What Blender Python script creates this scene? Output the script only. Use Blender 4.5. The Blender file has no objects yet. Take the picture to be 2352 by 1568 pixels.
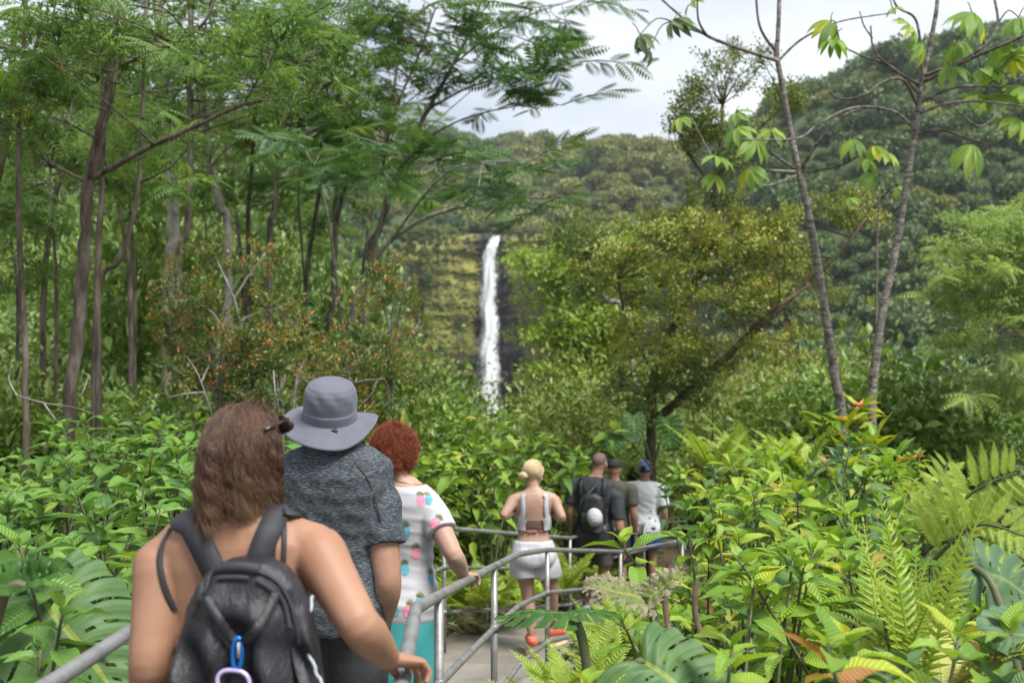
import bpy, bmesh, math, random
import numpy as np
from mathutils import Vector, Matrix, Quaternion
from mathutils.bvhtree import BVHTree
random.seed(11)
rng = np.random.default_rng(11)
S = bpy.context.scene
COL = S.collection
R = math.radians
F = 2287.0                      # focal length in units of the 2352 px wide layout used for measuring

def P(px, py, Y):
    return Vector(((px - 1176.0) / F * Y, Y, (784.0 - py) / F * Y))

# ------------------------------------------------------------------ camera
cam_d = bpy.data.cameras.new('camera')
cam = bpy.data.objects.new('camera', cam_d)
COL.objects.link(cam)
cam.location = (0, 0, 0)
cam.rotation_euler = (R(90), 0, 0)
cam_d.lens = 35.0
cam_d.sensor_width = 36.0
cam_d.clip_start = 0.05
cam_d.clip_end = 4000.0
cam_d.dof.use_dof = True
cam_d.dof.focus_distance = 3.9
cam_d.dof.aperture_fstop = 3.2
S.camera = cam

# ------------------------------------------------------------------ world, sun, exposure
SUN_EL, SUN_AZ = R(60), R(132)
w = bpy.data.worlds.new('World')
S.world = w
w.use_nodes = True
nt = w.node_tree
nt.nodes.clear()
wo = nt.nodes.new('ShaderNodeOutputWorld')
bg = nt.nodes.new('ShaderNodeBackground')
bg.inputs['Strength'].default_value = 0.1
sky = nt.nodes.new('ShaderNodeTexSky')
sky.sky_type = 'NISHITA'
sky.sun_disc = False
sky.sun_elevation = SUN_EL
sky.sun_rotation = SUN_AZ
tc = nt.nodes.new('ShaderNodeTexCoord')
mp = nt.nodes.new('ShaderNodeMapping')
mp.inputs['Scale'].default_value = (1.0, 1.0, 2.2)
mp.inputs['Location'].default_value = (0.35, 0.1, 0.2)
n1 = nt.nodes.new('ShaderNodeTexNoise')
n1.inputs['Scale'].default_value = 2.6
n1.inputs['Detail'].default_value = 7
n1.inputs['Roughness'].default_value = 0.5
n1.inputs['Distortion'].default_value = 0.3
cr = nt.nodes.new('ShaderNodeValToRGB')
cr.color_ramp.elements[0].position = 0.38
cr.color_ramp.elements[0].color = (0.50, 0.54, 0.61, 1)
cr.color_ramp.elements[1].position = 0.62
cr.color_ramp.elements[1].color = (0.90, 0.91, 0.93, 1)
sc = nt.nodes.new('ShaderNodeVectorMath'); sc.operation = 'SCALE'
sc.inputs['Scale'].default_value = 2.8
mx = nt.nodes.new('ShaderNodeMix'); mx.data_type = 'RGBA'
mx.inputs[0].default_value = 0.93
L = nt.links
L.new(tc.outputs['Generated'], mp.inputs['Vector'])
L.new(mp.outputs[0], n1.inputs['Vector'])
L.new(n1.outputs['Fac'], cr.inputs[0])
L.new(cr.outputs[0], sc.inputs[0])
L.new(sky.outputs[0], mx.inputs[6])
L.new(sc.outputs[0], mx.inputs[7])
L.new(mx.outputs[2], bg.inputs['Color'])
L.new(bg.outputs[0], wo.inputs['Surface'])

sun_d = bpy.data.lights.new('sun', 'SUN')
sun_d.energy = 1.5
sun_d.angle = R(24)
sun_d.color = (1.0, 0.965, 0.90)
sun = bpy.data.objects.new('sun', sun_d)
COL.objects.link(sun)
# direction from which the light comes: high, from the right and a little behind
sd = Vector((math.sin(SUN_AZ) * math.cos(SUN_EL), math.cos(SUN_AZ) * math.cos(SUN_EL), math.sin(SUN_EL)))
sun.rotation_euler = sd.to_track_quat('Z', 'Y').to_euler()
sky.sun_rotation = math.atan2(sd.x, sd.y)
S.view_settings.view_transform = 'Standard'
S.view_settings.look = 'None'
S.view_settings.gamma = 1.0
S.view_settings.exposure = 2.2
S.view_settings.use_curve_mapping = False
S.cycles.use_denoising = True
S.cycles.max_bounces = 6
S.cycles.diffuse_bounces = 4
S.cycles.glossy_bounces = 2
S.cycles.transmission_bounces = 4
S.cycles.transparent_max_bounces = 8
S.cycles.volume_bounces = 0
S.cycles.sample_clamp_indirect = 4.0
S.cycles.use_adaptive_sampling = True

# ------------------------------------------------------------------ helpers
def tag(o, label=None, cat=None, group=None, kind=None):
    if label: o['label'] = label
    if cat: o['category'] = cat
    if group: o['group'] = group
    if kind: o['kind'] = kind
    return o

def empty(name, loc, label=None, cat=None, group=None, rz=0.0):
    o = bpy.data.objects.new(name, None)
    o.empty_display_size = 0.1
    COL.objects.link(o)
    o.location = loc
    o.rotation_euler = (0, 0, rz)
    return tag(o, label, cat, group)

def link(name, me, parent=None, loc=None, rot=None, scale=None, world=False):
    """one mesh object; world=True: the mesh holds world coordinates, the parent is an unrotated Empty"""
    o = bpy.data.objects.new(name, me)
    COL.objects.link(o)
    if parent is not None:
        o.parent = parent
        if world:
            o.location = -parent.location
    if loc is not None: o.location = loc
    if rot is not None: o.rotation_euler = rot
    if scale is not None: o.scale = scale
    return o

def mesh(name, V, faces, mat=None, uv=None, tint=None, smooth=False):
    """V (n,3); faces: list of int arrays (m,k)"""
    V = np.asarray(V, dtype=np.float32).reshape(-1, 3)
    groups = [np.asarray(f, dtype=np.int32) for f in faces if len(f)]
    li = np.concatenate([g.ravel() for g in groups])
    tot = np.concatenate([np.full(len(g), g.shape[1], np.int32) for g in groups])
    st = np.concatenate([[0], np.cumsum(tot)[:-1]]).astype(np.int32)
    me = bpy.data.meshes.new(name)
    me.vertices.add(len(V)); me.loops.add(len(li)); me.polygons.add(len(tot))
    me.vertices.foreach_set('co', V.ravel())
    me.loops.foreach_set('vertex_index', li)
    me.polygons.foreach_set('loop_start', st)
    if uv is not None:
        ul = me.uv_layers.new(name='uv')
        ul.data.foreach_set('uv', np.asarray(uv, np.float32)[li].ravel())
    if tint is not None:
        a = me.attributes.new('tint', 'FLOAT', 'POINT')
        a.data.foreach_set('value', np.asarray(tint, np.float32))
    me.update(calc_edges=True)
    me.polygons.foreach_set('use_smooth', np.full(len(tot), bool(smooth)))
    if mat is not None: me.materials.append(mat)
    return me

class MB:
    """collects pieces of one mesh"""
    def __init__(s): s.V = []; s.F = {}; s.n = 0; s.uv = []; s.t = []
    def add(s, V, faces, uv=None, tint=0.5):
        V = np.asarray(V, np.float32).reshape(-1, 3)
        for f in faces:
            f = np.asarray(f, np.int32)
            if len(f): s.F.setdefault(f.shape[1], []).append(f + s.n)
        s.V.append(V); s.n += len(V)
        s.uv.append(np.zeros((len(V), 2), np.float32) if uv is None else np.asarray(uv, np.float32))
        s.t.append(np.broadcast_to(np.asarray(tint, np.float32), (len(V),)))
    def tube(s, pts, rad, n=8, tint=0.5, cap=True):
        s.add(*tube(pts, rad, n, cap), tint=tint)
    def box(s, c, d, tint=0.5, rot=None):
        x, y, z = np.array(d) / 2
        V = np.array([[a * x, b * y, e * z] for a in (-1, 1) for b in (-1, 1) for e in (-1, 1)])
        if rot is not None: V = V @ np.array(rot).T
        s.add(V + np.array(c), [[[0, 1, 3, 2], [4, 6, 7, 5], [0, 4, 5, 1], [2, 3, 7, 6], [0, 2, 6, 4], [1, 5, 7, 3]]], tint=tint)
    def build(s, name, mat=None, smooth=True):
        return mesh(name, np.concatenate(s.V), [np.concatenate(f) for f in s.F.values()], mat,
                    np.concatenate(s.uv), np.concatenate(s.t), smooth)

def catmull(pts, rad, k=5):
    pts = [Vector(p) for p in pts]
    if len(pts) < 3:
        k = max(k, 2)
    out, ro = [], []
    n = len(pts)
    for i in range(n - 1):
        p0, p1, p2, p3 = pts[max(i - 1, 0)], pts[i], pts[i + 1], pts[min(i + 2, n - 1)]
        for j in range(k):
            t = j / k
            out.append(0.5 * ((2 * p1) + (p2 - p0) * t + (2 * p0 - 5 * p1 + 4 * p2 - p3) * t * t + (3 * p1 - p0 - 3 * p2 + p3) * t ** 3))
            ro.append(rad[i] * (1 - t) + rad[i + 1] * t)
    out.append(pts[-1]); ro.append(rad[-1])
    return out, ro

def frames(pts):
    pts = np.array([tuple(p) for p in pts], dtype=np.float64)
    T = np.gradient(pts, axis=0)
    T /= np.linalg.norm(T, axis=1)[:, None] + 1e-12
    ref = np.array([0, 0, 1.0]) if abs(T[0, 2]) < 0.9 else np.array([1.0, 0, 0])
    u = np.cross(ref, T[0]); u /= np.linalg.norm(u)
    U = [u]
    for i in range(1, len(pts)):
        u = U[-1] - T[i] * np.dot(U[-1], T[i])
        u /= np.linalg.norm(u) + 1e-12
        U.append(u)
    U = np.array(U)
    return pts, T, U, np.cross(T, U)

def tube(pts, rad, n=8, cap=True, ry=None, jitter=0.0):
    pts, T, U, W = frames(pts)
    rad = np.asarray(rad, float)
    ryy = rad if ry is None else np.asarray(ry, float)
    a = np.arange(n) / n * 2 * np.pi
    V = pts[:, None, :] + rad[:, None, None] * np.cos(a)[None, :, None] * U[:, None, :] + ryy[:, None, None] * np.sin(a)[None, :, None] * W[:, None, :]
    if jitter:
        V = V + rng.normal(0, jitter, V.shape) * rad[:, None, None]
    m = len(pts)
    i = np.arange(m - 1)[:, None] * n; j = np.arange(n)[None, :]; k = (j + 1) % n
    Q = np.stack([i + j, i + k, i + n + k, i + n + j], -1).reshape(-1, 4)
    V = V.reshape(-1, 3)
    faces = [Q]
    if cap:
        c0, c1 = len(V), len(V) + 1
        V = np.concatenate([V, pts[:1], pts[-1:]])
        jj = np.arange(n); kk = (jj + 1) % n
        faces.append(np.concatenate([np.stack([kk, jj, np.full(n, c0)], -1), np.stack([(m - 1) * n + jj, (m - 1) * n + kk, np.full(n, c1)], -1)]))
    return V, faces

def rot_to(d, up=(0, 0, 1)):
    """3x3 columns x,y,z: y along d, z near up"""
    y = Vector(d).normalized(); z = Vector(up)
    x = y.cross(z)
    if x.length < 1e-5: x = y.cross(Vector((1, 0, 0.01)))
    x.normalize(); z = x.cross(y)
    return np.array([[x[i], y[i], z[i]] for i in range(3)])

def rand_rot(n, tilt=1.0):
    """n rotation matrices, yaw free, tilt limited"""
    yaw = rng.uniform(0, 2 * np.pi, n); ti = rng.normal(0, tilt, n); ro = rng.normal(0, tilt * 0.7, n)
    cy, sy = np.cos(yaw), np.sin(yaw); cx, sx = np.cos(ti), np.sin(ti); cz, sz = np.cos(ro), np.sin(ro)
    Rz = np.zeros((n, 3, 3)); Rx = np.zeros((n, 3, 3)); Ry = np.zeros((n, 3, 3))
    Rz[:, 0, 0] = cy; Rz[:, 0, 1] = -sy; Rz[:, 1, 0] = sy; Rz[:, 1, 1] = cy; Rz[:, 2, 2] = 1
    Rx[:, 0, 0] = 1; Rx[:, 1, 1] = cx; Rx[:, 1, 2] = -sx; Rx[:, 2, 1] = sx; Rx[:, 2, 2] = cx
    Ry[:, 1, 1] = 1; Ry[:, 0, 0] = cz; Ry[:, 0, 2] = sz; Ry[:, 2, 0] = -sz; Ry[:, 2, 2] = cz
    return Rz @ Rx @ Ry

def scatter(tmpl, pos, rots, scale, tint):
    """copies of a template (V, faces) -> V, faces, tint"""
    V0, F0 = tmpl
    n, k = len(pos), len(V0)
    V = np.einsum('nij,kj->nki', rots, V0) * np.asarray(scale).reshape(-1, 1, 1) + np.asarray(pos)[:, None, :]
    off = (np.arange(n) * k)[:, None, None]
    faces = [(np.asarray(f)[None] + off).reshape(-1, np.asarray(f).shape[1]) for f in F0]
    return V.reshape(-1, 3), faces, np.repeat(np.asarray(tint), k)

# leaf templates, base at origin, along +y, unit length
def leaf_small(wd=0.42, fold=0.10, droop=0.12):
    V = np.array([[0, 0, 0], [-wd / 2, .45, fold], [0, .5, 0], [wd / 2, .45, fold], [0, 1, -droop]], float)
    return V, [np.array([[0, 2, 1], [0, 3, 2], [1, 2, 4], [2, 3, 4]])]
def leaf_round(wd=0.5, fold=0.08, droop=0.18):
    V = np.array([[0, 0, 0], [-wd * .42, .28, fold], [wd * .42, .28, fold], [-wd * .5, .58, fold * .6], [wd * .5, .58, fold * .6], [0, .42, 0], [0, 1, -droop]], float)
    return V, [np.array([[0, 5, 1], [0, 2, 5], [1, 5, 3], [2, 4, 5], [3, 5, 6], [5, 4, 6]])]
def leaf_flat(wd=0.3):
    V = np.array([[0, 0, 0], [-wd / 2, .5, 0.03], [wd / 2, .5, 0.03], [0, 1, -.06]], float)
    return V, [np.array([[0, 2, 3], [0, 3, 1]])]

# ------------------------------------------------------------------ materials
def nodes_of(m):
    m.use_nodes = True
    nt = m.node_tree; nt.nodes.clear()
    out = nt.nodes.new('ShaderNodeOutputMaterial')
    def N(t, **kw):
        n = nt.nodes.new('ShaderNode' + t)
        for k, v in kw.items():
            if k in n.inputs: n.inputs[k].default_value = v
            else: setattr(n, k, v)
        return n
    return nt, out, N, nt.links.new

def rgba(c): return (c[0], c[1], c[2], 1.0)

def ramp(N, cols, pos=None, interp='LINEAR'):
    r = N('ValToRGB'); e = r.color_ramp.elements
    r.color_ramp.interpolation = interp
    n = len(cols)
    pos = pos or [i / max(n - 1, 1) for i in range(n)]
    while len(e) < n: e.new(0.5)
    for i in range(n):
        e[i].position = pos[i]; e[i].color = rgba(cols[i])
    return r

def mat(name, col, rough=0.6, metal=0.0, spec=0.5, col2=None, nscale=8, stretch=(1, 1, 1), thr=(0.35, 0.65), detail=5,
        bump=0.0, bscale=None, bstretch=None, sss=0.0, coat=0.0, sheen=0.0):
    m = bpy.data.materials.new(name)
    nt, out, N, ln = nodes_of(m)
    b = N('BsdfPrincipled', Roughness=rough, Metallic=metal)
    b.inputs['Base Color'].default_value = rgba(col)
    b.inputs['Specular IOR Level'].default_value = spec
    b.inputs['Subsurface Weight'].default_value = sss
    b.inputs['Subsurface Radius'].default_value = (0.012, 0.005, 0.003)
    b.inputs['Subsurface Scale'].default_value = 1.0
    b.inputs['Coat Weight'].default_value = coat
    b.inputs['Sheen Weight'].default_value = sheen
    ln(b.outputs[0], out.inputs['Surface'])
    tc = N('TexCoord')
    if col2 is not None:
        mp = N('Mapping', Scale=stretch)
        nz = N('TexNoise', Scale=nscale, Detail=detail, Roughness=0.6)
        ln(tc.outputs['Object'], mp.inputs[0]); ln(mp.outputs[0], nz.inputs['Vector'])
        r = ramp(N, [col, col2], [thr[0], thr[1]])
        ln(nz.outputs['Fac'], r.inputs[0]); ln(r.outputs[0], b.inputs['Base Color'])
    if bump:
        mp2 = N('Mapping', Scale=bstretch or stretch)
        nz2 = N('TexNoise', Scale=bscale or nscale, Detail=6, Roughness=0.6)
        ln(tc.outputs['Object'], mp2.inputs[0]); ln(mp2.outputs[0], nz2.inputs['Vector'])
        bp = N('Bump', Strength=bump, Distance=0.02)
        ln(nz2.outputs['Fac'], bp.inputs['Height']); ln(bp.outputs[0], b.inputs['Normal'])
    return m

def leaf_mat(name, cols, rough=0.42, trans=0.32, src='both', veins=0, pos=None, spec=0.45, noise_var=0.0):
    """cols: colour ramp over a random value per leaf (attribute tint) and per object"""
    m = bpy.data.materials.new(name)
    nt, out, N, ln = nodes_of(m)
    b = N('BsdfPrincipled', Roughness=rough)
    b.inputs['Specular IOR Level'].default_value = spec
    tr = N('BsdfTranslucent')
    ms = N('MixShader'); ms.inputs[0].default_value = trans
    oi = N('ObjectInfo'); at = N('Attribute', attribute_name='tint')
    if src == 'obj': val = oi.outputs['Random']
    elif src == 'attr': val = at.outputs['Fac']
    else:
        a1 = N('Math', operation='MULTIPLY'); a1.inputs[1].default_value = 0.35
        a2 = N('Math', operation='MULTIPLY_ADD'); a2.inputs[1].default_value = 0.65
        ln(oi.outputs['Random'], a1.inputs[0]); ln(at.outputs['Fac'], a2.inputs[0]); ln(a1.outputs[0], a2.inputs[2])
        val = a2.outputs[0]
    cols = [tuple(min(.55, x * 1.75) for x in c) for c in cols]
    r = ramp(N, cols, pos)
    ln(val, r.inputs[0])
    col = r.outputs[0]
    if veins:
        uv = N('UVMap'); sx = N('SeparateXYZ'); ln(uv.outputs[0], sx.inputs[0])
        au = N('Math', operation='ABSOLUTE'); ln(sx.outputs[0], au.inputs[0])
        k = N('Math', operation='MULTIPLY_ADD'); k.inputs[1].default_value = -0.16
        ln(au.outputs[0], k.inputs[0]); ln(sx.outputs[1], k.inputs[2])
        s1 = N('Math', operation='MULTIPLY'); s1.inputs[1].default_value = 2 * math.pi * veins
        ln(k.outputs[0], s1.inputs[0])
        sn = N('Math', operation='SINE'); ln(s1.outputs[0], sn.inputs[0])
        pw = N('Math', operation='ABSOLUTE'); ln(sn.outputs[0], pw.inputs[0])
        bp = N('Bump', Strength=0.55, Distance=0.006)
        ln(pw.outputs[0], bp.inputs['Height']); ln(bp.outputs[0], b.inputs['Normal'])
        # pale midrib
        lt = N('Math', operation='LESS_THAN'); lt.inputs[1].default_value = 0.055
        ln(au.outputs[0], lt.inputs[0])
        lv = N('Math', operation='LESS_THAN'); lv.inputs[1].default_value = 0.16
        ln(pw.outputs[0], lv.inputs[0])
        lv2 = N('Math', operation='MULTIPLY'); lv2.inputs[1].default_value = 0.35; ln(lv.outputs[0], lv2.inputs[0])
        mxm = N('Math', operation='MAXIMUM'); ln(lt.outputs[0], mxm.inputs[0]); ln(lv2.outputs[0], mxm.inputs[1])
        mm = N('Math', operation='MULTIPLY'); mm.inputs[1].default_value = 0.55; ln(mxm.outputs[0], mm.inputs[0])
        mc = N('Mix', data_type='RGBA'); mc.inputs[7].default_value = (0.20, 0.26, 0.07, 1)
        ln(mm.outputs[0], mc.inputs[0]); ln(col, mc.inputs[6])
        col = mc.outputs[2]
    if noise_var:
        tcn = N('TexCoord'); nz = N('TexNoise', Scale=noise_var, Detail=3)
        ln(tcn.outputs['Object'], nz.inputs['Vector'])
        hs = N('HueSaturation'); mr = N('MapRange'); mr.inputs[3].default_value = 0.6; mr.inputs[4].default_value = 1.4
        ln(nz.outputs['Fac'], mr.inputs[0]); ln(mr.outputs[0], hs.inputs['Value']); ln(col, hs.inputs['Color'])
        col = hs.outputs[0]
    hs2 = N('HueSaturation', Hue=0.49, Saturation=1.05, Value=1.25)
    ln(col, hs2.inputs['Color'])
    ln(col, b.inputs['Base Color']); ln(hs2.outputs[0], tr.inputs['Color'])
    ln(b.outputs[0], ms.inputs[1]); ln(tr.outputs[0], ms.inputs[2]); ln(ms.outputs[0], out.inputs['Surface'])
    return m

M = {}
M['soil'] = mat('soil', (0.045, 0.030, 0.018), 0.95, col2=(0.10, 0.075, 0.04), nscale=9, bump=0.8, bscale=25)
M['forest_floor'] = mat('forest_floor', (0.030, 0.050, 0.014), 0.95, col2=(0.055, 0.08, 0.022), nscale=0.15, bump=0.6, bscale=1.5)
M['concrete'] = mat('concrete', (0.15, 0.135, 0.115), 0.85, col2=(0.26, 0.24, 0.215), nscale=2.2, detail=9, bump=0.35, bscale=40, thr=(0.3, 0.7))
M['steel'] = mat('weathered_steel', (0.30, 0.30, 0.305), 0.45, 0.5, col2=(0.15, 0.145, 0.13), nscale=9, thr=(0.42, 0.75), bump=0.12, bscale=60)
M['bark_brown'] = mat('bark_brown', (0.050, 0.036, 0.026), 0.9, thr=(.4, .72), col2=(0.20, 0.165, 0.13), nscale=14, stretch=(1, 1, .25), bump=0.9, bscale=30, bstretch=(1, 1, .2))
M['bark_pale'] = mat('bark_pale', (0.15, 0.135, 0.11), 0.9, col2=(0.36, 0.34, 0.30), nscale=6, stretch=(1, 1, .6), bump=0.5, bscale=25)
M['bark_ringed'] = mat('bark_ringed', (0.055, 0.045, 0.038), 0.85, thr=(.38, .7), col2=(0.30, 0.275, 0.245), nscale=14, stretch=(1, 1, 2.0), bump=0.7, bscale=16, bstretch=(.3, .3, 4))
M['bark_moss'] = mat('bark_moss', (0.045, 0.036, 0.028), 0.95, col2=(0.10, 0.085, 0.03), nscale=7, bump=0.9, bscale=20)
M['stem_green'] = mat('stem_green', (0.06, 0.085, 0.025), 0.6, col2=(0.10, 0.09, 0.05), nscale=8)
M['twig_grey'] = mat('twig_grey', (0.12, 0.105, 0.09), 0.9, col2=(0.26, 0.24, 0.22), nscale=12)
# ------------------------------------------------------------------ terrain
KY = np.array([16, 24, 40, 70, 120, 160, 200, 260, 320, 385, 400, 402, 440, 520, 620, 720, 950], float)
ROWS = {
    -2600: [1100, 1000, 850, 700, 580, 500, 430, 330, 230, 150, 140, 140, 120, 100, 90, 80, 100],
    0:     [1130, 1010, 880, 740, 600, 520, 450, 350, 270, 240, 235, 235, 232, 230, 228, 226, 300],
    600:   [1200, 1060, 930, 800, 660, 570, 490, 410, 340, 315, 310, 310, 305, 300, 298, 296, 350],
    900:   [1240, 1150, 1080, 1000, 950, 920, 890, 820, 700, 590, 560, 545, 480, 400, 335, 325, 380],
    1000:  [1250, 1200, 1150, 1100, 1070, 1050, 1030, 1000, 985, 975, 970, 550, 540, 450, 340, 335, 400],
    1150:  [1250, 1210, 1170, 1130, 1100, 1070, 1050, 1020, 1000, 980, 970, 552, 536, 470, 372, 345, 420],
    1270:  [1250, 1215, 1180, 1140, 1110, 1080, 1060, 1025, 1000, 975, 965, 552, 538, 470, 385, 352, 420],
    1400:  [1250, 1220, 1190, 1150, 1120, 1090, 1070, 1030, 1000, 960, 940, 560, 490, 345, 350, 352, 420],
    1560:  [1250, 1230, 1210, 1180, 1130, 1090, 1050, 980, 880, 760, 735, 730, 580, 400, 370, 360, 420],
    1700:  [1250, 1240, 1230, 1200, 1140, 1080, 940, 640, 400, 345, 343, 343, 340, 338, 336, 335, 380],
    1880:  [1250, 1240, 1230, 1200, 1140, 1060, 890, 520, 250, 240, 240, 240, 240, 240, 240, 240, 300],
    2100:  [1250, 1240, 1230, 1200, 1130, 1030, 830, 430, 170, 160, 160, 160, 160, 160, 160, 160, 260],
    2352:  [1250, 1240, 1225, 1190, 1120, 1000, 780, 370, 120, 110, 110, 110, 110, 110, 110, 110, 200],
    5000:  [1100, 1050, 1000, 900, 800, 650, 450, 100, -250, -300, -300, -300, -300, -300, -300, -300, -200],
}
RX = np.array(sorted(ROWS)); RE = np.array([ROWS[k] for k in sorted(ROWS)], float)

def far_e(px, Y):
    px = np.atleast_1d(np.asarray(px, float)); Y = np.atleast_1d(np.asarray(Y, float))
    i = np.clip(np.searchsorted(RX, px) - 1, 0, len(RX) - 2)
    t = np.clip((px - RX[i]) / (RX[i + 1] - RX[i]), 0, 1); t = t * t * (3 - 2 * t)
    j = np.clip(np.searchsorted(KY, Y) - 1, 0, len(KY) - 2)
    s = np.clip((Y - KY[j]) / (KY[j + 1] - KY[j]), 0, 1)
    a = RE[i, j] * (1 - s) + RE[i, j + 1] * s; b = RE[i + 1, j] * (1 - s) + RE[i + 1, j + 1] * s
    return a * (1 - t) + b * t

def far_z(px, Y):
    z = (784 - far_e(px, Y)) / F * np.asarray(Y)
    x = (np.asarray(px) - 1176) / F * np.asarray(Y)
    bump = np.sin(x * .11 + np.asarray(Y) * .07) * np.cos(np.asarray(Y) * .09 - x * .05)
    return z + bump * np.clip(np.asarray(Y) / 120, 0, 2.0)

def zfar_xy(x, Y): return float(far_z(x / Y * F + 1176, Y)[0])

PROF_Y = [-60, 0, 1.2, 2.2, 3.0, 3.8, 5.4, 6.4, 7.8, 9.7, 11.2, 13.5, 20, 60]
PROF_Z = [-1.5, -1.66, -1.70, -1.73, -1.78, -1.92, -2.17, -2.32, -2.58, -2.86, -3.06, -3.42, -4.2, -9]
def path_z(Y): return float(np.interp(Y, PROF_Y, PROF_Z))
# path edges: (Y, x left, x right)
PE = np.array([[-3, -1.05, -.17], [1.2, -1.05, -.19], [2.2, -1.03, -.21], [3.0, -1.02, -.24], [3.8, -1.02, -.22], [5.4, -.95, -.05], [6.4, -.85, .08], [7.8, -.72, .33], [8.6, -.57, .62], [9.7, .0, 1.06], [11.2, .78, 1.75], [13.5, 1.85, 2.9], [16, 2.9, 4.0]])
def path_x(Y): return float(np.interp(Y, PE[:, 0], PE[:, 1])), float(np.interp(Y, PE[:, 0], PE[:, 2]))

def near_z(x, Y):
    l, r = path_x(Y)
    z = path_z(Y) - 0.06
    if x < l: z += 0.28 * min(1, (l - x - .10) / 0.8) if l - x > .10 else 0
    if x > r: z += 0.18 * min(1, (x - r - .15) / 0.8) if x - r > .15 else 0
    if x > 2.5 and Y < 12: z -= 0.22 * (x - 2.5)
    z += 0.05 * math.sin(x * 2.3 + Y) * math.cos(Y * 1.9)
    return z

def ground_z(x, Y):
    if Y < 13: return near_z(x, Y)
    zf = zfar_xy(x, Y)
    if Y > 19: return zf
    t = (Y - 13) / 6
    return near_z(x, Y) * (1 - t) + zf * t

xs = np.concatenate([np.linspace(-60, -15, 12), np.arange(-14, 14.01, .25), np.linspace(15, 60, 12)])
ys = np.concatenate([np.linspace(-60, -3, 12), np.arange(-2, 20.6, .25)])
V = np.array([[x, y, ground_z(x, y) - (.06 if y > 18.6 else 0)] for y in ys for x in xs])
nx = len(xs)
I = (np.arange(len(ys) - 1)[:, None] * nx + np.arange(nx - 1)[None]).ravel()
g = link('ground', mesh('ground', V, [np.stack([I, I + 1, I + nx + 1, I + nx], -1)], M['soil'], smooth=True))
tag(g, kind='structure')

pxs = np.linspace(-1500, 3900, 150)
pxs = np.unique(np.concatenate([pxs, np.linspace(880, 1480, 40)]))
Ys = np.unique(np.concatenate([np.geomspace(19, 950, 90), [400, 402]]))
A, B = np.meshgrid(pxs, Ys)
Zf = far_z(A.ravel(), B.ravel())
V = np.stack([(A.ravel() - 1176) / F * B.ravel(), B.ravel(), Zf], -1)
n = len(pxs); V_terr = V
I = (np.arange(len(Ys) - 1)[:, None] * n + np.arange(n - 1)[None]).ravel()
t = link('hillside_terrain', mesh('hillside_terrain', V, [np.stack([I, I + 1, I + n + 1, I + n], -1)], M['forest_floor'], smooth=True))
tag(t, kind='structure')

# ------------------------------------------------------------------ cliff and waterfall
def cliff_mat():
    m = bpy.data.materials.new('mossy_lava_cliff')
    nt, out, N, ln = nodes_of(m)
    b = N('BsdfPrincipled', Roughness=0.8)
    tc = N('TexCoord')
    mp = N('Mapping', Scale=(0.10, .10, .022)); ln(tc.outputs['Object'], mp.inputs[0])
    nz = N('TexNoise', Scale=1.6, Detail=8, Roughness=.62); ln(mp.outputs[0], nz.inputs['Vector'])
    mp2 = N('Mapping', Scale=(0.02, .02, .16)); ln(tc.outputs['Object'], mp2.inputs[0])
    nz2 = N('TexNoise', Scale=2.0, Detail=5); ln(mp2.outputs[0], nz2.inputs['Vector'])
    add = N('Math', operation='MULTIPLY_ADD'); add.inputs[1].default_value = 0.55
    ln(nz2.outputs['Fac'], add.inputs[0]); ln(nz.outputs['Fac'], add.inputs[2])
    at = N('Attribute', attribute_name='tint')
    sb = N('Math', operation='SUBTRACT'); ln(add.outputs[0], sb.inputs[0]); ln(at.outputs['Fac'], sb.inputs[1])
    r = ramp(N, [(0.024, 0.020, 0.021), (0.060, 0.050, 0.040), (0.17, 0.165, 0.028), (0.26, 0.255, 0.05)], [0.47, 0.58, 0.68, 0.90])
    ln(sb.outputs[0], r.inputs[0]); ln(r.outputs[0], b.inputs['Base Color'])
    bp = N('Bump', Strength=1.0, Distance=1.0); ln(nz.outputs['Fac'], bp.inputs['Height']); ln(bp.outputs[0], b.inputs['Normal'])
    ln(b.outputs[0], out.inputs['Surface'])
    return m
cu = np.linspace(925, 1460, 110); cv = np.linspace(1000, 538, 96)
A, B = np.meshgrid(cu, cv)
u, v = A.ravel(), B.ravel()
dep = 397 - 7 * np.sin((u - 1125) / 90) ** 2 * np.sign(np.abs(u - 1125) - 8) - 10 * np.clip((np.abs(u - 1125) - 60) / 200, 0, 1.3)
from mathutils import noise as mnoise
nz_ = np.array([mnoise.fractal(Vector((a_ * .035, b_ * .010, 3.1)), 1.0, 2.0, 4) for a_, b_ in zip(u, v)])
nz2_ = np.array([mnoise.noise(Vector((a_ * .008, b_ * .05, 9.3))) for a_, b_ in zip(u, v)])
dep += 3.0 * nz_ + 2.6 * nz2_ + rng.normal(0, .3, len(u))
dep += 5 * np.clip((v - 700) / 300, 0, 1) * -1
wet = np.clip(1 - np.abs(u - (1120 + (v - 545) * .05 + 8)) / (34 + (v - 545) * .11), 0, 1) ** .5 * 0.42
Vc = np.stack([(u - 1176) / F * dep, dep, (784 - v) / F * dep], -1)
n = len(cu)
I = (np.arange(len(cv) - 1)[:, None] * n + np.arange(n - 1)[None]).ravel()
c = link('cliff', mesh('cliff', Vc, [np.stack([I, I + 1, I + n + 1, I + n], -1)], cliff_mat(), tint=wet, smooth=False))
tag(c, kind='structure')

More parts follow.
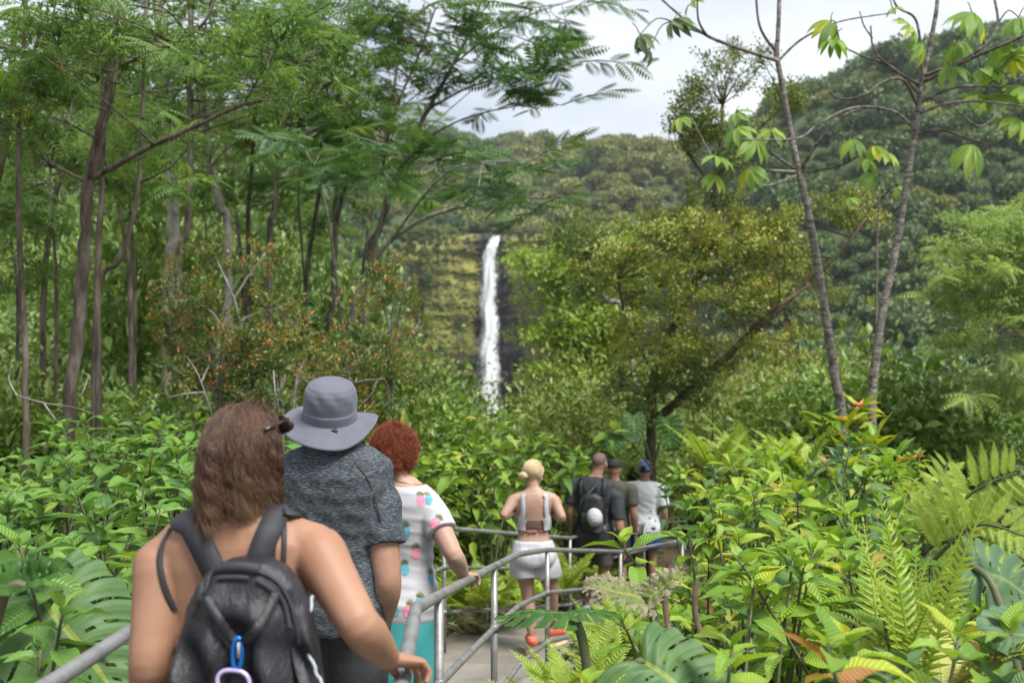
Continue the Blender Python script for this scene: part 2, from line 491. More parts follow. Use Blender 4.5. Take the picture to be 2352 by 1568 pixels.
def water_mat():
    m = bpy.data.materials.new('falling_water')
    nt, out, N, ln = nodes_of(m)
    b = N('BsdfPrincipled', Roughness=0.55); b.inputs['Base Color'].default_value = (0.80, 0.82, 0.86, 1)
    tr = N('BsdfTransparent'); ms = N('MixShader')
    uv = N('UVMap'); sx = N('SeparateXYZ'); ln(uv.outputs[0], sx.inputs[0])
    mp = N('Mapping', Scale=(5, 2.2, 1)); ln(uv.outputs[0], mp.inputs[0])
    nz = N('TexNoise', Scale=1.6, Detail=6, Roughness=.65); ln(mp.outputs[0], nz.inputs['Vector'])
    # opacity falls towards both edges, broken by the streaks
    a = N('Math', operation='SUBTRACT'); a.inputs[1].default_value = 0.5; ln(sx.outputs[0], a.inputs[0])
    ab = N('Math', operation='ABSOLUTE'); ln(a.outputs[0], ab.inputs[0])
    k = N('Math', operation='MULTIPLY_ADD'); k.inputs[1].default_value = -1.9; k.inputs[2].default_value = 0.72
    ln(ab.outputs[0], k.inputs[0])
    s = N('Math', operation='MULTIPLY_ADD'); s.inputs[1].default_value = 1.3; ln(nz.outputs['Fac'], s.inputs[0]); ln(k.outputs[0], s.inputs[2])
    mr = N('MapRange', interpolation_type='SMOOTHSTEP'); mr.inputs[1].default_value = 0.55; mr.inputs[2].default_value = 1.15
    ln(s.outputs[0], mr.inputs[0])
    ln(mr.outputs[0], ms.inputs[0]); ln(tr.outputs[0], ms.inputs[1]); ln(b.outputs[0], ms.inputs[2]); ln(ms.outputs[0], out.inputs['Surface'])
    return m
wy = np.linspace(541, 1000, 60)
cx = np.interp(wy, [541, 560, 590, 640, 700, 760, 860, 950, 1000], [1137, 1132, 1126, 1120, 1122, 1124, 1123, 1121, 1120])
hw = np.interp(wy, [541, 560, 590, 640, 760, 860, 950, 1000], [11, 14, 18, 21, 23, 26, 34, 44])
nu = 13
Vw, UV = [], []
for lay in range(2):
    for i, y in enumerate(wy):
        for j in range(nu):
            q = j / (nu - 1)
            Y = 386.5 + lay * 2.2 - 6 * math.sin(q * math.pi) ** .7 * .45 + .5 * math.sin(q * 17 + y * .05) + (5 * max(0, (560 - y) / 19)) - 5 * np.clip((y - 700) / 300, 0, 1) - 2.5
            p = P(cx[i] + (q - .5) * 2 * hw[i] * (1.0 if lay == 0 else 1.25) + 3 * math.sin(y * .06 + lay), y, Y)
            Vw.append(p); UV.append((q, i * .16 + lay * 7))
Q = [[lay * 60 * nu + i * nu + j, lay * 60 * nu + i * nu + j + 1, lay * 60 * nu + (i + 1) * nu + j + 1, lay * 60 * nu + (i + 1) * nu + j] for lay in range(2) for i in range(59) for j in range(nu - 1)]
wf = link('waterfall', mesh('waterfall', np.array(Vw), [np.array(Q)], water_mat(), uv=np.array(UV), smooth=True))
tag(wf, kind='structure')

# ------------------------------------------------------------------ path of concrete steps
path = empty('path', (0, 0, 0)); tag(path, kind='structure')
edges = [-3.0, -.5, .55, 1.5, 2.45, 3.3, 4.05, 4.9, 5.9, 6.9, 7.7, 8.9, 9.8, 10.7, 11.7, 12.8, 14.0, 16.0]
for a, b in zip(edges[:-1], edges[1:]):
    z = path_z((a + b) / 2)
    k = 4
    top, bot = [], []
    for i in range(k + 1):
        y = a + (b - a) * i / k + (0.004 if i == 0 else 0)
        l, r = path_x(y)
        # the treads are set square to the way the path runs
        sk = 0.45 * np.clip((y - 7) / 2.5, 0, 1)
        top.append(((l - .14, y + sk * .5, z), (r + .16, y - sk * .5, z)))
    Vp = []
    for (p, q) in top:
        for s in range(5):
            tt = s / 4
            Vp.append((p[0] + (q[0] - p[0]) * tt, p[1] + (q[1] - p[1]) * tt, z + random.uniform(-.002, .002)))
    m_ = len(Vp)
    Vp += [(x, y, zz - .35) for x, y, zz in Vp]
    Q = [[i * 5 + j, i * 5 + j + 1, (i + 1) * 5 + j + 1, (i + 1) * 5 + j] for i in range(k) for j in range(4)]
    ring = [j for j in range(5)] + [i * 5 + 4 for i in range(1, k + 1)] + [k * 5 + j for j in (3, 2, 1, 0)] + [i * 5 for i in range(k - 1, 0, -1)]
    for i in range(len(ring)):
        p, q = ring[i], ring[(i + 1) % len(ring)]
        Q.append([q, p, p + m_, q + m_])
    me = mesh('step', np.array(Vp), [np.array(Q)], M['concrete'])
    o = link('step', me, path)
    bv = o.modifiers.new('edge', 'BEVEL'); bv.width = 0.012; bv.segments = 2; bv.limit_method = 'ANGLE'; bv.angle_limit = R(50)

# ------------------------------------------------------------------ railings
def railing(name, label, top, hgt, posts, rr=0.0195):
    root = empty(name, (top[0][0], top[0][1], top[0][2] - hgt[0][0]), label, 'railing', 'metal pipe railings along the path')
    T = [Vector(p) for p in top]
    def at_y(y, drop):
        for i in range(len(T) - 1):
            if T[i].y <= y <= T[i + 1].y:
                t = (y - T[i].y) / (T[i + 1].y - T[i].y)
                p = T[i].lerp(T[i + 1], t); p.z -= drop
                return p
    for nm, drop, r in (('top_rail', 0, rr), ('middle_rail', .335, rr * .86), ('bottom_rail', .72, rr * .86)):
        mb = MB()
        pts = [p - Vector((0, 0, drop)) for p in T]
        # straight pipes with tight bends
        path_, rad = [], []
        for i, p in enumerate(pts):
            if 0 < i < len(pts) - 1:
                for d, f in ((pts[i - 1] - p, 1), (p - p, 0), (pts[i + 1] - p, 1)):
                    path_.append(p + (d.normalized() * .05 if d.length > 0 else Vector()))
            else: path_.append(p)
        mb.tube(path_, [r] * len(path_), 12)
        link(nm, mb.build(nm, M['steel']), root, world=True)
    for y in posts:
        p = at_y(y, 0)
        mb = MB()
        mb.tube([p - Vector((0, 0, 1.15)), p - Vector((0, 0, .012))], [rr * .95, rr * .95], 12)
        for d in (.335, .72):
            q = p - Vector((0, 0, d))
            mb.tube([q - Vector((0, 0, .02)), q + Vector((0, 0, .02))], [rr * 1.12] * 2, 12)
        link('post', mb.build('post', M['steel']), root, world=True)
    return root
HG = [(0.95,)]
RIGHT_TOP = [(-.19, -1.5, -.62), (-.215, 1.0, -.71), (-.245, 2.22, -.755), P(955, 1397, 2.95), P(1008, 1367, 3.77), P(1135, 1300, 5.4), P(1190, 1272, 6.4), P(1257, 1262, 7.8), P(1425, 1266, 9.7), (1.95, 11.4, -2.28), (3.1, 13.8, -2.7)]
railing('railing', 'pipe railing under the hands of the front woman and the red-haired woman', RIGHT_TOP, HG, [-.5, 1.0, 3.77, 5.4, 7.8, 9.7, 11.4, 13.6])
LEFT_TOP = [(-1.08, -1.5, -.60), (-1.05, 1.0, -.70), P(130, 1560, 2.22), P(295, 1452, 2.62), (-1.04, 3.6, -.93), (-.97, 5.4, -1.22), (-.85, 7.2, -1.46), P(1020, 1212, 8.5), P(1309, 1235, 10.8), (1.75, 13.2, -2.42), (2.7, 15.5, -2.8)]
railing('railing', 'pipe railing on the far side of the path, in front of the leafy bank', LEFT_TOP, HG, [-.5, 1.0, 3.6, 5.4, 7.2, 8.5, 10.8, 13.2])
# ------------------------------------------------------------------ people
TMP = bpy.data.scenes.new('build_room')

def fuse(name, mb, voxel, smooth=4, mat_=None, wrinkle=None, origin=(0, 0, 0)):
    me = mb.build(name + '_raw')
    o = bpy.data.objects.new(name + '_raw', me)
    TMP.collection.objects.link(o)
    m = o.modifiers.new('r', 'REMESH'); m.mode = 'VOXEL'; m.voxel_size = voxel; m.use_smooth_shade = True
    s = o.modifiers.new('s', 'SMOOTH'); s.factor = 0.5; s.iterations = smooth
    with bpy.context.temp_override(scene=TMP, view_layer=TMP.view_layers[0]):
        dg = bpy.context.evaluated_depsgraph_get()
        dg.update()
    out = bpy.data.meshes.new_from_object(o.evaluated_get(dg))
    out.name = name
    bpy.data.objects.remove(o); bpy.data.meshes.remove(me)
    if wrinkle:
        n = len(out.vertices)
        co = np.empty(n * 3, np.float32); no = np.empty(n * 3, np.float32)
        out.vertices.foreach_get('co', co); out.vertex_normals.foreach_get('vector', no)
        co = co.reshape(-1, 3); no = no.reshape(-1, 3)
        co += no * wrinkle(co)[:, None]
        out.vertices.foreach_set('co', co.ravel())
    out.polygons.foreach_set('use_smooth', np.ones(len(out.polygons), bool))
    out.materials.clear()
    if mat_: out.materials.append(mat_)
    out.update()
    return out

def folds(amp, seed=0, zf=26, xf=9, n=7):
    r = np.random.default_rng(seed)
    K = [(r.normal(0, xf), r.normal(0, xf), r.normal(0, zf), r.uniform(0, 6.28), r.uniform(.4, 1)) for _ in range(n)]
    def f(co):
        s = np.zeros(len(co))
        for a, b, c, p, q in K:
            s += q * (1 - 2 * np.abs(np.sin(co[:, 0] * a + co[:, 1] * b + co[:, 2] * c + p + 1.5 * np.sin(co[:, 0] * 7 + co[:, 2] * 5)))) * (.5 + .5 * np.sin(co[:, 2] * 4 + p * 3 + co[:, 0] * 6))
        return amp * s / 2
    return f

def usphere(c, r, Rm=None, n=22, m=14):
    a = np.arange(n) / n * 2 * np.pi; t = np.arange(1, m) / m * np.pi
    V = np.stack([np.outer(np.sin(t), np.cos(a)), np.outer(np.sin(t), np.sin(a)), np.outer(np.cos(t), np.ones(n))], -1).reshape(-1, 3)
    V = np.concatenate([V, [[0, 0, 1], [0, 0, -1]]]) * np.asarray(r, float)
    if Rm is not None: V = V @ np.asarray(Rm).T
    V = V + np.asarray(c, float)
    i = np.arange(m - 2)[:, None] * n; j = np.arange(n)[None]; k = (j + 1) % n
    Q = np.stack([i + k, i + j, i + n + j, i + n + k], -1).reshape(-1, 4)[:, ::-1]
    jj = np.arange(n); kk = (jj + 1) % n; L0 = (m - 2) * n
    return V, [Q, np.concatenate([np.stack([jj, kk, np.full(n, len(V) - 2)], -1), np.stack([L0 + kk, L0 + jj, np.full(n, len(V) - 1)], -1)])]

def loft(rings, n=36, e=2.3, Rm=None, c=(0, 0, 0), cap=True):
    """rings: (z, half width, depth front, depth back, cx, cy)"""
    a = np.arange(n) / n * 2 * np.pi
    ca, sa = np.cos(a), np.sin(a)
    X = np.sign(ca) * np.abs(ca) ** (2 / e); Yn = np.sign(sa) * np.abs(sa) ** (2 / e)
    V = []
    for z, hw, df, db, cx, cy in rings:
        V.append(np.stack([cx + hw * X, cy + np.where(Yn > 0, df, db) * Yn, np.full(n, z)], -1))
    V = np.concatenate(V)
    m = len(rings)
    i = np.arange(m - 1)[:, None] * n; j = np.arange(n)[None]; k = (j + 1) % n
    Q = np.stack([i + j, i + k, i + n + k, i + n + j], -1).reshape(-1, 4)
    f = [Q]
    if cap:
        V = np.concatenate([V, [[rings[0][4], rings[0][5], rings[0][0]], [rings[-1][4], rings[-1][5], rings[-1][0]]]])
        jj = np.arange(n); kk = (jj + 1) % n; L0 = (m - 1) * n
        f.append(np.concatenate([np.stack([kk, jj, np.full(n, m * n)], -1), np.stack([L0 + jj, L0 + kk, np.full(n, m * n + 1)], -1)]))
    if Rm is not None: V = V @ np.asarray(Rm).T
    return V + np.asarray(c, float), f

def interp_rings(rings, k=4):
    A = np.array(rings, float); n = len(A)
    t = np.arange(n); tt = np.linspace(0, n - 1, (n - 1) * k + 1)
    return [tuple(np.interp(x, t, A[:, j]) for j in range(A.shape[1])) for x in tt]

def rz(a):
    return np.array([[math.cos(a), -math.sin(a), 0], [math.sin(a), math.cos(a), 0], [0, 0, 1]])

TORSO = {   # for 1.70 m: z, half width, front depth, back depth, centre y
    'f': [(.78, .150, .09, .105), (.84, .178, .105, .128), (.90, .183, .105, .130), (.97, .165, .105, .105), (1.06, .138, .098, .085), (1.13, .138, .098, .085),
          (1.20, .148, .125, .095), (1.27, .158, .135, .102), (1.335, .168, .115, .104), (1.385, .172, .090, .098), (1.425, .135, .066, .086), (1.452, .088, .055, .070)],
    'm': [(.80, .150, .095, .105), (.86, .170, .11, .122), (.92, .172, .115, .120), (.99, .165, .12, .108), (1.06, .163, .125, .102), (1.14, .168, .125, .105),
          (1.22, .180, .125, .112), (1.29, .190, .125, .118), (1.35, .196, .112, .115), (1.40, .190, .088, .104), (1.435, .140, .066, .088), (1.458, .092, .055, .072)],
}
def hand(mb, W, d, nrm, right=True, k=1.0, curl=(25, 35, 25), spread=6, thumb=(0.6, 0.75, -0.25)):
    """palm, four fingers of their own lengths and a thumb from the side of the palm"""
    W = Vector(W); d = Vector(d).normalized(); nrm = Vector(nrm); nrm = (nrm - d * nrm.dot(d)).normalized()
    t = d.cross(nrm)
    th = -t if right else t
    def flat_tube(pts, rt, rn, n=12):
        pts = np.array([tuple(p) for p in pts]); a = np.arange(n) / n * 2 * np.pi
        V = pts[:, None] + np.array(rt)[:, None, None] * np.cos(a)[None, :, None] * np.array(t)[None, None] + np.array(rn)[:, None, None] * np.sin(a)[None, :, None] * np.array(nrm)[None, None]
        m = len(pts); i = np.arange(m - 1)[:, None] * n; j = np.arange(n)[None]; kk = (j + 1) % n
        Q = np.stack([i + j, i + n + j, i + n + kk, i + kk], -1).reshape(-1, 4)
        V = np.concatenate([V.reshape(-1, 3), pts[:1], pts[-1:]])
        jj = np.arange(n); k2 = (jj + 1) % n; L0 = (m - 1) * n
        mb.add(V, [Q, np.concatenate([np.stack([jj, k2, np.full(n, m * n)], -1), np.stack([L0 + k2, L0 + jj, np.full(n, m * n + 1)], -1)])])
    flat_tube([W - d * .03 * k, W, W + d * .03 * k, W + d * .06 * k, W + d * .088 * k, W + d * .096 * k], [.026 * k, .027 * k, .036 * k, .041 * k, .040 * k, .034 * k], [.020 * k, .019 * k, .018 * k, .016 * k, .013 * k, .010 * k])
    for off, ln, sp in ((-.030, .074, 1.5), (-.010, .083, .4), (.0105, .077, -.5), (.030, .060, -1.6)):
        side = -th
        p = W + d * (.078 * k) + side * off * k
        a = R(spread * -sp)
        dd = (d * math.cos(a) + side * math.sin(a)).normalized()
        pts, rad = [p - dd * .015 * k, p], [.0080 * k, .0086 * k]
        ang = 0
        for c, fr, rr in zip(curl, (.46, .30, .24), (.0080, .0076, .0060)):
            ang += R(c)
            step = dd * math.cos(ang) - nrm * math.sin(ang)
            p = p + step * ln * fr * k
            pts.append(p); rad.append(rr * k)
        pp, rrd = catmull(pts, rad, 3)
        mb.tube(pp, rrd, 10)
    p = W + d * .022 * k + th * .022 * k
    td = (d * thumb[0] + th * thumb[1] + nrm * thumb[2]).normalized()
    td2 = (td * .75 + d * .5 - nrm * .15).normalized()
    pp, rrd = catmull([p - td * .018 * k, p + td * .022 * k, p + td * .022 * k + td2 * .032 * k, p + td * .022 * k + td2 * .058 * k], [.015 * k, .013 * k, .0108 * k, .0078 * k], 3)
    mb.tube(pp, rrd, 10)

class Figure:
    def __init__(s, label, origin, H, sex, skin, yaw=0.0, wide=1.0, arm_w=1.0, arms=None, legs=None, head_yaw=0.0, head_pitch=0.0, head_off=(0, 0, 0), voxel=.009, lean=0.0, hips=1.0, group=None, head_scale=1.0):
        s.hs = head_scale
        s.o = Vector(origin); s.k = H / 1.70; s.sex = sex; s.yaw = yaw; s.wide = wide; k = s.k
        s.root = empty('person', s.o, label, 'person', group or 'visitors walking down the path')
        s.Rm = rz(yaw)
        s.rings = []
        for z, hw, df, db in TORSO[sex]:
            f = wide * (hips if z < 1.0 else 1.0)
            s.rings.append((z * k, hw * k * f, df * k * (0.5 + .5 * f), db * k * (0.5 + .5 * f), 0.0, lean * max(0, (z - .85)) * k))
        s.lean = lean
        s.arm_w = arm_w
        sw = (.178 if sex == 'f' else .205) * k * (0.5 + .5 * wide)
        s.sh = [s.T((-sw, -.004 + lean * .5 * k, 1.368 * k)), s.T((sw, -.004 + lean * .5 * k, 1.368 * k))]
        s.arms = []
        for i, sg in enumerate((-1, 1)):
            a = (arms or {}).get('LR'[i], {})
            Sh = a['S'] - s.o if 'S' in a else s.sh[i]
            E = a['E'] - s.o if 'E' in a else Sh + s.V((sg * .055, -.035, -.285 * k))
            W = a['W'] - s.o if 'W' in a else E + s.V((-sg * .005, .075, -.235 * k))
            s.arms.append(dict(S=Vector(Sh), E=Vector(E), W=Vector(W), d=a.get('d', W - E), n=a.get('n', s.V((sg, -.25, 0.2))), curl=a.get('curl', (18, 30, 20)), spread=a.get('spread', 3), thumb=a.get('thumb', (.75, .5, -.3))))
        s.legs = []
        for i, sg in enumerate((-1, 1)):
            a = (legs or {}).get('LR'[i], {})
            hip = s.T((sg * .088 * k * hips, 0, .86 * k))
            an = a['A'] - s.o if 'A' in a else s.T((sg * .095 * k, -.01, .085 * k))
            kn = a['K'] - s.o if 'K' in a else (hip + an) / 2 + s.V((0, .03, .02))
            s.legs.append((hip, Vector(kn), Vector(an), a.get('toe', s.V((sg * .15, 1, 0)))))
        # head frame
        hr = Matrix.Rotation(yaw + head_yaw, 3, 'Z') @ Matrix.Rotation(head_pitch, 3, 'X')
        s.hR = np.array(hr)
        s.hc = s.T((0, lean * .78 * k + .012, 1.60 * k)) + Vector(head_off)
        s.body(skin, voxel)
    def T(s, p): return Vector(tuple(s.Rm @ np.array(p)))
    def V(s, p): return Vector(tuple(s.Rm @ np.array(p)))
    def hp(s, p):   # head local (x right, y to the face, z up; for a head 0.225 m tall) -> local
        return s.hc + Vector(tuple(s.hR @ (np.array(p) * s.k * s.hs)))
    def arm_path(s, i, off=0.0, upto=None):
        a = s.arms[i]; k = s.k * s.arm_w
        S_, E, W = a['S'], a['E'], a['W']
        pts = [S_ + (S_ - E).normalized() * .01, S_.lerp(E, .12), S_.lerp(E, .38), S_.lerp(E, .7), S_.lerp(E, .95), E.lerp(W, .10), E.lerp(W, .28), E.lerp(W, .62), E.lerp(W, .9), W]
        m = 1.0 if s.sex == 'f' else 1.12
        rad = [.056, .059, .052, .046, .0415, .042, .043, .036, .0285, .0265]
        return pts, [r * k * m + off for r in rad]
    def leg_path(s, i):
        h, kn, an, toe = s.legs[i]; k = s.k * (.5 + .5 * s.wide)
        pts = [h + Vector((0, 0, .05)), h.lerp(kn, .15), h.lerp(kn, .5), h.lerp(kn, .85), kn.lerp(an, .05), kn.lerp(an, .25), kn.lerp(an, .45), kn.lerp(an, .75), kn.lerp(an, .95), an - Vector((0, 0, .03))]
        rad = [.085, .092, .079, .060, .054, .056, .056, .043, .036, .036]
        return pts, [r * k for r in rad]
    def body(s, skin, voxel):
        mb = MB(); k = s.k; fine = []
        rg = interp_rings(s.rings) + [(1.475 * k, .062 * k, .05 * k, .060 * k, 0, s.lean * .63 * k)]
        mb.add(*loft(rg, Rm=s.Rm))
        nb = s.T((0, s.lean * .6 * k - .004, 1.42 * k)); nt_ = s.hp((0, -.028, -.03))
        mb.tube([nb, nb.lerp(nt_, .35), nb.lerp(nt_, .7), nt_], [.068 * k, .054 * k, .051 * k, .052 * k] if s.sex == 'f' else [.078 * k, .064 * k, .060 * k, .060 * k], 20)
        hk = np.array
        def blob(c, r): mb.add(*usphere(s.hp(c), np.array(r) * k * s.hs, s.hR))
        blob((0, -.014, .030), (.0745, .094, .082)); blob((0, .030, -.015), (.064, .066, .082)); blob((0, .048, -.070), (.044, .044, .036)); blob((0, -.035, -.01), (.066, .066, .066))
        mb.tube([s.hp((0, .088, .010)), s.hp((0, .103, -.015)), s.hp((0, .110, -.030)), s.hp((0, .096, -.036))], [.008 * k, .011 * k, .014 * k, .010 * k], 10)
        blob((0, .082, .022), (.045, .016, .011)); blob((0, .090, -.060), (.022, .012, .008)); blob((0, .090, -.070), (.018, .011, .007))
        for sg in (-1, 1):
            blob((sg * .077, -.006, -.012), (.008, .020, .031)); blob((sg * .080, -.010, .002), (.009, .018, .018)); blob((sg * .043, .068, -.022), (.02, .02, .016))
        for i in (0, 1):
            p, r = catmull(*s.arm_path(i), 3); mb.tube(p, r, 18)
            a = s.arms[i]; mb.add(*usphere(a['S'] + Vector((0, 0, -.012)), .062 * k * s.arm_w * (1 if s.sex == 'f' else 1.12)))
            # shoulder muscle runs up to the neck
            c = s.T((0, s.lean * .5 * k - .01, 1.425 * k))
            mb.tube([a['S'] + Vector((0, 0, .002)), a['S'].lerp(c, .4) + Vector((0, 0, .003)), a['S'].lerp(c, .8)], [.056 * k, .052 * k, .052 * k], 14)
            if voxel < .008:
                hm = MB(); hand(hm, a['W'], a['d'], a['n'], i == 1, k, a['curl'], a['spread'], a['thumb'])
                fine.append(fuse('hand', hm, .0021, 3, skin))
            else: hand(mb, a['W'], a['d'], a['n'], i == 1, k, a['curl'], a['spread'], a['thumb'])
            p, r = catmull(*s.leg_path(i), 3); mb.tube(p, r, 20)
            h, kn, an, toe = s.legs[i]; toe = toe.normalized()
            ft = [an - toe * .05 * k - Vector((0, 0, .045 * k)), an + toe * .02 * k - Vector((0, 0, .045 * k)), an + toe * .10 * k - Vector((0, 0, .055 * k)), an + toe * .17 * k - Vector((0, 0, .062 * k))]
            mb.tube(ft, [.034 * k, .040 * k, .042 * k, .026 * k], 14, cap=True)
        for sg in (-1, 1):
            mb.add(*usphere(s.T((sg * .080 * k, -.075 * k, .88 * k)), np.array([.088, .072, .095]) * k * s.wide))
            if s.sex == 'f': mb.add(*usphere(s.T((sg * .075 * k, .085 * k + s.lean * .4 * k, 1.245 * k)), np.array([.066, .062, .066]) * k * s.wide))
        me = fuse('body', mb, voxel, 4, skin)
        if fine:
            bm_ = bmesh.new(); bm_.from_mesh(me)
            for h_ in fine: bm_.from_mesh(h_); bpy.data.meshes.remove(h_)
            bm_.to_mesh(me); bm_.free()
            me.polygons.foreach_set('use_smooth', np.ones(len(me.polygons), bool))
        s.bo = link('body', me, s.root)
        n = len(me.vertices); co = np.empty(n * 3, np.float32); me.vertices.foreach_get('co', co)
        s.bvh = BVHTree.FromPolygons([tuple(v) for v in co.reshape(-1, 3)], [tuple(p.vertices) for p in me.polygons])
        for sg in (-1, 1):
            e = MB(); e.add(*usphere(s.hp((sg * .031, .078, .006)), np.array([.0125] * 3) * k, n=12, m=8), tint=.9)
            link('eye', e.build('eye', M['eye']), s.root)
        mo = MB(); mo.add(*usphere(s.hp((0, .0985, -.0645)), np.array([.021, .006, .006]) * k, s.hR, 12, 8)); link('mouth', mo.build('mouth', M['lip']), s.root)
    def garment(s, name, material, z0, z1, off=.012, sleeves=None, wr=None, voxel=.009, flare=0.0, neck=True, smooth=3, back_extra=0.0):
        k = s.k; mb = MB(); z0 *= k; z1 *= k
        A = np.array(interp_rings(s.rings, 6)); zs = A[:, 0]
        rr = []
        for z in np.linspace(z0, min(z1, zs[-1]), 26):
            v = [float(np.interp(z, zs, A[:, j])) for j in range(6)]
            fl = flare * max(0, (1.15 * k - z))
            bx = .032 * float(np.clip((1.06 * k - z) / (.14 * k), 0, 1)) * s.wide
            rr.append((z, v[1] + off + fl + bx * .25, v[2] + off + fl, v[3] + off + fl + back_extra + bx, v[4], v[5]))
        if neck and z1 * 1.0001 > zs[-1]:
            rr.append((z1, .078 * k, .062 * k, .072 * k, 0, s.lean * .62 * k))
        # open hem: the bottom turns inwards
        lip = [(z0 + .03, rr[0][1] - .010, rr[0][2] - .010, rr[0][3] - .010, rr[0][4], rr[0][5])]
        mb.add(*loft(lip + rr, Rm=s.Rm))
        if sleeves:
            for i in (0, 1):
                a = s.arms[i]; p, r = s.arm_path(i)
                p, r = catmull(p, r, 4)
                d = np.concatenate([[0], np.cumsum([(p[j + 1] - p[j]).length for j in range(len(p) - 1)])])
                Ls = sleeves * (a['E'] - a['S']).length
                q = [j for j in range(len(p)) if d[j] <= Ls]
                pp = [p[j] for j in q]; rr2 = [r[j] + off * .9 + .010 * d[j] / Ls for j in q]
                dr = (pp[-1] - pp[-2]).normalized()
                pp.append(pp[-1] + dr * .006); rr2.append(rr2[-1])
                pp.append(pp[-1] - dr * .002); rr2.append(rr2[-1] - .012)
                pp.append(pp[-1] - dr * .04); rr2.append(rr2[-1])
                mb.tube(pp, rr2, 22)
                mb.add(*usphere(a['S'] + Vector((0, 0, -.010)), .062 * k * s.arm_w * (1 if s.sex == 'f' else 1.12) + off))
                c = s.T((0, s.lean * .5 * k - .01, 1.425 * k))
                mb.tube([a['S'], a['S'].lerp(c, .4) + Vector((0, 0, .003)), a['S'].lerp(c, .8)], [.056 * k + off * .9, .052 * k + off * .9, .052 * k + off * .8], 16)
        me = fuse(name, mb, voxel, smooth, material, wr)
        return link(name, me, s.root)
    def shorts(s, name, material, ztop, hem, off=.014, flare=.02, wr=None, voxel=.010):
        k = s.k; mb = MB(); A = np.array(interp_rings(s.rings, 6)); zs = A[:, 0]
        rr = []
        for z in np.linspace(.80 * k, ztop * k, 12):
            v = [float(np.interp(z, zs, A[:, j])) for j in range(6)]
            rr.append((z, v[1] + off, v[2] + off, v[3] + off + .012, v[4], v[5]))
        mb.add(*loft(rr, Rm=s.Rm))
        for i in (0, 1):
            p, r = s.leg_path(i); p, r = catmull(p, r, 6)
            q = [j for j in range(len(p)) if p[j].z > hem * k]
            pp = [p[j] for j in q]; n = len(pp)
            r2 = [r[j] + off + flare * t / n for t, j in enumerate(q)]
            pp.append(pp[-1] + Vector((0, 0, -.004))); r2.append(r2[-1]); pp.append(pp[-1] + Vector((0, 0, .035))); r2.append(r2[-1] - .013)
            mb.tube(pp, r2, 24)
        for sg in (-1, 1):
            mb.add(*usphere(s.T((sg * .080 * k, -.075 * k, .88 * k)), np.array([.088, .072, .095]) * k * s.wide + off))
        me = fuse(name, mb, voxel, 3, material, wr)
        return link(name, me, s.root)
    def shoe(s, i, material, sole):
        k = s.k; h, kn, an, toe = s.legs[i]; t = toe.normalized(); up = Vector((0, 0, 1)); sd_ = t.cross(up)
        mb = MB()
        pts = [an - t * .072 * k - up * .035 * k, an - t * .05 * k - up * .030 * k, an + t * .02 * k - up * .032 * k, an + t * .09 * k - up * .042 * k, an + t * .155 * k - up * .050 * k, an + t * .185 * k - up * .056 * k]
        mb.tube(pts, [.020 * k, .043 * k, .050 * k, .050 * k, .046 * k, .018 * k], 16)
        mb.tube([an - up * .04 * k, an + up * .012 * k - t * .004], [.046 * k, .044 * k], 16)
        sh = link('shoe', fuse('shoe', mb, .008, 2, material), s.root)
        V = []
        n = 20
        for zz in (0.004, .030 * k):
            for q in range(n):
                a = 2 * math.pi * q / n
                V.append(tuple(an + t * (.055 * k + .138 * k * math.cos(a)) + sd_ * (.047 * k * math.sin(a) * (1.08 - .1 * math.cos(a))) + up * (zz - an.z)))
        V += [tuple(an + t * .055 * k + up * (.004 - an.z)), tuple(an + t * .055 * k + up * (.03 * k - an.z))]
        Q = [[q, (q + 1) % n, n + (q + 1) % n, n + q] for q in range(n)]
        T_ = [[(q + 1) % n, q, 2 * n] for q in range(n)] + [[n + q, n + (q + 1) % n, 2 * n + 1] for q in range(n)]
        so = link('sole', mesh('sole', np.array(V), [np.array(Q), np.array(T_)], sole, smooth=False), sh)
        return sh
    # -- things laid on the figure's surface -------------------------------------------------
    def back(s, x, z, lift):
        o_ = s.T((x * s.k, -.6, z * s.k))
        h = s.bvh.ray_cast(o_, s.V((0, 1, 0)))
        if h[0] is None or abs(h[0].x - o_.x) > .2 or h[0].y < -.25: h = s.bvh.find_nearest(s.T((x * s.k, -.11, z * s.k)))
        return h[0] + h[1] * lift, h[1]
    def hit(s, px, py):
        """where the line of sight of a layout point meets the body, in local coordinates"""
        d = P(px, py, 1.0).normalized()
        h = s.bvh.ray_cast(-s.o, d)
        return h[0], h[1]

def ribbon(pts, nrms, width, thick=.003):
    """flat band along pts with its face along nrms"""
    pts, rad = catmull(pts, [1] * len(pts), 4)
    nn, _ = catmull(nrms, [1] * len(nrms), 4)
    V = []
    for i, p in enumerate(pts):
        a = pts[min(i + 1, len(pts) - 1)] - pts[max(i - 1, 0)]
        n = nn[i].normalized(); sd_ = a.cross(n).normalized() * width / 2
        V += [p - sd_, p + sd_, p + sd_ * .97 + n * thick, p + n * thick * 1.25, p - sd_ * .97 + n * thick]
    Q = []
    for i in range(len(pts) - 1):
        b = i * 5
        for j in range(5):
            Q.append([b + j, b + (j + 1) % 5, b + 5 + (j + 1) % 5, b + 5 + j])
    return np.array([tuple(v) for v in V]), [np.array(Q)]

def bvh_of(o, off=(0, 0, 0)):
    me = o.data
    n = len(me.vertices); co = np.empty(n * 3, np.float32); me.vertices.foreach_get('co', co)
    return BVHTree.FromPolygons([tuple(v) for v in co.reshape(-1, 3)], [tuple(p.vertices) for p in me.polygons])

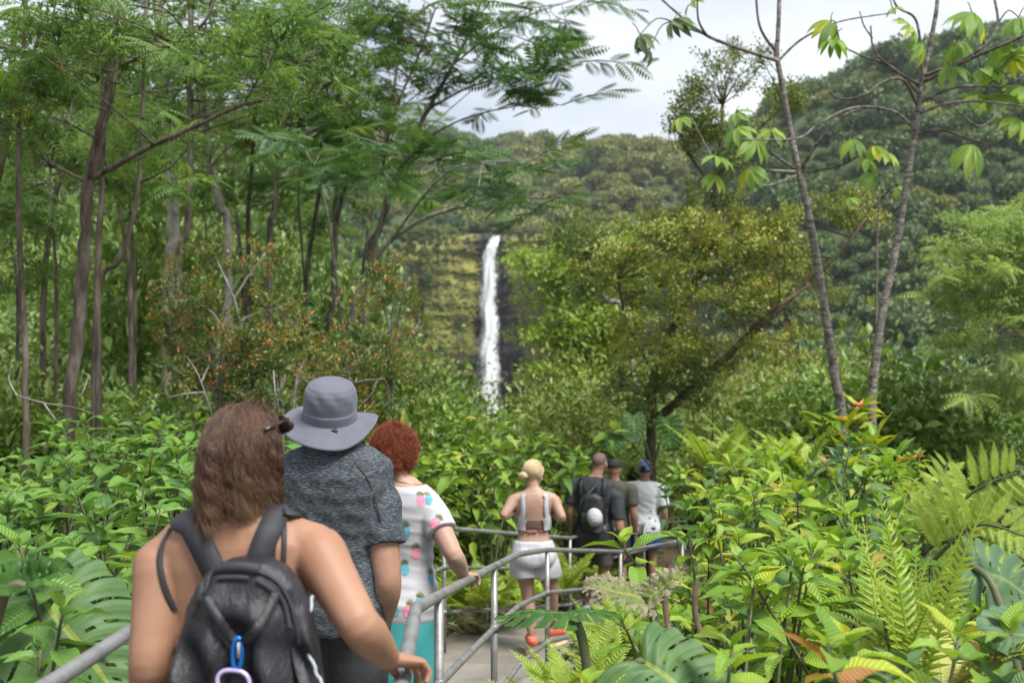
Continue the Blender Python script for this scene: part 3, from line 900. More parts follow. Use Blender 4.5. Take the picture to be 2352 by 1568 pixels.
def cap_mesh(fig, r, keep, material, name='hair', n=40, m=26, c=(0, -.014, .030), bump=None):
    V, Fc = usphere((0, 0, 0), (1, 1, 1), None, n, m)
    r = np.array(r); c = np.array(c)
    W = V * r + c
    ok = np.array([keep(*p) for p in W])
    if bump is not None: W = c + (W - c) * bump(V)[:, None]
    faces = [f[ok[f].all(1)] for f in Fc]
    L = np.array([tuple(fig.hp(p)) for p in W])
    o = link(name, mesh(name, L, faces, material, smooth=True), fig.root)
    md = o.modifiers.new('thick', 'SOLIDIFY'); md.thickness = .006; md.offset = 1
    return o

def hair_mat(name, cols, tip=None, rough=.45):
    m = bpy.data.materials.new(name)
    nt, out, N, ln = nodes_of(m)
    b = N('BsdfPrincipled', Roughness=rough); b.inputs['Specular IOR Level'].default_value = .35
    hi = N('HairInfo'); r = ramp(N, cols); at = N('Attribute', attribute_name='tint')
    mh = N('Math', operation='MULTIPLY_ADD'); mh.inputs[1].default_value = .35; ln(hi.outputs['Random'], mh.inputs[0])
    m2 = N('Math', operation='MULTIPLY'); m2.inputs[1].default_value = .65; ln(at.outputs['Fac'], m2.inputs[0]); ln(m2.outputs[0], mh.inputs[2])
    ln(mh.outputs[0], r.inputs[0])
    mc = N('Mix', data_type='RGBA'); mc.inputs[7].default_value = rgba(tip or cols[-1])
    sq = N('Math', operation='POWER'); sq.inputs[1].default_value = 2.0; ln(hi.outputs['Intercept'], sq.inputs[0])
    mu = N('Math', operation='MULTIPLY'); mu.inputs[1].default_value = .75 if tip else 0.0; ln(sq.outputs[0], mu.inputs[0])
    ln(mu.outputs[0], mc.inputs[0]); ln(r.outputs[0], mc.inputs[6]); ln(mc.outputs[2], b.inputs['Base Color'])
    ln(b.outputs[0], out.inputs['Surface'])
    return m

CLUMP = {}
def hair(fig, strands, rad, material, name='hair'):
    """strands (n, m, 3) in local coordinates"""
    n, m, _ = strands.shape
    hc = bpy.data.hair_curves.new(name)
    hc.add_curves([m] * n)
    a = hc.attributes.get('position') or hc.attributes.new('position', 'FLOAT_VECTOR', 'POINT')
    a.data.foreach_set('vector', strands.astype(np.float32).ravel())
    ra = hc.attributes.get('radius') or hc.attributes.new('radius', 'FLOAT', 'POINT')
    t = np.linspace(0, 1, m)
    ra.data.foreach_set('value', np.tile(rad * (1 - .75 * t ** 2), n).astype(np.float32))
    ti = hc.attributes.new('tint', 'FLOAT', 'CURVE')
    ti.data.foreach_set('value', np.asarray(getattr(strands, 'tint', CLUMP.pop('t', np.random.default_rng(n).random(n))), np.float32))
    hc.materials.append(material)
    o = bpy.data.objects.new(name, hc)
    COL.objects.link(o); o.parent = fig.root
    return o

def falling_strands(fig, n, length, amp, clumps, layer=.022, wave=26, spread=.010, seed=3, zmin=-.02, face_y=.055, widen=0.0, m=20, grav=1.0, back=0.0, lift=.55, vary=.78, lock=0.0, zend=None):
    r = np.random.default_rng(seed)
    c = np.array([0, -.014, .030]); rad = np.array([.0760, .096, .0845])
    G = []
    while len(G) < clumps:
        v = r.normal(0, 1, 3); v /= np.linalg.norm(v)
        p = c + v * rad
        if p[2] < zmin + .02 * r.random() or (p[1] > face_y and p[2] < .085): continue
        G.append(v)
    G = np.array(G)
    idx = r.integers(0, clumps, n)
    v = G[idx] + r.normal(0, .09, (n, 3)); v /= np.linalg.norm(v, axis=1)[:, None]
    lay = (r.random(clumps) * layer)[idx] + r.random(n) * .004 + .001
    Lg = (length * (r.uniform(vary, 1.08, clumps))[idx]) * r.uniform(.86, 1.04, n)
    if zend is not None:
        pz = (c + v * rad)[:, 2]; hz_ = np.linalg.norm(v[:, :2], axis=1)
        Lg = ((pz - zend) * 1.06 + (1 - hz_) * .085) * (r.uniform(vary, 1.12, clumps))[idx] * r.uniform(.95, 1.04, n)
    ph = (r.uniform(0, 6.28, clumps))[idx] + r.normal(0, .35, n); wv = (wave * r.uniform(.7, 1.35, clumps))[idx]
    am = (amp * r.uniform(.5, 1.5, clumps))[idx]
    CLUMP['t'] = np.clip(r.random(clumps)[idx] + r.normal(0, .08, n), 0, 1)
    p = c + v * rad
    pts = [p.copy()]
    step = (Lg / (m - 1))[:, None]
    d = np.zeros((n, 3)); d[:, 2] = -1
    out = v * np.array([1, 1, .3])
    off = r.normal(0, spread, (n, 3)) * np.array([1, 1, .2])
    vel = v * lift + d * .35 + np.array([0, 1.0, 0]) * (back * 1.6 * np.clip(v[:, 2], 0, 1))[:, None]
    for i in range(1, m):
        t = i / (m - 1)
        vel = vel * .72 + (d * grav + np.array([0, 1.0, 0]) * (back * (p[:, 2] > .035))[:, None] + out * widen * t) * .28
        q = p + vel / np.linalg.norm(vel, axis=1)[:, None] * step
        # keep outside the skull
        e = (q - c) / (rad + lay[:, None] * (0.35 + .65 * min(1, t * 3)))
        le = np.linalg.norm(e, axis=1)
        ins = (le < 1) & (q[:, 2] > -.075)
        q[ins] = c + (e[ins] / le[ins][:, None]) * (rad + lay[ins][:, None] * (0.35 + .65 * min(1, t * 3)))
        # neck
        nk = (q[:, 2] <= -.06); rr_ = np.linalg.norm(q[:, :2] - [0, -.03], axis=1)
        bad = nk & (rr_ < .062)
        q[bad, :2] = np.array([0, -.03]) + (q[bad, :2] - [0, -.03]) / rr_[bad][:, None] * .062
        vel = q - p; vel /= np.linalg.norm(vel, axis=1)[:, None]
        p = q
        tang = np.stack([-out[:, 1], out[:, 0], np.zeros(n)], -1)
        wob = tang * (am * min(1, t * 2.2) * np.sin(wv * t * Lg / .3 * 1.0 + ph))[:, None] + out * (am * .7 * min(1, t * 2) * np.cos(wv * t * Lg / .3 + ph))[:, None]
        pts.append(p + wob + off * (t * .8 + .2 * math.sin(t * 3)) * (1 - lock * t))
    A = np.stack(pts, 1)
    return np.array(fig.hR @ (A.reshape(-1, 3) * fig.k * fig.hs).T).T.reshape(n, m, 3) + np.array(fig.hc)

M['eye'] = mat('eye', (.6, .58, .55), .15)
M['lip'] = mat('lip', (.36, .14, .11), .45)
M['skin_tan'] = mat('skin_tan', (0.2624, 0.1312, 0.0784), .55, spec=.35, sss=.12, col2=(0.3280, 0.1840, 0.1184), nscale=5, bump=.05, bscale=160)
M['skin_pale'] = mat('skin_pale', (0.3408, 0.1968, 0.1440), .55, spec=.35, sss=.12, col2=(0.4064, 0.2624, 0.2032), nscale=6, bump=.06, bscale=150)
M['skin_ruddy'] = mat('skin_ruddy', (0.2888, 0.1544, 0.1048), .55, spec=.35, sss=.12, col2=(0.3608, 0.2096, 0.1512), nscale=7, bump=.10, bscale=90)
M['black_cloth'] = mat('black_cloth', (.008, .008, .010), .6, col2=(.014, .014, .017), nscale=30, bump=.15, bscale=300, sheen=.2)
M['black_nylon'] = mat('black_nylon', (.0085, .0085, .012), .5, col2=(.015, .015, .021), nscale=12, bump=.45, bscale=28, bstretch=(1.6, 1, .6))
M['webbing'] = mat('grey_webbing', (.020, .021, .027), .6, bump=.25, bscale=400, bstretch=(1, 1, .2))
M['silver_trim'] = mat('silver_trim', (0.3192, 0.3496, 0.3800), .4, bump=.2, bscale=200)
M['hat_grey'] = mat('hat_grey', (0.0882, 0.0926, 0.1234), .75, col2=(0.1036, 0.1080, 0.1411), nscale=20, bump=.25, bscale=420, sheen=.1)
M['hat_trim'] = mat('hat_trim', (0.0494, 0.0520, 0.0722), .8)
M['black_plastic'] = mat('black_plastic', (.01, .01, .01), .3)
M['dark_short'] = mat('dark_grey_shorts', (.026, .027, .034), .8, col2=(.036, .038, .046), nscale=25, bump=.3, bscale=200)
M['white_cloth'] = mat('white_cloth', (0.4113, 0.4113, 0.4362), .8, bump=.15, bscale=200)
M['white_nylon'] = mat('white_nylon', (0.4522, 0.4587, 0.5039), .55, bump=.35, bscale=24, bstretch=(1, 1, .35))
M['turquoise'] = mat('turquoise_skirt', (0.0452, 0.3101, 0.3230), .7, bump=.12, bscale=120)
M['brown_cloth'] = mat('brown_cloth', (0.1520, 0.0874, 0.0646), .7)
M['brown_trim'] = mat('rust_brown_band', (.22, .075, .05), .7)
M['charcoal'] = mat('charcoal_tee', (.026, .032, .036), .85, bump=.2, bscale=40)
M['olive'] = mat('olive_tee', (.075, .075, .058), .85)
M['navy'] = mat('navy_cloth', (.02, .04, .16), .8)
M['blue_short'] = mat('blue_shorts', (.025, .06, .27), .7)
M['cap_blue'] = mat('periwinkle_cap', (.20, .24, .58), .8)
M['coral'] = mat('coral_shoe', (.75, .12, .07), .6, col2=(.80, .20, .12), nscale=20)
M['shoe_sole'] = mat('white_shoe_sole', (.75, .62, .55), .6, col2=(.75, .50, .12), nscale=12)
M['shoe_pale'] = mat('pale_blue_shoe', (.45, .55, .62), .7)
M['red_bottle'] = mat('red_bottle', (.55, .01, .05), .35)
M['cap_white'] = mat('white_cap_cloth', (0.3876, 0.3941, 0.4264), .75)
M['cap_dark'] = mat('dark_cap_cloth', (.03, .03, .032), .8)
M['metal_blue'] = mat('blue_anodised', (.01, .16, .50), .3, .7)
M['lilac'] = mat('lilac_ring', (.46, .38, .62), .35, .3)
M['glasses'] = mat('sunglass_plastic', (.02, .012, .008), .12)
M['gold'] = mat('gold_trim', (0.4180, 0.3040, 0.1520), .3, .9)
M['watch'] = mat('grey_watch_band', (.16, .18, .19), .6)

def heather_mat():
    m = bpy.data.materials.new('heathered_tee')
    nt, out, N, ln = nodes_of(m)
    b = N('BsdfPrincipled', Roughness=.85)
    tc = N('TexCoord'); mp = N('Mapping', Scale=(60, 60, 420), Rotation=(0, R(4), 0)); ln(tc.outputs['Object'], mp.inputs[0])
    nz = N('TexNoise', Scale=1.0, Detail=3, Roughness=.65); ln(mp.outputs[0], nz.inputs['Vector'])
    mp3 = N('Mapping', Scale=(5, 5, 16)); ln(tc.outputs['Object'], mp3.inputs[0])
    n3 = N('TexNoise', Scale=1.0, Detail=2); ln(mp3.outputs[0], n3.inputs['Vector'])
    ad = N('Math', operation='MULTIPLY_ADD'); ad.inputs[1].default_value = .25; ln(n3.outputs['Fac'], ad.inputs[0]); ln(nz.outputs['Fac'], ad.inputs[2])
    r = ramp(N, [(.012, .014, .018), (.026, .030, .037), (.070, .086, .102), (.125, .150, .172)], [.50, .61, .68, .82])
    ln(ad.outputs[0], r.inputs[0]); ln(r.outputs[0], b.inputs['Base Color'])
    n2 = N('TexNoise', Scale=9, Detail=3); ln(tc.outputs['Object'], n2.inputs['Vector'])
    bp = N('Bump', Strength=.25, Distance=.02); ln(n2.outputs['Fac'], bp.inputs['Height']); ln(bp.outputs[0], b.inputs['Normal'])
    ln(b.outputs[0], out.inputs['Surface'])
    return m
M['heather'] = heather_mat()

def floral_mat():
    m = bpy.data.materials.new('floral_shirt')
    nt, out, N, ln = nodes_of(m)
    b = N('BsdfPrincipled', Roughness=.8)
    tc = N('TexCoord')
    vo = N('TexVoronoi', Scale=13); ln(tc.outputs['Object'], vo.inputs['Vector'])
    nz = N('TexNoise', Scale=40, Detail=3); ln(tc.outputs['Object'], nz.inputs['Vector'])
    ad = N('Math', operation='MULTIPLY_ADD'); ad.inputs[1].default_value = .5; ln(nz.outputs['Fac'], ad.inputs[0]); ln(vo.outputs['Distance'], ad.inputs[2])
    lt = N('Math', operation='LESS_THAN'); lt.inputs[1].default_value = .50; ln(ad.outputs[0], lt.inputs[0])
    sx = N('SeparateColor'); ln(vo.outputs['Color'], sx.inputs[0])
    r = ramp(N, [(.74, .77, .80), (.12, .32, .28), (.62, .20, .15), (.10, .16, .22), (.74, .77, .80)], [0, .28, .5, .68, .82], 'CONSTANT')
    ln(sx.outputs[0], r.inputs[0])
    mc = N('Mix', data_type='RGBA'); mc.inputs[6].default_value = (.74, .77, .80, 1); ln(lt.outputs[0], mc.inputs[0]); ln(r.outputs[0], mc.inputs[7])
    ln(mc.outputs[2], b.inputs['Base Color']); ln(b.outputs[0], out.inputs['Surface'])
    return m
M['floral'] = floral_mat()

def pineapple_mat(name, c1, c2):
    m = bpy.data.materials.new(name)
    nt, out, N, ln = nodes_of(m)
    b = N('BsdfPrincipled', Roughness=.8)
    uv = N('UVMap'); mp = N('Mapping', Rotation=(0, 0, R(45)), Scale=(7.5, 7.5, 1)); ln(uv.outputs[0], mp.inputs[0])
    vo = N('TexVoronoi', Scale=1.0); vo.inputs['Randomness'].default_value = .15; ln(mp.outputs[0], vo.inputs['Vector'])
    r = ramp(N, [c1, c1, c2], [0, .40, .50]); ln(vo.outputs['Distance'], r.inputs[0]); ln(r.outputs[0], b.inputs['Base Color'])
    ln(b.outputs[0], out.inputs['Surface'])
    return m
M['pine_pink'] = pineapple_mat('pink_print', (.72, .07, .20), (.75, .50, .58))
M['pine_teal'] = pineapple_mat('teal_print', (.01, .26, .38), (.25, .52, .62))
M['pine_leaf'] = mat('green_print', (.03, .05, .035), .8, col2=(.20, .27, .08), nscale=60)

def W_(px, py, Y): return P(px, py, Y)

def glasses(fig, up=.0, col='glasses', fwd=.10, temples=True, wd=1.0):
    """a pair of sunglasses; up: how far above the eyes they sit"""
    g = bpy.data.objects.new('sunglasses', None); COL.objects.link(g); g.parent = fig.root
    for sg in (-1, 1):
        mb = MB(); mb.add(*usphere(fig.hp((sg * .034 * wd, fwd, up)), np.array([.028 * wd, .008, .022]) * fig.k, fig.hR, 16, 8))
        link('lens', mb.build('lens', M[col]), g)
        if temples:
            mb = MB(); mb.tube([fig.hp((sg * .062, fwd, up + .008)), fig.hp((sg * .080, fwd - .03, up + .010)), fig.hp((sg * .084, fwd - .115, up - .002))], [.004, .0035, .003], 8)
            link('temple', mb.build('temple', M[col]), g)
    mb = MB(); mb.tube([fig.hp((-.01, fwd + .004, up + .004)), fig.hp((.01, fwd + .004, up + .004))], [.004, .004], 8); link('bridge', mb.build('bridge', M[col]), g)
    return g

# ---- the woman in front ---------------------------------------------------------------------
o1 = Vector((-.585, 2.12, path_z(2.12)))
rail_hand = Vector((-.243, 2.26, -.757))
fw = Figure('woman with wavy brown hair and bare shoulders carrying a black backpack', o1, 1.605, 'f', M['skin_tan'], yaw=R(-4), wide=1.10, arm_w=1.06, lean=.0, voxel=.0058,
            head_yaw=R(-14), head_scale=.91, head_off=(.014, .0, -.018),
            arms={'R': dict(S=W_(726, 1262, 2.10), E=W_(826, 1436, 1.98), W=W_(893, 1512, 2.145), d=Vector((.55, .70, -.30)), n=Vector((.05, .30, 1)), curl=(30, 48, 34), spread=4, thumb=(.75, .45, -.5)),
                  'L': dict(S=W_(374, 1290, 2.10), E=W_(342, 1530, 2.03), W=W_(360, 1690, 2.2))})
fw.garment('tank_top', M['black_cloth'], .70, 1.155, off=.007, neck=False, voxel=.008, wr=folds(.003, 1, 60, 10))
fw.shorts('shorts', M['black_cloth'], .98, .62, voxel=.012)
for i in (0, 1): fw.shoe(i, M['black_cloth'], M['shoe_sole'])
def body_band(fig, pix, width, name, material, thick=.003, lift=.001):
    pts, nn = [], []
    for q in pix:
        h, n_ = fig.hit(*q)
        if h is None: continue
        pts.append(h + n_ * lift); nn.append(n_)
    # carry the band over the shoulder to the front
    V, f = ribbon(pts, nn, width, thick)
    return link(name, mesh(name, V, f, material, smooth=True), fig.root)
body_band(fw, [(392, 1214), (376, 1245), (367, 1285), (372, 1325), (384, 1365), (402, 1400)], .013, 'bra_strap', M['black_cloth'])
body_band(fw, [(629, 1192), (630, 1230), (628, 1275), (627, 1318)], .009, 'top_strap', M['black_cloth'])
body_band(fw, [(651, 1186), (652, 1230), (651, 1280), (649, 1340)], .011, 'bra_strap', M['black_cloth'])
M['hair_brown'] = hair_mat('wavy_brown_hair', [(.010, .005, .004), (.048, .023, .015), (.15, .080, .050)], tip=(.20, .11, .06))
hair(fw, falling_strands(fw, 7500, .238, .0095, 90, layer=.004, wave=30, spread=.0050, widen=.06, seed=5, lift=.0, vary=.86, lock=.65, zend=-.128, zmin=-.05, m=28, back=-.55), .00055, M['hair_brown'])
hair(fw, falling_strands(fw, 420, .238, .012, 60, layer=.006, wave=26, spread=.011, widen=.10, seed=8, lift=.0, vary=.9, lock=.2, zend=-.165, zmin=-.05, m=28, back=-.5), .0004, M['hair_brown'])
cap_mesh(fw, (.0752, .0952, .0825), lambda x, y, z: z > -.03 and (y < .055 or z > .075), mat('brown_scalp_hair', (.040, .019, .012), .6, col2=(.09, .045, .028), nscale=60, stretch=(3, 3, .4)), 'hair')
glasses(fw, up=.062, fwd=.068, wd=1.5)

# her backpack
bp_root = empty('backpack', Vector((-.515, 1.93, -.95)), 'black nylon backpack with a blue carabiner on the back of the woman in front', 'backpack')
def BP(x, y, z): return (x, y, z)
pr = []
for z, hw in ((-1.00, .120), (-.97, .150), (-.88, .160), (-.76, .153), (-.66, .145), (-.58, .134), (-.52, .120), (-.475, .100), (-.445, .075), (-.430, .045)):
    t = (z + 1.0) / .57
    db = .105 * (1 - .35 * t) * (1 if t < .85 else max(.45, 1 - (t - .85) * 3.2))
    pr.append((z, hw, .05, db, -.515 + .0, 1.955 + 0.0))
Vb, Fb = loft(interp_rings(pr, 7), n=72, e=2.7)
x = Vb[:, 0] + .515; z = Vb[:, 2]
outer = Vb[:, 1] < 1.94
fd = .019 * (1 - 2 * np.abs(np.sin(x * 34 + 1.5 * np.sin(z * 9) + .6))) * np.clip((-.47 - z) / .12, 0, 1) + .010 * np.sin(x * 61 + z * 14) * np.clip((-.5 - z) / .1, 0, 1) + .005 * np.sin(z * 70 + x * 30) * np.clip((-.44 - z) / .06, 0, 1)
Vb[:, 1] -= np.where(outer, fd, 0)
link('bag', mesh('bag', Vb, Fb, M['black_nylon'], smooth=True), bp_root, world=True)
bagb = BVHTree.FromPolygons([tuple(v) for v in Vb], [tuple(q) for f in Fb for q in f])
def bag_hit(px, py, lift=.002):
    h = bagb.ray_cast(Vector((0, 0, 0)), P(px, py, 1).normalized())
    if h[0] is None:
        h = bagb.find_nearest(P(px, py, 1.88))
    return h[0] - P(px, py, 1).normalized() * lift
mb = MB()
pp = [bag_hit(*q) for q in ((398, 1420), (415, 1375), (445, 1338), (490, 1312), (540, 1308), (590, 1312), (632, 1332), (660, 1370), (676, 1420), (688, 1480))]
pp, rd = catmull(pp, [.004] * len(pp), 5); mb.tube(pp, rd, 8)
link('piping', mb.build('piping', M['webbing']), bp_root, world=True)
for seg in (((402, 1395), (425, 1362), (462, 1337)), ((500, 1328), (540, 1326), (572, 1328)), ((590, 1333), (625, 1355), (652, 1385), (664, 1440))):
    pts = [bag_hit(*q, .003) for q in seg]
    V_, f_ = ribbon(pts, [Vector((0, -1, .1))] * len(pts), .011, .0025)
    link('zipper', mesh('zipper', V_, f_, M['webbing'], smooth=True), bp_root, world=True)
for seg in (((472, 1372), (500, 1420), (530, 1462), (545, 1478)), ((634, 1362), (615, 1405), (585, 1450), (552, 1480))):
    pts = [bag_hit(*q, .010 + .006 * i) for i, q in enumerate(seg)]
    V_, f_ = ribbon(pts, [Vector((.3, -1, .1))] * len(pts), .019, .002)
    link('pull_loop', mesh('pull_loop', V_, f_, M['black_nylon'], smooth=True), bp_root, world=True)
V_, f_ = ribbon([bag_hit(*q, .004) for q in ((488, 1310), (520, 1302), (560, 1302), (596, 1308))], [Vector((0, -1, .3))] * 4, .02, .004)
link('carry_handle', mesh('carry_handle', V_, f_, M['webbing'], smooth=True), bp_root, world=True)
for seg, wd in ((((420, 1196), (440, 1208), (462, 1245), (482, 1285), (498, 1318)), .050), (((668, 1168), (640, 1180), (620, 1215), (600, 1265), (586, 1318)), .050)):
    pts, nn = [], []
    for q in seg:
        h, n_ = fw.hit(*q)
        if h is None:
            h, n_ = fw.bvh.find_nearest(P(q[0], q[1], 2.1) - fw.o)[:2]
        pts.append(h + fw.o + n_ * .004); nn.append(n_)
    f0 = fw.bvh.find_nearest(pts[0] - fw.o + Vector((0, .09, .01)))
    pts.insert(0, f0[0] + fw.o + f0[1] * .005); nn.insert(0, f0[1])
    V_, f_ = ribbon(pts, nn, wd, .008)
    link('shoulder_strap', mesh('shoulder_strap', V_, f_, M['webbing'], smooth=True), bp_root, world=True)
pts = [P(718, 1368, 1.97), P(712, 1400, 1.95), P(704, 1440, 1.93), P(709, 1480, 1.92), P(713, 1510, 1.91), P(730, 1550, 1.90), P(748, 1590, 1.89)]
mb = MB(); pp, rd = catmull(pts, [.0035] * 7, 5); mb.tube([p + Vector((random.uniform(-.002, .002), 0, 0)) for p in pp], rd, 6)
link('drawcord', mb.build('drawcord', M['silver_trim']), bp_root, world=True)
# side pocket flap next to the cord
V_, f_ = ribbon([P(700, 1370, 1.98), P(690, 1430, 1.95), P(690, 1500, 1.93), P(715, 1590, 1.90)], [Vector((.8, -.6, 0))] * 4, .05, .006)
link('side_pocket', mesh('side_pocket', V_, f_, M['black_nylon'], smooth=True), bp_root, world=True)
car = empty('carabiner', bag_hit(545, 1500, .03), 'blue carabiner with a lilac ring clipped to the black backpack', 'carabiner')
mb = MB()
c0 = bag_hit(545, 1502, .03)
ring = [c0 + Vector((.0085 * math.cos(a), .004 * math.sin(a), .030 * math.sin(a))) for a in np.linspace(0, 2 * math.pi, 22)]
mb.tube(ring, [.0048] * 22, 8, cap=False); link('hook', mb.build('hook', M['metal_blue']), car, world=True)
mb = MB(); mb.tube([c0 + Vector((.004, -.006, .024)), c0 + Vector((.004, -.006, -.004))], [.003, .003], 8); link('gate', mb.build('gate', M['silver_trim']), car, world=True)
mb = MB()
c1 = bag_hit(536, 1566, .03)
ring = [c1 + Vector((.030 * np.sign(math.cos(a)) * abs(math.cos(a)) ** .7, .004 * math.sin(a), .021 * math.sin(a) - .004 * math.cos(a))) for a in np.linspace(0, 2 * math.pi, 30)]
mb.tube(ring, [.0042] * 30, 8, cap=False); link('ring', mb.build('ring', M['lilac']), car, world=True)

# ---- the man in the sun hat -----------------------------------------------------------------
o2 = Vector((-.668, 3.72, path_z(3.72)))
man = Figure('man in a grey wide-brimmed sun hat and a dark heathered T-shirt', o2, 1.775, 'm', M['skin_ruddy'], yaw=R(-8), wide=1.05, arm_w=1.02, voxel=.007, head_off=(-.01, .02, -.030), head_pitch=R(-6),
             arms={'R': dict(S=W_(868, 1150, 3.70), E=W_(892, 1335, 3.62), W=W_(880, 1432, 3.72), d=Vector((-.05, .2, -1)), n=Vector((.8, -.6, .1)), curl=(14, 26, 18)), 'L': dict(S=W_(655, 1150, 3.80), E=W_(632, 1320, 3.74), W=W_(640, 1440, 3.85))})
tee = man.garment('t_shirt', M['heather'], .80, 1.478, off=.017, sleeves=.62, wr=folds(.0045, 4, 26, 10), voxel=.0075, flare=.035)
man.shorts('shorts', M['dark_short'], 1.0, .55, off=.02, wr=folds(.004, 6, 20, 14))
for i in (0, 1): man.shoe(i, M['charcoal'], M['shoe_sole'])
for sg, seam in ((1, ((800, 1046), (838, 1090), (860, 1140), (874, 1200), (880, 1250))),):
    pts, nn = [], []
    tb = bvh_of(tee)
    for q in seam:
        h = tb.ray_cast(-man.o, P(q[0], q[1], 1).normalized())
        if h[0] is not None: pts.append(h[0] + h[1] * .001); nn.append(h[1])
    if len(pts) > 1:
        V_, f_ = ribbon(pts, nn, .005, .0012); link('seam', mesh('seam', V_, f_, M['black_cloth'], smooth=True), man.root)
wr_ = man.arms[1]['E'].lerp(man.arms[1]['W'], .93); wd_ = (man.arms[1]['W'] - man.arms[1]['E']).normalized()
mb = MB(); mb.tube([wr_ - wd_ * .011, wr_ - wd_ * .010, wr_ + wd_ * .010, wr_ + wd_ * .011], [.030, .0335, .0335, .030], 18); link('wristband', mb.build('wristband', M['watch']), man.root)
cap_mesh(man, (.077, .097, .084), lambda x, y, z: -.03 < z < .06 and y < .05, hair_mat('short_grey_hair', [(.05, .04, .035), (.10, .08, .07)]), 'hair')
hat = bpy.data.objects.new('sun_hat', None); COL.objects.link(hat); hat.parent = man.root
hb = Vector(W_(758, 938, 3.72)) - man.o          # centre of the crown's base
k = 1.0
rg = []
for z, r_ in ((-.045, .098), (-.03, .099), (-.004, .100), (.0, .0975), (.028, .099), (.052, .098), (.076, .093), (.094, .082), (.105, .062), (.111, .036), (.113, .006)):
    rg.append((z, r_ * .99, r_ * 1.14, r_ * 1.14, 0, 0))
tilt = np.array(Matrix.Rotation(R(5), 3, 'Y') @ Matrix.Rotation(R(15), 3, 'X'))
Vh, Fh = loft(interp_rings(rg, 5), n=80, e=2.05, Rm=tilt, c=hb)
an = np.arctan2(Vh[:, 1] - hb.y, Vh[:, 0] - hb.x); zz = Vh[:, 2] - hb.z
rip = 1 + .020 * np.sin(an * 9 + zz * 60 + np.sin(an * 4)) * np.exp(-((zz - .035) / .03) ** 2) + .008 * np.sin(an * 23 + zz * 40) * np.exp(-((zz - .03) / .03) ** 2)
Vh[:, 0] = hb.x + (Vh[:, 0] - hb.x) * rip; Vh[:, 1] = hb.y + (Vh[:, 1] - hb.y) * rip
link('crown', mesh('crown', Vh, Fh, M['hat_grey'], smooth=True), hat)
na, nr = 96, 14
Vr = []
for i in range(nr):
    t = i / (nr - 1)
    for j in range(na):
        a = 2 * math.pi * j / na
        back = max(0, -math.sin(a)); side = abs(math.cos(a))
        ri = .097; ro = .178 + .004 * math.sin(a * 3)
        r_ = ri + (ro - ri) * t
        dz = -.030 * t - (.030 * back ** 1.4) * t ** 1.1 + .012 * side ** 2 * t ** 1.5 + .009 * math.sin(a * 3 + .8) * t + .0018 * (1 if i in (10, 12) else 0)
        if math.cos(a) > .5: dz += .022 * (math.cos(a) - .5) * t
        p = tilt @ np.array([r_ * .99 * math.cos(a), r_ * 1.06 * math.sin(a), -.036 + dz])
        Vr.append(p + np.array(hb))
Q = [[i * na + j, i * na + (j + 1) % na, (i + 1) * na + (j + 1) % na, (i + 1) * na + j] for i in range(nr - 1) for j in range(na)]
br = link('brim', mesh('brim', np.array(Vr), [np.array(Q)], M['hat_grey'], smooth=True), hat)
md = br.modifiers.new('thick', 'SOLIDIFY'); md.thickness = .003
for fr in (.62, .80, .985):
    mb = MB(); i0 = fr * (nr - 1); i1 = int(i0); tt = i0 - i1
    pts = [Vector(Vr[i1 * na + j]) * (1 - tt) + Vector(Vr[min(i1 + 1, nr - 1) * na + j]) * tt + Vector((0, 0, .0012)) for j in list(range(na)) + [0]]
    mb.tube(pts, [.0011 if fr < .9 else .0022] * len(pts), 5, cap=False); link('stitching', mb.build('stitching', M['hat_trim']), hat)
mb = MB()
pts = [Vector(tuple(tilt @ np.array([.0995 * math.cos(a), .1135 * math.sin(a), -.030 - .012 * max(0, -math.sin(a))]))) + hb for a in np.linspace(0, 2 * math.pi, 50)]
mb.tube(pts, [.0022] * 50, 6, cap=False); link('cord', mb.build('cord', M['hat_trim']), hat)
tg = Vector(tuple(tilt @ np.array([.042, -.112, -.045]))) + hb
mb = MB(); mb.add(*usphere(tg, (.010, .008, .008), n=10, m=8)); mb.tube([tg, tg + Vector((-.012, -.006, .004))], [.003, .003], 6); mb.tube([tg, tg + Vector((.010, -.006, -.012))], [.003, .002], 6); mb.tube([tg, tg + Vector((.004, -.006, .013))], [.003, .002], 6)
link('toggle', mb.build('toggle', M['black_plastic']), hat)
mb = MB(); mb.tube([man.hp((.070, .0, -.06)), man.hp((.060, .02, -.10)), man.hp((.03, .05, -.12))], [.002, .002, .002], 6); link('chin_cord', mb.build('chin_cord', M['black_plastic']), hat)

# ---- the red-haired woman --------------------------------------------------------------------
o3 = Vector((-.50, 4.52, path_z(4.52)))
red = Figure('woman with curly red hair in a white pineapple-print shirt and turquoise skirt', o3, 1.635, 'f', M['skin_pale'], yaw=R(-14), wide=1.0, arm_w=1.02, voxel=.007,
             head_yaw=R(-24), head_off=(-.03, .0, .0), hips=.92,
             arms={'R': dict(S=W_(992, 1172, 4.48), E=W_(1043, 1276, 4.34), W=W_(1066, 1322, 4.55), d=Vector((.35, .85, -.15)), n=Vector((.0, .25, 1)), curl=(38, 45, 25), spread=4, thumb=(.7, .5, -.5)), 'L': {}})
ts = red.garment('t_shirt', M['white_cloth'], .78, 1.44, off=.012, sleeves=.50, wr=folds(.0030, 8, 46, 7), voxel=.0075, flare=.015)
rr = []
kk = red.k
for z, f in ((.50, 1.10), (.56, 1.09), (.66, 1.06), (.78, 1.02), (.86, 1.0), (.92, .98)):
    rr.append((z * kk, .182 * kk * f, .115 * kk * f, .168 * kk * f, 0, 0))
Vs, Fs = loft(interp_rings(rr, 5), n=72, e=2.1, Rm=red.Rm)
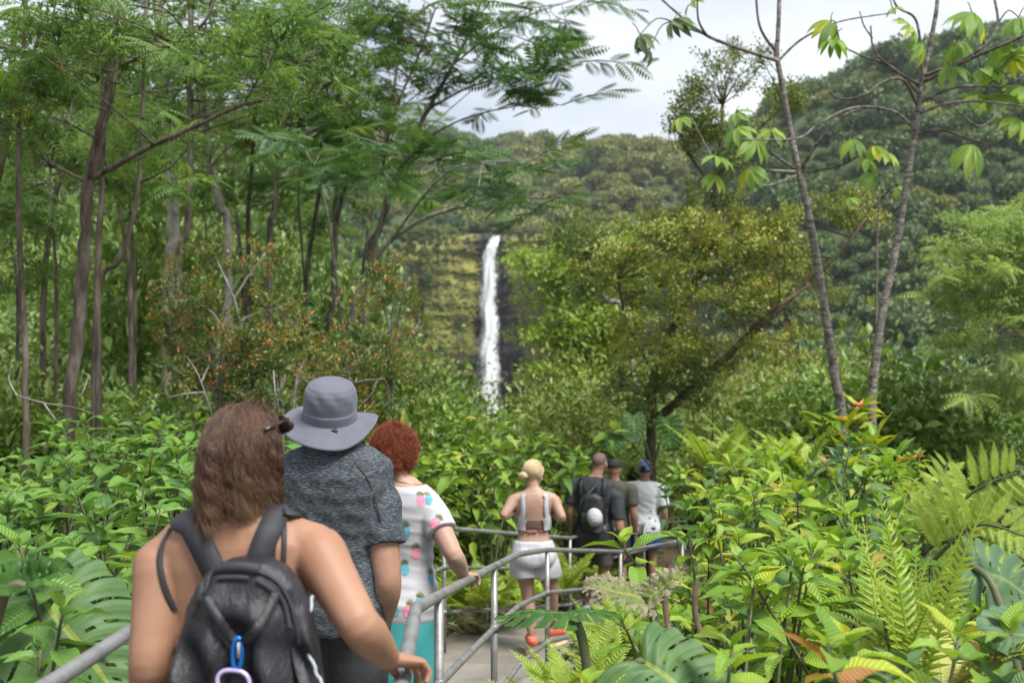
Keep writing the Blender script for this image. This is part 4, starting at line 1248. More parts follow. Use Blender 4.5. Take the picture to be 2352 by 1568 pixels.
a = np.arctan2(Vs[:, 1], Vs[:, 0]); q = 1 + .035 * np.sin(a * 7 + 1) * np.clip((.85 * kk - Vs[:, 2]) / .4, 0, 1)
Vs[:, 0] *= q; Vs[:, 1] *= q
sk_ = link('skirt', mesh('skirt', Vs, Fs[:1], M['turquoise'], smooth=True), red.root); md = sk_.modifiers.new('thick', 'SOLIDIFY'); md.thickness = .004
mb = MB(); n_ = 72; pts = [Vector(tuple(Vs[72 * 2 + j])) * 1.0 for j in list(range(72)) + [0]]
pts = [Vector((p.x * 1.006, p.y * 1.006, p.z)) for p in pts]; mb.tube(pts, [.0016] * 73, 5, cap=False); link('hem', mb.build('hem', M['turquoise']), sk_)
for i in (0, 1): red.shoe(i, M['white_cloth'], M['shoe_sole'])
M['hair_red'] = hair_mat('curly_red_hair', [(.06, .010, .007), (.16, .030, .014), (.32, .09, .035)], tip=(.28, .075, .03))
hair(red, falling_strands(red, 5200, .085, .008, 330, layer=.016, wave=85, spread=.003, widen=.3, seed=9, zmin=-.045, m=26, grav=.8, lift=.15), .00065, M['hair_red'])
hair(red, falling_strands(red, 2200, .045, .007, 260, layer=.018, wave=100, spread=.004, widen=.5, seed=12, zmin=.0, m=20, grav=.3, lift=.4), .0006, M['hair_red'])
cap_mesh(red, (.079, .100, .088), lambda x, y, z: z > -.045 and (y < .045 or z > .085), M['hair_red'], 'hair')
glasses(red, up=.005)
nb_ = red.T((0, 0, 1.445 * kk)); mb = MB()
pts = []
for a in np.linspace(0, 2 * math.pi, 40):
    p0 = nb_ + Vector((.11 * math.cos(a), .11 * math.sin(a) , .012 - .025 * math.sin(a)))
    h = red.bvh.find_nearest(p0); pts.append(h[0] + h[1] * .002)
mb.tube(pts, [.0014] * 40, 6, cap=False); link('necklace', mb.build('necklace', M['gold']), red.root)
tsb = bvh_of(ts)
def pineapple(px, py, h_px, colour, tilt_=0.0):
    d = P(px, py, 1).normalized()
    h = tsb.ray_cast(-red.o, d)
    if h[0] is None: return
    c, n = h[0], h[1]
    up = Vector((math.sin(tilt_), 0, math.cos(tilt_))); up = (up - n * up.dot(n)).normalized(); rt = up.cross(n) * -1
    s_ = h_px / F * 4.5
    root = bpy.data.objects.new('pineapple_print', None); COL.objects.link(root); root.parent = red.root
    def patch(poly, lift, uvs):
        V = []
        for x_, y_ in poly:
            q = tsb.find_nearest(c + rt * x_ * s_ + up * y_ * s_); V.append(tuple(q[0] + q[1] * lift))
        return np.array(V)
    bd = MB(); pts, uv = [(0, -.15)], [(.5, .5)]
    for rr_ in (.5, 1.0):
        for j in range(20):
            a = 2 * math.pi * j / 20; pts.append((.21 * rr_ * math.cos(a), -.15 + .29 * rr_ * math.sin(a) * (1 - .0 * math.cos(a)))); uv.append((.5 + .36 * rr_ * math.cos(a), .5 + .5 * rr_ * math.sin(a)))
    T_ = [[0, 1 + j, 1 + (j + 1) % 20] for j in range(20)]; Q_ = [[1 + j, 21 + j, 21 + (j + 1) % 20, 1 + (j + 1) % 20] for j in range(20)]
    link('fruit', mesh('fruit', patch(pts, .0016, uv), [np.array(T_), np.array(Q_)], M['pine_' + colour], uv=np.array(uv), smooth=True), root)
    lf = MB()
    for j in range(9):
        a = R(-72 + 18 * j); ln_ = .34 - .10 * abs(j - 4) / 4 + .03 * (j % 2)
        b0 = (math.sin(a) * .05, .10); t_ = (math.sin(a) * ln_ * 1.0, .10 + math.cos(a) * ln_)
        nx_, ny_ = -(t_[1] - b0[1]), (t_[0] - b0[0])
        lf.add(patch([b0, (b0[0] * .5 + t_[0] * .5 + nx_ * .11, b0[1] * .5 + t_[1] * .5 + ny_ * .11), t_, (b0[0] * .5 + t_[0] * .5 - nx_ * .11, b0[1] * .5 + t_[1] * .5 - ny_ * .11)], .0022 + .0004 * (j % 2), None), [[[0, 1, 2, 3]]])
    link('crown_print', lf.build('crown_print', M['pine_leaf'], False), root)
for q in ((966, 1142, 44, 'pink'), (984, 1140, 40, 'teal'), (1003, 1195, 52, 'pink', .5), (930, 1215, 56, 'teal'), (955, 1262, 46, 'pink'), (930, 1300, 46, 'teal', -.1), (990, 1322, 50, 'teal', .1), (940, 1395, 52, 'pink', .25), (964, 1378, 52, 'teal', .3), (868, 1268, 46, 'pink'), (870, 1318, 46, 'teal'), (905, 1395, 44, 'teal', -.3)):
    pineapple(*q)

# ---- the blonde woman ------------------------------------------------------------------------
o4 = Vector((.185, 8.5, path_z(8.5)))
bl = Figure('blonde woman with a low bun in a white and brown sports bra and white shorts', o4, 1.655, 'f', M['skin_pale'], yaw=R(4), wide=.98, arm_w=.95, voxel=.010, head_yaw=R(-38), head_pitch=R(-16), head_off=(.0, .02, -.01), hips=1.05,
            arms={'L': dict(E=W_(1156, 1186, 8.40), W=W_(1192, 1168, 8.60)), 'R': dict(E=W_(1292, 1190, 8.42), W=W_(1262, 1172, 8.62))},
            legs={'L': dict(K=W_(1213, 1368, 8.52), A=W_(1222, 1462, 8.42), toe=Vector((-.1, 1, 0))), 'R': dict(K=W_(1268, 1360, 8.55), A=W_(1268, 1440, 8.72), toe=Vector((.75, .7, 0)))})
bl.garment('sports_bra', M['brown_cloth'], 1.105, 1.215, off=.007, neck=False, wr=None)
bl.garment('bra_band', M['brown_trim'], 1.085, 1.110, off=.010, neck=False)
for sg in (-1, 1):
    pts, nn = [], []
    for x_, z_ in ((.095, 1.455), (.100, 1.40), (.098, 1.33), (.100, 1.27), (.108, 1.20), (.115, 1.13)):
        h = bl.back(sg * x_, z_, .007); pts.append(h[0]); nn.append(h[1])
    V_, f_ = ribbon(pts, nn, .042 if True else .05, .005); link('bra_strap', mesh('bra_strap', V_, f_, M['white_cloth'], smooth=True), bl.root)
    pts, nn = [], []
    for x_, z_ in ((.092, 1.235), (.104, 1.20), (.110, 1.16), (.108, 1.115)):
        h = bl.back(sg * x_, z_, .0095); pts.append(h[0]); nn.append(h[1])
    V_, f_ = ribbon(pts, nn, .085, .005); link('bra_panel', mesh('bra_panel', V_, f_, M['white_cloth'], smooth=True), bl.root)
bl.shorts('shorts', M['white_nylon'], 1.02, .70, off=.018, flare=.035, wr=folds(.0035, 11, 10, 26))
for i in (0, 1): bl.shoe(i, M['coral'], M['shoe_sole'])
M['hair_blonde'] = hair_mat('blonde_hair', [(.30, .20, .10), (.50, .38, .22), (.66, .54, .36)])
cap_mesh(bl, (.082, .103, .091), lambda x, y, z: z > -.045 and (y < .05 or z > .06), M['hair_blonde'], 'hair', bump=lambda v: 1 + .012 * np.sin(np.arctan2(v[:, 0], v[:, 2]) * 26))
r_ = np.random.default_rng(4); n = 2600; m_ = 14
# combed strands gathered into a bun low at the back
bun = np.array([-.035, -.105, -.035]); A = np.zeros((n, m_, 3)); cc = np.array([0, -.014, .030]); rd_ = np.array([.081, .102, .090])
j = 0
while j < n:
    v = r_.normal(0, 1, 3); v /= np.linalg.norm(v); p0 = cc + v * rd_
    if p0[2] < -.03 or (p0[1] > .055 and p0[2] < .07): continue
    for i in range(m_):
        t = i / (m_ - 1); p = p0 * (1 - t) + bun * t; e = (p - cc) / rd_; le = np.linalg.norm(e)
        A[j, i] = cc + e / le * (rd_ + .004 + .003 * r_.random()) if le < 1.03 else p
    j += 1
hair(bl, np.array(bl.hR @ (A.reshape(-1, 3) * bl.k).T).T.reshape(n, m_, 3) + np.array(bl.hc), .0009, M['hair_blonde'])
A = np.zeros((700, 18, 3))
for j in range(700):
    nrm = r_.normal(0, 1, 3); nrm /= np.linalg.norm(nrm); u_ = np.cross(nrm, [0.3, 1, .2]); u_ /= np.linalg.norm(u_); v_ = np.cross(nrm, u_)
    for i in range(18):
        a = i / 17 * 4.6 + j; A[j, i] = bun + np.array([1, .75, .8]) * .040 * (1 + .1 * math.sin(j)) * (u_ * math.cos(a) + v_ * math.sin(a))
hair(bl, np.array(bl.hR @ (A.reshape(-1, 3) * bl.k).T).T.reshape(700, 18, 3) + np.array(bl.hc), .0011, M['hair_blonde'], 'hair_bun')

# ---- the man with the small backpack ------------------------------------------------------------
o5 = Vector((.93, 11.2, path_z(11.2)))
bm = Figure('man in a charcoal T-shirt and grey shorts with sunglasses on his head', o5, 1.79, 'm', M['skin_ruddy'], yaw=R(-18), wide=1.06, voxel=.011, head_yaw=R(-12), head_off=(.06, .03, 0),
            arms={'R': dict(S=W_(1416, 1142, 11.1), E=W_(1424, 1215, 11.0), W=W_(1432, 1268, 11.15))})
bm.garment('t_shirt', M['charcoal'], .84, 1.475, off=.018, sleeves=.78, wr=folds(.006, 14, 20, 12), voxel=.011)
bm.shorts('shorts', mat('grey_shorts', (.09, .09, .10), .8), 1.0, .52, off=.025)
for i in (0, 1): bm.shoe(i, M['shoe_pale'], M['shoe_sole'])
cap_mesh(bm, (.078, .098, .086), lambda x, y, z: z > -.028 and (y < .06 or z > .085), mat('buzzed_hair', (.10, .06, .055), .8, col2=(.16, .10, .09), nscale=90), 'hair')
glasses(bm, up=.082, fwd=.06, col='black_plastic')
def daypack(name, label, c, w_, h_, d_, material, fig):
    root = empty(name, c - Vector((0, 0, h_ / 2)), label, 'backpack')
    rg = [(-h_ / 2, w_ * .36, d_ * .4, d_ * .5, 0, 0), (-h_ * .46, w_ * .46, d_ * .45, d_ * .6, 0, 0), (-h_ * .2, w_ * .5, d_ * .45, d_ * .65, 0, 0), (h_ * .2, w_ * .48, d_ * .45, d_ * .55, 0, 0), (h_ * .42, w_ * .38, d_ * .4, d_ * .45, 0, 0), (h_ * .5, w_ * .2, d_ * .25, d_ * .3, 0, 0)]
    V_, f_ = loft(interp_rings(rg, 4), n=40, e=2.8, Rm=fig.Rm, c=c); link('bag', mesh('bag', V_, f_, material, smooth=True), root, world=True)
    rg = [(-h_ * .40, w_ * .34, .01, d_ * .16, 0, -d_ * .52), (-h_ * .2, w_ * .38, .01, d_ * .26, 0, -d_ * .55), (h_ * .02, w_ * .36, .01, d_ * .2, 0, -d_ * .52), (h_ * .06, w_ * .3, .01, d_ * .05, 0, -d_ * .5)]
    V_, f_ = loft(interp_rings(rg, 4), n=32, e=3, Rm=fig.Rm, c=c); link('front_pocket', mesh('front_pocket', V_, f_, material, smooth=True), root, world=True)
    for sg in (-1, 1):
        pts, nn = [], []
        for x_, z_ in ((sg * .12, 1.30), (sg * .125, 1.37), (sg * .12, 1.43), (sg * .115, 1.46)):
            h = fig.back(x_, z_, .024); pts.append(h[0] + fig.o); nn.append(h[1])
        if len(pts) > 1:
            V_, f_ = ribbon(pts, nn, .055, .008); link('shoulder_strap', mesh('shoulder_strap', V_, f_, M['webbing'], smooth=True), root, world=True)
    return root
daypack('backpack', 'small black backpack with a cap hanging from it, worn by the man in charcoal', W_(1360, 1180, 11.02), .31, .46, .17, M['black_nylon'], bm)
sl = empty('shoulder_bag', W_(1352, 1262, 11.0), 'black shoulder bag hanging below the small backpack', 'bag')
V_, f_ = loft(interp_rings([(-.17, .18, .05, .06, 0, 0), (-.15, .215, .06, .08, 0, 0), (0, .22, .06, .09, 0, 0), (.12, .2, .05, .07, 0, 0), (.16, .17, .03, .04, 0, 0)], 4), n=36, e=3.2, Rm=bm.Rm, c=W_(1358, 1235, 11.0))
link('bag', mesh('bag', V_, f_, M['black_nylon'], smooth=True), sl, world=True)
mb = MB(); mb.tube([W_(1322, 1215, 10.98), W_(1335, 1150, 10.98), W_(1372, 1112, 11.05)], [.012, .012, .012], 8); link('strap', mb.build('strap', M['webbing']), sl, world=True)
def ball_cap(name, label, c, Rm, top, brim, sc_=1.0, parent=None, strap=True):
    root = empty(name, c, label, 'cap') if parent is None else bpy.data.objects.new(name, None)
    if parent is not None: COL.objects.link(root); root.parent = parent; 
    rg = [(-.02, .084, .100, .100, 0, 0), (.02, .085, .100, .100, 0, 0), (.05, .078, .092, .092, 0, 0), (.075, .060, .072, .072, 0, 0), (.09, .035, .04, .04, 0, 0), (.094, .008, .01, .01, 0, 0)]
    V_, f_ = loft([tuple(v * sc_ for v in r) for r in interp_rings(rg, 4)], n=36, e=2, Rm=Rm, c=c)
    wl = parent is None
    link('crown', mesh('crown', V_, f_, top, smooth=True), root, world=wl)
    V_, Q_ = [], []
    for i in range(5):
        for j in range(13):
            a = R(20 + 140 * j / 12); t = i / 4
            V_.append(Rm @ (np.array([.085 * math.cos(a), .098 * math.sin(a) + .075 * t * math.sin(a) ** .6, -.014 - .012 * t - .02 * math.cos(a) ** 2 * t]) * sc_) + np.array(c))
    Q_ = [[i * 13 + j, i * 13 + j + 1, (i + 1) * 13 + j + 1, (i + 1) * 13 + j] for i in range(4) for j in range(12)]
    b_ = link('visor', mesh('visor', np.array(V_), [np.array(Q_)], brim, smooth=True), root, world=wl); md = b_.modifiers.new('t', 'SOLIDIFY'); md.thickness = .004
    mb = MB(); mb.add(*usphere(np.array(Rm @ (np.array([0, 0, .095]) * sc_)) + np.array(c), (.008 * sc_,) * 3, n=10, m=6)); link('button', mb.build('button', top), root, world=wl)
    if strap:
        V_, f_ = ribbon([Vector(tuple(Rm @ (np.array([x_, -.101 + abs(x_) * .25, .012]) * sc_) + np.array(c))) for x_ in (-.035, 0, .035)], [Vector(tuple(Rm @ np.array([0, -1, 0])))] * 3, .045 * sc_, .002)
        link('strap', mesh('strap', V_, f_, M['cap_dark'], smooth=True), root, world=wl)
    return root
capR = rot_to(Vector((.18, -.45, -.88)), Vector((-.1, -.85, .45)))
ball_cap('baseball_cap', 'white and black cap hanging on the small backpack', W_(1366, 1188, 10.88), capR, M['cap_white'], M['cap_dark'], 1.02)

# ---- the three people further down ----------------------------------------------------------------
o6 = Vector((W_(1411, 1100, 12.3).x, 12.3, path_z(12.3)))
om = Figure('man in an olive T-shirt and black cap walking ahead of the charcoal one', o6, 1.76, 'm', M['skin_ruddy'], yaw=R(-25), voxel=.014)
om.garment('t_shirt', M['olive'], .82, 1.475, off=.018, sleeves=.7, voxel=.014); om.shorts('shorts', M['charcoal'], 1.0, .5, voxel=.014)
for i in (0, 1): om.shoe(i, M['charcoal'], M['shoe_sole'])
ball_cap('cap', None, om.hp((0, -.010, .045)), om.hR, M['cap_dark'], M['cap_dark'], 1.03, parent=om.root)
o7 = Vector((W_(1458, 1100, 14.6).x, 14.6, path_z(14.6) + .03))
dk = Figure('person with dark hair in a navy top, half hidden behind the floral shirt', o7, 1.66, 'f', M['skin_ruddy'], yaw=R(-25), voxel=.014)
dk.garment('top', M['navy'], .80, 1.46, off=.016, sleeves=.55, voxel=.014); dk.shorts('trousers', mat('slate_trousers', (.10, .15, .19), .8), 1.0, .12, voxel=.014)
for i in (0, 1): dk.shoe(i, M['charcoal'], M['shoe_sole'])
M['hair_black'] = hair_mat('dark_hair', [(.012, .009, .009), (.03, .022, .02)])
cap_mesh(dk, (.090, .110, .098), lambda x, y, z: z > -.07 and (y < .045 or z > .07), M['hair_black'], 'hair')
hair(dk, falling_strands(dk, 900, .14, .006, 120, layer=.02, seed=20), .0012, M['hair_black'])
o8 = Vector((W_(1482, 1100, 13.4).x, 13.4, path_z(13.4)))
fl = Figure('man in a floral white shirt, blue shorts and a blue cap', o8, 1.77, 'm', M['skin_ruddy'], yaw=R(-22), voxel=.012, wide=1.02, arms={'L': dict(E=W_(1446, 1190, 13.3), W=W_(1441, 1222, 13.3))})
fl.garment('shirt', M['floral'], .80, 1.475, off=.026, sleeves=.8, wr=folds(.007, 17, 14, 12), voxel=.012, flare=.05); fl.shorts('shorts', M['blue_short'], 1.0, .60, off=.03, voxel=.013)
for i in (0, 1): fl.shoe(i, M['white_cloth'], M['shoe_sole'])
cap_mesh(fl, (.080, .100, .088), lambda x, y, z: z > -.06 and (y < .04), hair_mat('brown_short_hair', [(.05, .025, .015), (.12, .06, .035)]), 'hair')
ball_cap('cap', None, fl.hp((0, -.012, .042)), fl.hR, M['cap_blue'], M['cap_blue'], 1.05, parent=fl.root)
bt = empty('water_bottle', W_(1439, 1262, 13.25), 'red water bottle held by the man in the floral shirt', 'bottle')
mb = MB(); b0 = W_(1439, 1262, 13.25); mb.tube([b0, b0 + Vector((0, 0, .005)), b0 + Vector((0, 0, .14)), b0 + Vector((0, 0, .16))], [.030, .036, .036, .026], 16); link('flask', mb.build('flask', M['red_bottle']), bt, world=True)
mb = MB(); mb.tube([b0 + Vector((0, 0, .16)), b0 + Vector((0, 0, .19))], [.022, .020], 14); link('lid', mb.build('lid', M['black_plastic']), bt, world=True)
# ------------------------------------------------------------------ foliage materials
LM = {}
LM['feather'] = leaf_mat('feathery_leaf', [(.022, .054, .011), (.068, .125, .022), (.135, .200, .036), (.34, .22, .02)], trans=.45, pos=[0, .5, .93, 1.0])
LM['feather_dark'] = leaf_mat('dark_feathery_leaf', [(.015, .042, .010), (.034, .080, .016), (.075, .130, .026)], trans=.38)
LM['feather_light'] = leaf_mat('pale_feathery_leaf', [(.11, .17, .045), (.16, .225, .058), (.20, .26, .07), (.42, .30, .02)], trans=.42, pos=[0, .5, .97, 1.0])
LM['albizia'] = leaf_mat('bright_layered_leaf', [(.070, .115, .016), (.130, .190, .022), (.190, .240, .032)], trans=.35)
LM['ohia'] = leaf_mat('ohia_leaf', [(.042, .064, .014), (.112, .146, .024), (.195, .210, .037), (.27, .20, .04), (.32, .10, .055)], trans=.28, pos=[0, .35, .68, .90, .985])
LM['ohia_dark'] = leaf_mat('ohia_dark_leaf', [(.032, .055, .015), (.080, .115, .024), (.150, .170, .034), (.20, .10, .05)], trans=.25, pos=[0, .5, .92, 1.0])
LM['redtip'] = leaf_mat('red_tipped_leaf', [(.024, .050, .012), (.055, .095, .018), (.12, .14, .025), (.34, .13, .04), (.36, .075, .05)], trans=.25, pos=[0, .40, .66, .78, .95], rough=.35)
LM['bush'] = leaf_mat('bush_leaf', [(.022, .048, .010), (.065, .115, .020), (.130, .190, .032), (.20, .22, .04)], trans=.28, pos=[0, .45, .85, 1])
LM['bush_yellow'] = leaf_mat('yellowish_bush_leaf', [(.045, .065, .016), (.105, .125, .024), (.19, .19, .035), (.30, .22, .03)], trans=.28, pos=[0, .5, .92, 1])
LM['bush_pale'] = leaf_mat('pale_bush_leaf', [(.05, .085, .025), (.12, .17, .05), (.22, .26, .10)], trans=.28)
LM['hill'] = leaf_mat('hill_leaf', [(.024, .046, .018), (.056, .092, .030), (.110, .145, .042)], trans=.15, rough=.6, noise_var=0.35)
LM['hill_olive'] = leaf_mat('hill_olive_leaf', [(.055, .075, .020), (.115, .130, .034), (.20, .20, .052)], trans=.15, rough=.6, noise_var=0.35)
LM['hill_bright'] = leaf_mat('slope_leaf', [(.030, .062, .014), (.075, .125, .026), (.140, .190, .040)], trans=.2, rough=.55)
LM['cecropia'] = leaf_mat('cecropia_leaf', [(.08, .15, .03), (.14, .23, .04), (.20, .27, .05), (.42, .36, .02)], trans=.45, pos=[0, .55, .86, 1], src='obj', veins=9)
LM['cecropia_dark'] = leaf_mat('cecropia_dark_leaf', [(.045, .075, .03), (.08, .12, .04)], trans=.3, src='obj', veins=9)
LM['right'] = leaf_mat('bank_leaf_bright', [(.055, .115, .014), (.105, .195, .020), (.170, .250, .026), (.25, .28, .03), (.24, .11, .04)], trans=.36, pos=[0, .35, .80, .97, 1.0], src='obj', veins=6.5, rough=.38)
LM['left'] = leaf_mat('bank_leaf_green', [(.036, .088, .016), (.070, .150, .024), (.115, .200, .034), (.20, .22, .03)], trans=.32, pos=[0, .5, .95, 1.0], src='obj', veins=6.5, rough=.36)
LM['centre'] = leaf_mat('bank_leaf_centre', [(.034, .080, .012), (.085, .160, .018), (.155, .230, .024), (.27, .25, .03)], trans=.32, pos=[0, .45, .93, 1.0], src='obj', veins=6.5, rough=.38)
LM['dark'] = leaf_mat('bank_leaf_dark', [(.022, .060, .022), (.045, .095, .035), (.07, .12, .04)], trans=.22, src='obj', veins=8, rough=.45)
LM['cover'] = leaf_mat('ground_cover_leaf', [(.020, .042, .010), (.055, .095, .016), (.11, .15, .024)], trans=.25)
LM['fern'] = leaf_mat('fern_leaf', [(.10, .16, .022), (.17, .235, .032), (.24, .29, .045)], trans=.40, rough=.5)
LM['fern_dry'] = leaf_mat('fern_yellow_leaf', [(.20, .22, .06), (.28, .28, .08), (.30, .24, .09)], trans=.35, rough=.6)
LM['litter'] = leaf_mat('fallen_leaf', [(.10, .05, .02), (.22, .11, .03), (.30, .20, .06), (.08, .06, .04)], trans=.05, rough=.8)

def dirs_rot(D, up=None, roll=None):
    """(n,3) directions -> (n,3,3) with y along them"""
    D = D / np.linalg.norm(D, axis=1)[:, None]
    U = np.tile([0, 0, 1.0], (len(D), 1)) if up is None else up
    X = np.cross(D, U); X /= np.linalg.norm(X, axis=1)[:, None] + 1e-9
    Z = np.cross(X, D)
    if roll is not None:
        c, s = np.cos(roll)[:, None], np.sin(roll)[:, None]
        X, Z = X * c + Z * s, Z * c - X * s
    return np.stack([X, D, Z], -1)

def feather_frond(pairs=8, droop=.25, width=.34):
    """a pinnate frond, unit length along y"""
    t = np.linspace(.12, .97, pairs)
    ln = width * np.sin(np.pi * (t * .86 + .10)) ** .7
    y = t; z = -droop * t ** 2
    pos, D, sc_ = [], [], []
    for i in range(pairs):
        for sg in (-1, 1):
            pos.append((0, y[i], z[i])); D.append((sg * .88, .45, -.22 - droop * t[i] * .6)); sc_.append(ln[i])
    tm = leaf_small(.34, .06, .10)
    V, f, _ = scatter(tm, np.array(pos), dirs_rot(np.array(D, float)), np.array(sc_), np.zeros(len(pos)))
    Vt, ft = tube([(0, 0, 0), (0, .5, -droop * .25), (0, 1, -droop)], [.010, .008, .004], 3, False)
    return np.concatenate([V, Vt]), f + [q + len(V) for q in ft]

def feather_spray(name, m, seed, fronds=11, droop=.25, width=.34, spread=1.0, flat=.18, yellow=.02, fl=.5):
    r = np.random.default_rng(seed); mb = MB()
    L_ = [(0, 0, 0), (.02, .35, .03), (-.02, .7, .02), (0, 1.0, -.05)]
    V, f = tube(L_, [.014, .011, .008, .004], 4); mb.add(V, f, tint=.1)
    t = np.linspace(.15, 1.0, fronds); side = np.where(np.arange(fronds) % 2, 1, -1)
    pos = np.stack([np.zeros(fronds), t, .03 * np.sin(t * 3)], -1)
    D = np.stack([side * spread * (1.05 - .55 * t) + r.normal(0, .15, fronds), .45 + .5 * t + r.normal(0, .12, fronds), r.normal(0.02, flat, fronds)], -1)
    fr = feather_frond(droop=droop, width=width)
    tint = np.clip(r.normal(.5, .22, fronds), 0, .92); tint[r.random(fronds) < yellow] = 1.0
    V, f, tt = scatter(fr, pos, dirs_rot(D), fl * r.uniform(.75, 1.15, fronds), tint)
    mb.add(V, f, tint=tt)
    return mb.build(name, m, False)

def broad_spray(name, m, seed, n=90, size=.075, rad=(.5, .5, .36), tmpl=None, top=0.0, red=.0, updir=.3):
    """small-leaved twig cluster, about one unit across"""
    r = np.random.default_rng(seed); mb = MB()
    tw = []
    for i in range(9):
        d = r.normal(0, 1, 3); d[2] = abs(d[2]) * .5; d /= np.linalg.norm(d)
        e = d * np.array(rad) * r.uniform(.6, 1.0); tw.append(e)
        V, f = tube([(0, -.05, -.12), tuple(e * .5 + r.normal(0, .03, 3)), tuple(e)], [.010, .007, .003], 4); mb.add(V, f, tint=.1)
    tw = np.array(tw)
    k = r.integers(0, 9, n); s_ = r.uniform(.25, 1.08, n)
    pos = tw[k] * s_[:, None] + r.normal(0, .07, (n, 3))
    D = tw[k] / np.linalg.norm(tw[k], axis=1)[:, None] * .5 + r.normal(0, .7, (n, 3)) + [0, 0, updir]
    tint = np.clip(r.normal(.42, .2, n) + top * pos[:, 2], 0, .88)
    tint[(s_ > .9) & (r.random(n) < red)] = 1.0
    V, f, tt = scatter(tmpl or leaf_small(.45), pos, dirs_rot(D, roll=r.uniform(-.6, .6, n)), size * r.uniform(.7, 1.3, n), tint)
    mb.add(V, f, tint=tt)
    return mb.build(name, m, False)

SP = {}
SP['feather'] = [feather_spray('foliage', LM['feather'], s, 10, .30, .30, flat=.3) for s in range(4)]
SP['feather_dark'] = [feather_spray('foliage', LM['feather_dark'], 10 + s, 8, .20, .34, flat=.22) for s in range(4)]
SP['droop'] = [feather_spray('foliage', LM['feather'], 20 + s, 12, .55, .34, flat=.35, yellow=.05) for s in range(3)]
SP['feather_light'] = [feather_spray('foliage', LM['feather_light'], 30 + s, 13, .42, .30, flat=.25, yellow=.04) for s in range(3)]
SP['albizia'] = [broad_spray('foliage', LM['albizia'], 40 + s, 260, .085, (.62, .62, .07), leaf_flat(.4), updir=.1) for s in range(3)]
SP['ohia'] = [broad_spray('foliage', LM['ohia'], 50 + s, 150, .088, (.5, .5, .42), leaf_small(.55), .25, .22) for s in range(4)]
SP['ohia_dark'] = [broad_spray('foliage', LM['ohia_dark'], 60 + s, 130, .085, (.5, .5, .36), leaf_small(.55), .1, .12) for s in range(3)]
SP['redtip'] = [broad_spray('foliage', LM['redtip'], 70 + s, 130, .12, (.5, .5, .5), leaf_small(.32), .20, .38, .7) for s in range(4)]
SP['dab'] = [broad_spray('foliage', LM['feather'], 84 + s, 170, .125, (.55, .55, .40), leaf_small(.30), .1, .0, updir=-.25) for s in range(4)]
SP['light_dab'] = [broad_spray('foliage', LM['feather_light'], 90 + s, 190, .105, (.6, .6, .28), leaf_small(.28), .1, .03, updir=-.3) for s in range(4)]
SP['willow'] = [broad_spray('foliage', LM['bush_yellow'], 80 + s, 170, .075, (.4, .4, .6), leaf_small(.3), .1, .1) for s in range(3)]

def pick(l): return l[random.randrange(len(l))]

def Y_of(pts): return pts[0].y

def tree(name, label, group, limbs, bark, regions, cat='tree', base=None, twig=.010, nside=9, yaw_out=True, tilt=.5):
    """limbs: ([(px,py,Y)...], r0, r1); regions: (spray kind, cx, cy, rx, ry, Y0, Y1, n, scale)"""
    L3 = [([P(*q) for q in pts], a, b) for pts, a, b in limbs]
    b0 = base or L3[0][0][0]
    root = empty(name, b0, label, cat, group)
    mb = MB(); samples = []
    for pts, a, b in L3:
        n = len(pts)
        tf_ = .76 if cat == 'tree' and Y_of(pts) < 20 else 1.0
        rad = [(a + (b - a) * i / (n - 1)) * tf_ for i in range(n)]
        pp, rr = catmull(pts, rad, 5)
        for i in range(1, len(pp) - 1):
            pp[i] = pp[i] + Vector((random.gauss(0, 1), random.gauss(0, 1), random.gauss(0, .5))) * rr[i] * .13
        V, f = tube(pp, rr, nside, jitter=.07); mb.add(V, f)
        samples += list(zip(pp, rr))
    SPt = np.array([tuple(p) for p, r in samples])
    spots = []
    for kind, cx, cy, rx, ry, Y0, Y1, n, sc_ in regions:
        if kind in ('feather', 'droop') : n, sc_ = int(n * 1.08), sc_ * .70
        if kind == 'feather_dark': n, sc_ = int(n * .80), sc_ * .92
        for _ in range(n):
            while True:
                u, v = random.uniform(-1, 1), random.uniform(-1, 1)
                if u * u + v * v < 1: break
            p = P(cx + u * rx, cy + v * ry, random.uniform(Y0, Y1)); kk_ = kind
            if kind in ('feather', 'droop') and random.random() < .6: kk_ = 'dab'
            if kind == 'feather_light' and random.random() < .75: kk_ = 'light_dab'
            d = np.linalg.norm(SPt - np.array(p), axis=1); j = int(d.argmin())
            q = samples[j][0]
            if d[j] > .25:
                mid = q.lerp(p, .5) + Vector((random.gauss(0, .06), random.gauss(0, .06), .10 * d[j] * random.uniform(-.3, 1)))
                pp, rr = catmull([q, mid, p], [min(samples[j][1] * .6, twig * (1 + d[j] * .4)), twig * .7, twig * .4], 4)
                mb.add(*tube(pp, rr, 5))
            out = (p - q) if d[j] > .05 else Vector((random.gauss(0, 1), random.gauss(0, 1), 0))
            spots.append((kk_, p, math.atan2(-out.x, out.y) + random.gauss(0, .7) if yaw_out else random.uniform(0, 6.28), sc_ * random.uniform(.75, 1.3)))
    tr = link('trunk', mb.build('trunk', bark), root, world=True)
    for kind, p, yw, s_ in spots:
        o = link('foliage', pick(SP[kind]), root, p - b0, (random.gauss(0, tilt), random.gauss(0, tilt), yw), (s_,) * 3)
    return root

G1 = 'slender trees among the undergrowth left of the path'
def base_at(px, py, Y):   # a trunk's foot on the ground below a layout point
    p = P(px, py, Y); return (px, 784 - ground_z(p.x, Y) / Y * F, Y)
